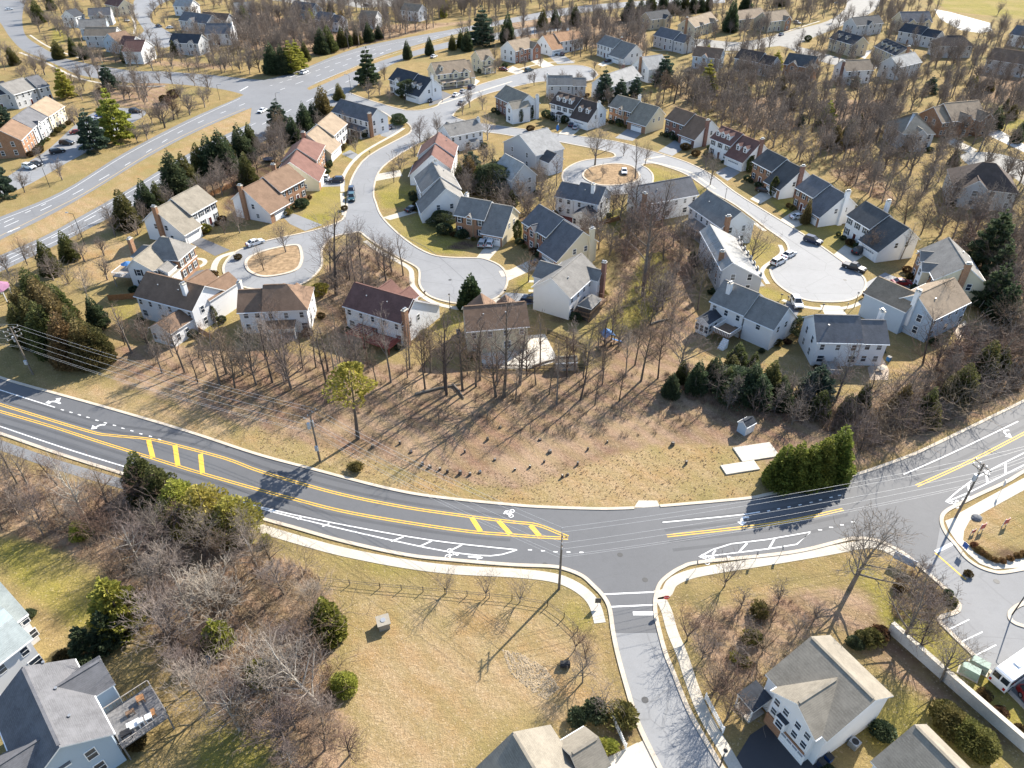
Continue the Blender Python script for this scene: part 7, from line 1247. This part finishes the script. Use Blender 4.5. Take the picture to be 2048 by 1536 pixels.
# ------------------------------------------------------------------ fences, wall
def fence(px, h, m, label, posts=2.4, kind='board', name='fence', th=.06):
    p = PV(px); x0, y0 = p[0]; root = empty(name, (x0, y0, 0)); tag(root, label, 'fence' if kind != 'wall' else 'wall')
    p = [(a-x0, c-y0) for a, c in p]
    if kind == 'board': b = MB(); b.ribbon(p, th, .1, h); b.build('board_panel', m, root)
    elif kind == 'wall': b = MB(); b.ribbon(p, .5, -.1, h); b.build('wall_face', m, root); b = MB(); b.ribbon(p, .62, h+.002, h+.14); b.build('coping', CONCB, root); return root
    else:
        for z in ([.45, .85] if kind == 'rail' else [.3, .9]): b = MB(); b.ribbon(p, .05 if kind == 'rail' else .06, z, z+(.035 if kind == 'rail' else .1)); b.build('rail', m, root)
    if kind == 'picket':
        b = MB()
        for a, c in zip(p, p[1:]):
            n = max(1, int(math.hypot(c[0]-a[0], c[1]-a[1])/.2))
            for k in range(n): X = a[0]+(c[0]-a[0])*k/n; Y = a[1]+(c[1]-a[1])*k/n; b.box(X-.045, X+.045, Y-.03, Y+.03, .05, h)
        b.build('picket', m, root)
    for a, c in zip(p, p[1:]):
        n = max(1, int(math.hypot(c[0]-a[0], c[1]-a[1])/posts))
        for k in range(n+1): X = a[0]+(c[0]-a[0])*k/n; Y = a[1]+(c[1]-a[1])*k/n; q_ = .045 if kind == 'rail' else .07; b = MB(); b.box(X-q_, X+q_, Y-q_, Y+q_, 0, h+.12); b.build('post', m, root)
    return root
fence([(1410,1398),(1445,1466)], 1.2, TRIM, 'white picket fence beside the side road pavement', kind='picket'); fence([(1220,1429),(1251,1499)], 1.2, TRIM, 'white picket fence across the mulch by the broad grey roof', kind='picket')
fence([(1777,1262),(1870,1345),(2060,1512)], 1.7, concrete('block_wall', (.55, .54, .51)), 'long pale block retaining wall below the parking lot', kind='wall', name='retaining_wall')
fence([(640,1163),(760,1176),(890,1187),(1024,1200),(1095,1212),(1128,1236),(1155,1262)], 1.0, flat('dark_fence_wood', (.10, .085, .07), .85), 'thin post and rail fence along the tan meadow', kind='rail', posts=3.0); fence([(219,602),(272,598)], 1.5, CEDARW, 'cedar board fence behind the brown-roofed house with sunroom'); fence([(385,658),(424,680)], 1.5, CEDARW, 'cedar board fence beside the bright gable'); fence([(410,398),(470,372),(500,368)], 1.4, CEDARW, 'cedar fence under the highway cedars')
fence([(965,738),(1060,740),(1170,738),(1172,700),(1095,668)], 1.3, PLASTIC, 'black metal fence around the pool patio', kind='picket'); fence([(545,370),(600,348),(640,330)], 1.4, CEDARW, 'cedar fence behind the brick-front house'); fence([(1165,440),(1200,452),(1240,440)], 1.4, CEDARW, 'backyard board fence beside the red patio'); fence([(1250,520),(1262,460),(1255,420)], 1.4, WOODG, 'weathered backyard fence under the middle trees'); fence([(1555,668),(1600,650)], 1.3, CEDARW, 'cedar fence between the deck stairs and the slate roof')
# ------------------------------------------------------------------ small things
def thing(name, u, v, label, cat, rz=0.0, group=None): x, y = P(u, v); r = empty(name, (x, y, 0), rz); tag(r, label, cat, group); return r
t = thing('garden_shed', 1490, 862, 'little blue-white shed with dark roof on the cleared strip', 'shed', R(35)); gx(t, -1.3, 1.3, -1, 1.0, 2.0, 2.0, 0, 2.8, BLUES, WHITE, ROOF['navy'], o=.12); b = MB(); b.box(-.4, .4, -.93, -.86, .05, 1.8); b.build('door', TRIM, t)
for u, v, s, l in [(1512, 905, (3.4, 1.8), 'wider pale concrete slab on the cleared strip'), (1480, 936, (3.0, 1.1), 'narrow pale concrete slab nearer the road')]: t = thing('concrete_slab', u, v, l, 'slab', R(12)); b = MB(); b.box(-s[0], s[0], -s[1], s[1], 0, .22, taper=.02); b.build('slab_top', CONCB, t)
t = thing('drain_riser', 768, 1252, 'square concrete drain riser at the meadow top', 'drain box', R(20)); b = MB(); rc = concrete('riser_concrete', (.30, .27, .22)); b.box(-.7, .7, -.7, .7, 0, 1.1); b.build('box', rc, t); b = MB(); b.box(-.85, .85, -.85, .85, 1.1, 1.27); b.build('top_slab', rc, t); b = MB(); b.tube((0, 0, 1.27), (0, 0, 1.33), .35, .35, 12); b.build('manhole_lid', METAL, t)
t = thing('drain_riser', 1130, 1332, 'dark drain pipe mouth beside the side road meadow', 'drain box', 0); b = MB(); b.tube((-.6, 0, .4), (.6, 0, .4), .45, .45, 10); b.build('pipe', PLASTIC, t)
for u, v, l in [(1936, 1348, 'green utility cabinet nearer the retaining wall'), (1955, 1336, 'green utility cabinet nearer the white bus')]: t = thing('utility_cabinet', u, v, l, 'cabinet', R(-40)); b = MB(); b.box(-1.0, 1.0, -.55, .55, .1, 1.35, taper=.04); b.build('cabinet', flat('cabinet_green', (.22, .30, .25), .6), t); b = MB(); b.box(-1.15, 1.15, -.7, .7, 0, .1); b.build('plinth', CONC, t)
t = thing('playset', 1214, 690, 'blue roofed wooden playset in the backyard grass', 'playset', R(20))
for sx in (-1, 1):
    for sy in (-1, 1): b = MB(); b.box(sx-.07, sx+.07, sy-.07, sy+.07, 0, 2.6); b.build('post', WOOD, t)
b = MB(); b.box(-1.1, 1.1, -1.1, 1.1, 1.2, 1.3); b.build('platform', WOOD, t); b = MB(); b.slab([(-1.3, -1.3, 2.6), (0, -1.3, 3.4), (0, 1.3, 3.4), (-1.3, 1.3, 2.6)], .06); b.slab([(0, -1.3, 3.4), (1.3, -1.3, 2.6), (1.3, 1.3, 2.6), (0, 1.3, 3.4)], .06); b.build('canopy', [flat('blue_canvas', (.04, .14, .34), .7)]*2, t); b = MB(); b.slab([(1.1, -.3, 1.3), (3.4, -.3, .15), (3.4, .3, .15), (1.1, .3, 1.3)], .08); b.build('slide', [flat('blue_canvas', (.04, .14, .34), .7)]*2, t)
t = thing('pool_shed', 1131, 735, 'small weathered shed beside the pool patio fence', 'shed', R(5)); gx(t, -2.2, 2.2, -1.2, 1.2, 2.0, 2.0, 0, 2.7, WOODG, WOODG, ROOF['greytan'], o=.12)
t = thing('blue_float', 1115, 262, 'upright blue oval float on the three-dormer house lawn', 'float', R(20)); b = MB()
for k in range(16): a0, a1 = 2*math.pi*k/16, 2*math.pi*(k+1)/16; b.face([(0, -.1, 1.1), (.6*math.cos(a0), -.1, 1.1+1.1*math.sin(a0)), (.6*math.cos(a1), -.1, 1.1+1.1*math.sin(a1))]); b.face([(0, .1, 1.1), (.6*math.cos(a1), .1, 1.1+1.1*math.sin(a1)), (.6*math.cos(a0), .1, 1.1+1.1*math.sin(a0))]); b.face([(.6*math.cos(a0), -.1, 1.1+1.1*math.sin(a0)), (.6*math.cos(a0), .1, 1.1+1.1*math.sin(a0)), (.6*math.cos(a1), .1, 1.1+1.1*math.sin(a1)), (.6*math.cos(a1), -.1, 1.1+1.1*math.sin(a1))])
b.build('shell', flat('blue_plastic', (.03, .16, .45), .4), t)
t = thing('trampoline', 538, 322, 'dark round trampoline behind the red-brown hip-roofed house', 'trampoline'); b = MB(); b.tube((0, 0, .8), (0, 0, .86), 1.9, 1.9, 20); b.build('mat', flat('trampoline_mat', (.02, .03, .06), .8), t)
for k in range(6): b = MB(); a0 = k*math.pi/3; b.tube((1.9*math.cos(a0), 1.9*math.sin(a0), 0), (1.9*math.cos(a0), 1.9*math.sin(a0), 2.4), .04, .04, 6); b.build('leg', METAL, t)
t = thing('gazebo', -2, 600, 'purple-roofed white gazebo beside the highway bend', 'gazebo', R(20)); b = MB()
for k in range(8): a0, a1 = k*math.pi/4, (k+1)*math.pi/4; b.face([(3.4*math.cos(a0), 3.4*math.sin(a0), 3), (3.4*math.cos(a1), 3.4*math.sin(a1), 3), (0, 0, 5)]); b.face([(3.4*math.cos(a1), 3.4*math.sin(a1), 2.99), (3.4*math.cos(a0), 3.4*math.sin(a0), 2.99), (0, 0, 2.9)])
b.build('canopy', shingle('roof_purple', (.25, .13, .20)), t)
for k in range(8): a0 = k*math.pi/4; b = MB(); b.tube((3*math.cos(a0), 3*math.sin(a0), 0), (3*math.cos(a0), 3*math.sin(a0), 3), .12, .12, 6); b.build('post', TRIM, t)
t = thing('bench', 418, 1322, 'grey woodland bench under the pale-limbed trees', 'bench', R(-60)); b = MB(); b.box(-.8, .8, -.25, .25, .42, .5); b.build('seat', METAL, t); b = MB(); b.box(-.8, .8, .22, .28, .5, .95); b.build('backrest', METAL, t)
for s in (-.65, .65): b = MB(); b.box(s-.05, s+.05, -.22, .22, 0, .42); b.build('leg', METAL, t)
t = thing('boulder', 1953, 1036, 'grey rounded boulder at the entrance walk bend', 'boulder'); v, f = sprays(random.Random(3), .1, .1, 'round', 1, .1); b = MB(); rr = random.Random(4); R0 = [[(1+rr.uniform(-.12, .12)) for _ in range(10)] for _ in range(6)]
pt = [[(.85*R0[i][j]*math.cos(j*.628)*math.cos(i*.3), .7*R0[i][j]*math.sin(j*.628)*math.cos(i*.3), .5*math.sin(i*.3)) for j in range(10)] for i in range(6)]
for i in range(5):
    for j in range(10): b.face([pt[i][j], pt[i][(j+1) % 10], pt[i+1][(j+1) % 10], pt[i+1][j]])
b.build('rock', flat('grey_rock', (.16, .165, .175), .9, .2, .25), t)
# hydrants, mailboxes, bins
def mailbox(u, v, label): t = thing('mailbox', u, v, label, 'mailbox', R(rng.uniform(0, 360)), 'kerbside mailboxes'); b = MB(); b.box(-.05, .05, -.05, .05, 0, 1.05); b.build('post', WOOD, t); b = MB(); b.box(-.28, .28, -.12, .12, 1.05, 1.3, taper=.03); b.build('box', PLASTIC, t)
for u, v, s in [(850,592,'on the lower circle verge by the red-brown roof'),(1562,598,'first on the sunny circle verge'),(1575,602,'second on the sunny circle verge'),(1645,618,'on the sunny circle verge before the slate roof'),(1694,616,'between two drives on the sunny circle'),(1733,597,'at the grey-blue house drive'),(470,520,'on the loop verge by the stone path'),(450,575,'on the loop verge by the bright drive'),(740,310,'at the tan cream house verge'),(1010,590,'at the porch house drive'),(792,260,'at the corner house drive'),(885,205,'by the black cars drive'),(1200,140,'on the upper circle verge')]: mailbox(u, v, 'black mailbox on a post '+s)
for u, v, c, l in [(917, 668, (.02,.08,.2), 'blue wheeled bin beside the brown-roofed pool house'), (1776, 722, (.03,.15,.35), 'blue wheeled bin at the slate-roofed house patio'), (1788, 655, (.02,.08,.2), 'blue bin beside the tan-roofed house wall'), (1655, 1522, (.03,.10,.3), 'blue bin by the tall white house side'), (1640, 1532, (.02,.03,.06), 'dark bin by the tall white house side')]: t = thing('wheeled_bin', u, v, l, 'bin', R(30)); b = MB(); b.box(-.3, .3, -.33, .33, .05, 1.0, taper=-.04); b.build('bin', flat('bin_%d' % int(c[2]*100), c, .5), t); b = MB(); b.box(-.36, .36, -.4, .38, 1.005, 1.08); b.build('lid', PLASTIC, t)
t = thing('air_conditioner', 1706, 1492, 'grey air conditioning unit beside the tall white house', 'air conditioner', R(35)); b = MB(); b.box(-.5, .5, -.5, .5, .1, 1.0); b.build('casing', METAL, t); b = MB(); b.tube((0, 0, 1.0), (0, 0, 1.04), .38, .38, 14); b.build('fan', PLASTIC, t)
# deck clutter at the corner house
def MB_leg(t, a, c, z, m):
    b = MB(); b.box(a-.04, a+.04, c-.04, c+.04, 0, z); b.build("leg", m, t)
dx = [((262,1428),'wooden deck chest',.9,.5,.5,WOOD),((283,1402),'wooden deck table',.8,.8,.7,CEDARW),((270,1455),'white covered table',1.3,.9,.75,TRIM),((300,1440),'pale cushioned chair',.7,.7,.8,TRIM),((256,1475),'black covered grill',1.0,.7,1.1,PLASTIC),((285,1450),'white stacked chairs',.6,.6,1.0,TRIM),((308,1428),'planter box on the deck rail',.4,.9,.5,CEDARW)]
for (u, v), l, sx, sy, sz, m in dx: x, y = P(u, v, 2.7); t = empty('deck_furniture', (x, y, 2.70), R(35)); tag(t, l+' on the timber deck', 'furniture'); b = MB(); b.box(-sx/2, sx/2, -sy/2, sy/2, sz*.8, sz); b.build('top', m, t); [MB_leg(t, a*sx*.42, c*sy*.42, sz*.8, m) for a in (-1, 1) for c in (-1, 1)]
for (u, v), l in (((1760, 742), 'round stone fire table on the slate house patio'), ((1928, 655), 'dark covered table on the tan-roofed house patio')): t = thing('patio_table', u, v, l, 'table'); b = MB(); b.tube((0, 0, .6), (0, 0, .7), .7, .7, 14); b.build('top', PLASTIC, t); b = MB(); b.tube((0, 0, 0), (0, 0, .6), .25, .2, 8); b.build('pedestal', METAL, t)
t = empty('patio_umbrella', (UMB.x, UMB.y, UMB.z)); tag(t, 'blue umbrella open on the rear deck of the grey hip-roofed house', 'umbrella'); b = MB(); b.tube((0, 0, 0), (0, 0, 2.3), .04, .04, 6); b.build('pole', METAL, t); b = MB(); b.tube((0, 0, 2.0), (0, 0, 2.6), 1.3, .05, 8); b.build('canopy', flat('blue_canvas', (.04, .14, .34), .7), t)
# stumps and logs in the cleared strip
rs = random.Random(12)
for u, v in [(745,895),(800,888),(822,905),(930,905),(975,880),(1000,855),(990,920),(960,945),(940,950),(920,948),(895,945),(880,940),(860,935),(845,930),(1080,880),(1088,925),(1100,905),(1135,950),(1125,955),(1175,900),(1215,885),(1060,935),(1345,890),(1372,928),(1030,940),(1155,930)]: 
    t = thing('tree_stump', u, v, 'dark low stump in the cleared strip above the road', 'stump', rs.uniform(0, 6), 'stumps left in the cleared strip'); r_ = rs.uniform(.15, .32); hh = rs.uniform(.25, .7); b = MB(); b.tube((0, 0, -.1), (rs.uniform(-.1, .1), 0, hh), r_*1.3, r_, 8); b.build('trunk', BARK[1], t); b = MB(); b.tube((rs.uniform(-.02, .02), 0, hh), (0, 0, hh+.02), r_*.9, r_*.9, 8); b.build('cut_face', BARK[2], t)
for k, (u, v, du, dv, L_, s) in enumerate([(830,790,60,-14,9,'longest fallen log among the tall trunks'),(905,770,12,14,5,'short fallen log near the slender trunks'),(1065,735,30,-10,6,'fallen log behind the pool fence'),(1300,650,20,-6,5,'fallen log under the middle trees'),(500,1330,40,-6,6,'pale fallen log in the corner woods'),(380,1190,20,10,5,'fallen log under the corner trees')]):
    x, y = P(u, v); x2, y2 = P(u+du, v+dv); t = empty('fallen_log', (x, y, 0), math.atan2(y2-y, x2-x)); tag(t, s, 'log', 'fallen logs'); b = MB(); b.tube((0, 0, .22), (L_*.5, .15, .26), .26, .2, 8); b.tube((L_*.5, .15, .26), (L_, -.1, .2), .2, .12, 8); b.build('trunk', BARK[2 if k == 4 else 0], t); b = MB(); b.tube((L_*.6, .1, .25), (L_*.8, .9, .6), .07, .03, 5); b.build('branch', BARK[0], t)
# ------------------------------------------------------------------ light, sky, camera
w = bpy.data.worlds.new('World'); SC.world = w; w.use_nodes = True; nt = w.node_tree; bg = nt.nodes['Background']
sk = nt.nodes.new('ShaderNodeTexSky'); sk.sky_type = 'NISHITA'; sk.sun_disc = False; sk.sun_elevation = R(34); sk.sun_rotation = R(40); sk.air_density = 1.0; sk.dust_density = .6; sk.ozone_density = 1.2
nt.links.new(sk.outputs[0], bg.inputs[0]); bg.inputs[1].default_value = .12
ld = bpy.data.lights.new('sun', 'SUN'); ld.energy = 5.0; ld.angle = R(.5); ld.color = (1, .93, .82); lo = bpy.data.objects.new('sun', ld); COL.objects.link(lo)
el, az = R(33.5), R(-130.5); lo.rotation_euler = Vector((math.cos(az)*math.cos(el), math.sin(az)*math.cos(el), -math.sin(el))).to_track_quat('-Z', 'Y').to_euler(); lo.location = (60, 60, 120)
cd = bpy.data.cameras.new('camera'); cd.sensor_width = 36; cd.lens = 36*FL/2048; cd.clip_end = 9000; cd.clip_start = 1
co = bpy.data.objects.new('camera', cd); COL.objects.link(co); co.location = (0, 0, HC); co.rotation_euler = (R(90)-TH, 0, 0); SC.camera = co
SC.view_settings.view_transform = 'Standard'; SC.view_settings.look = 'None'; SC.view_settings.exposure = 1.25; SC.view_settings.gamma = 1
SC.cycles.max_bounces = 5; SC.cycles.diffuse_bounces = 2; SC.cycles.transparent_max_bounces = 4
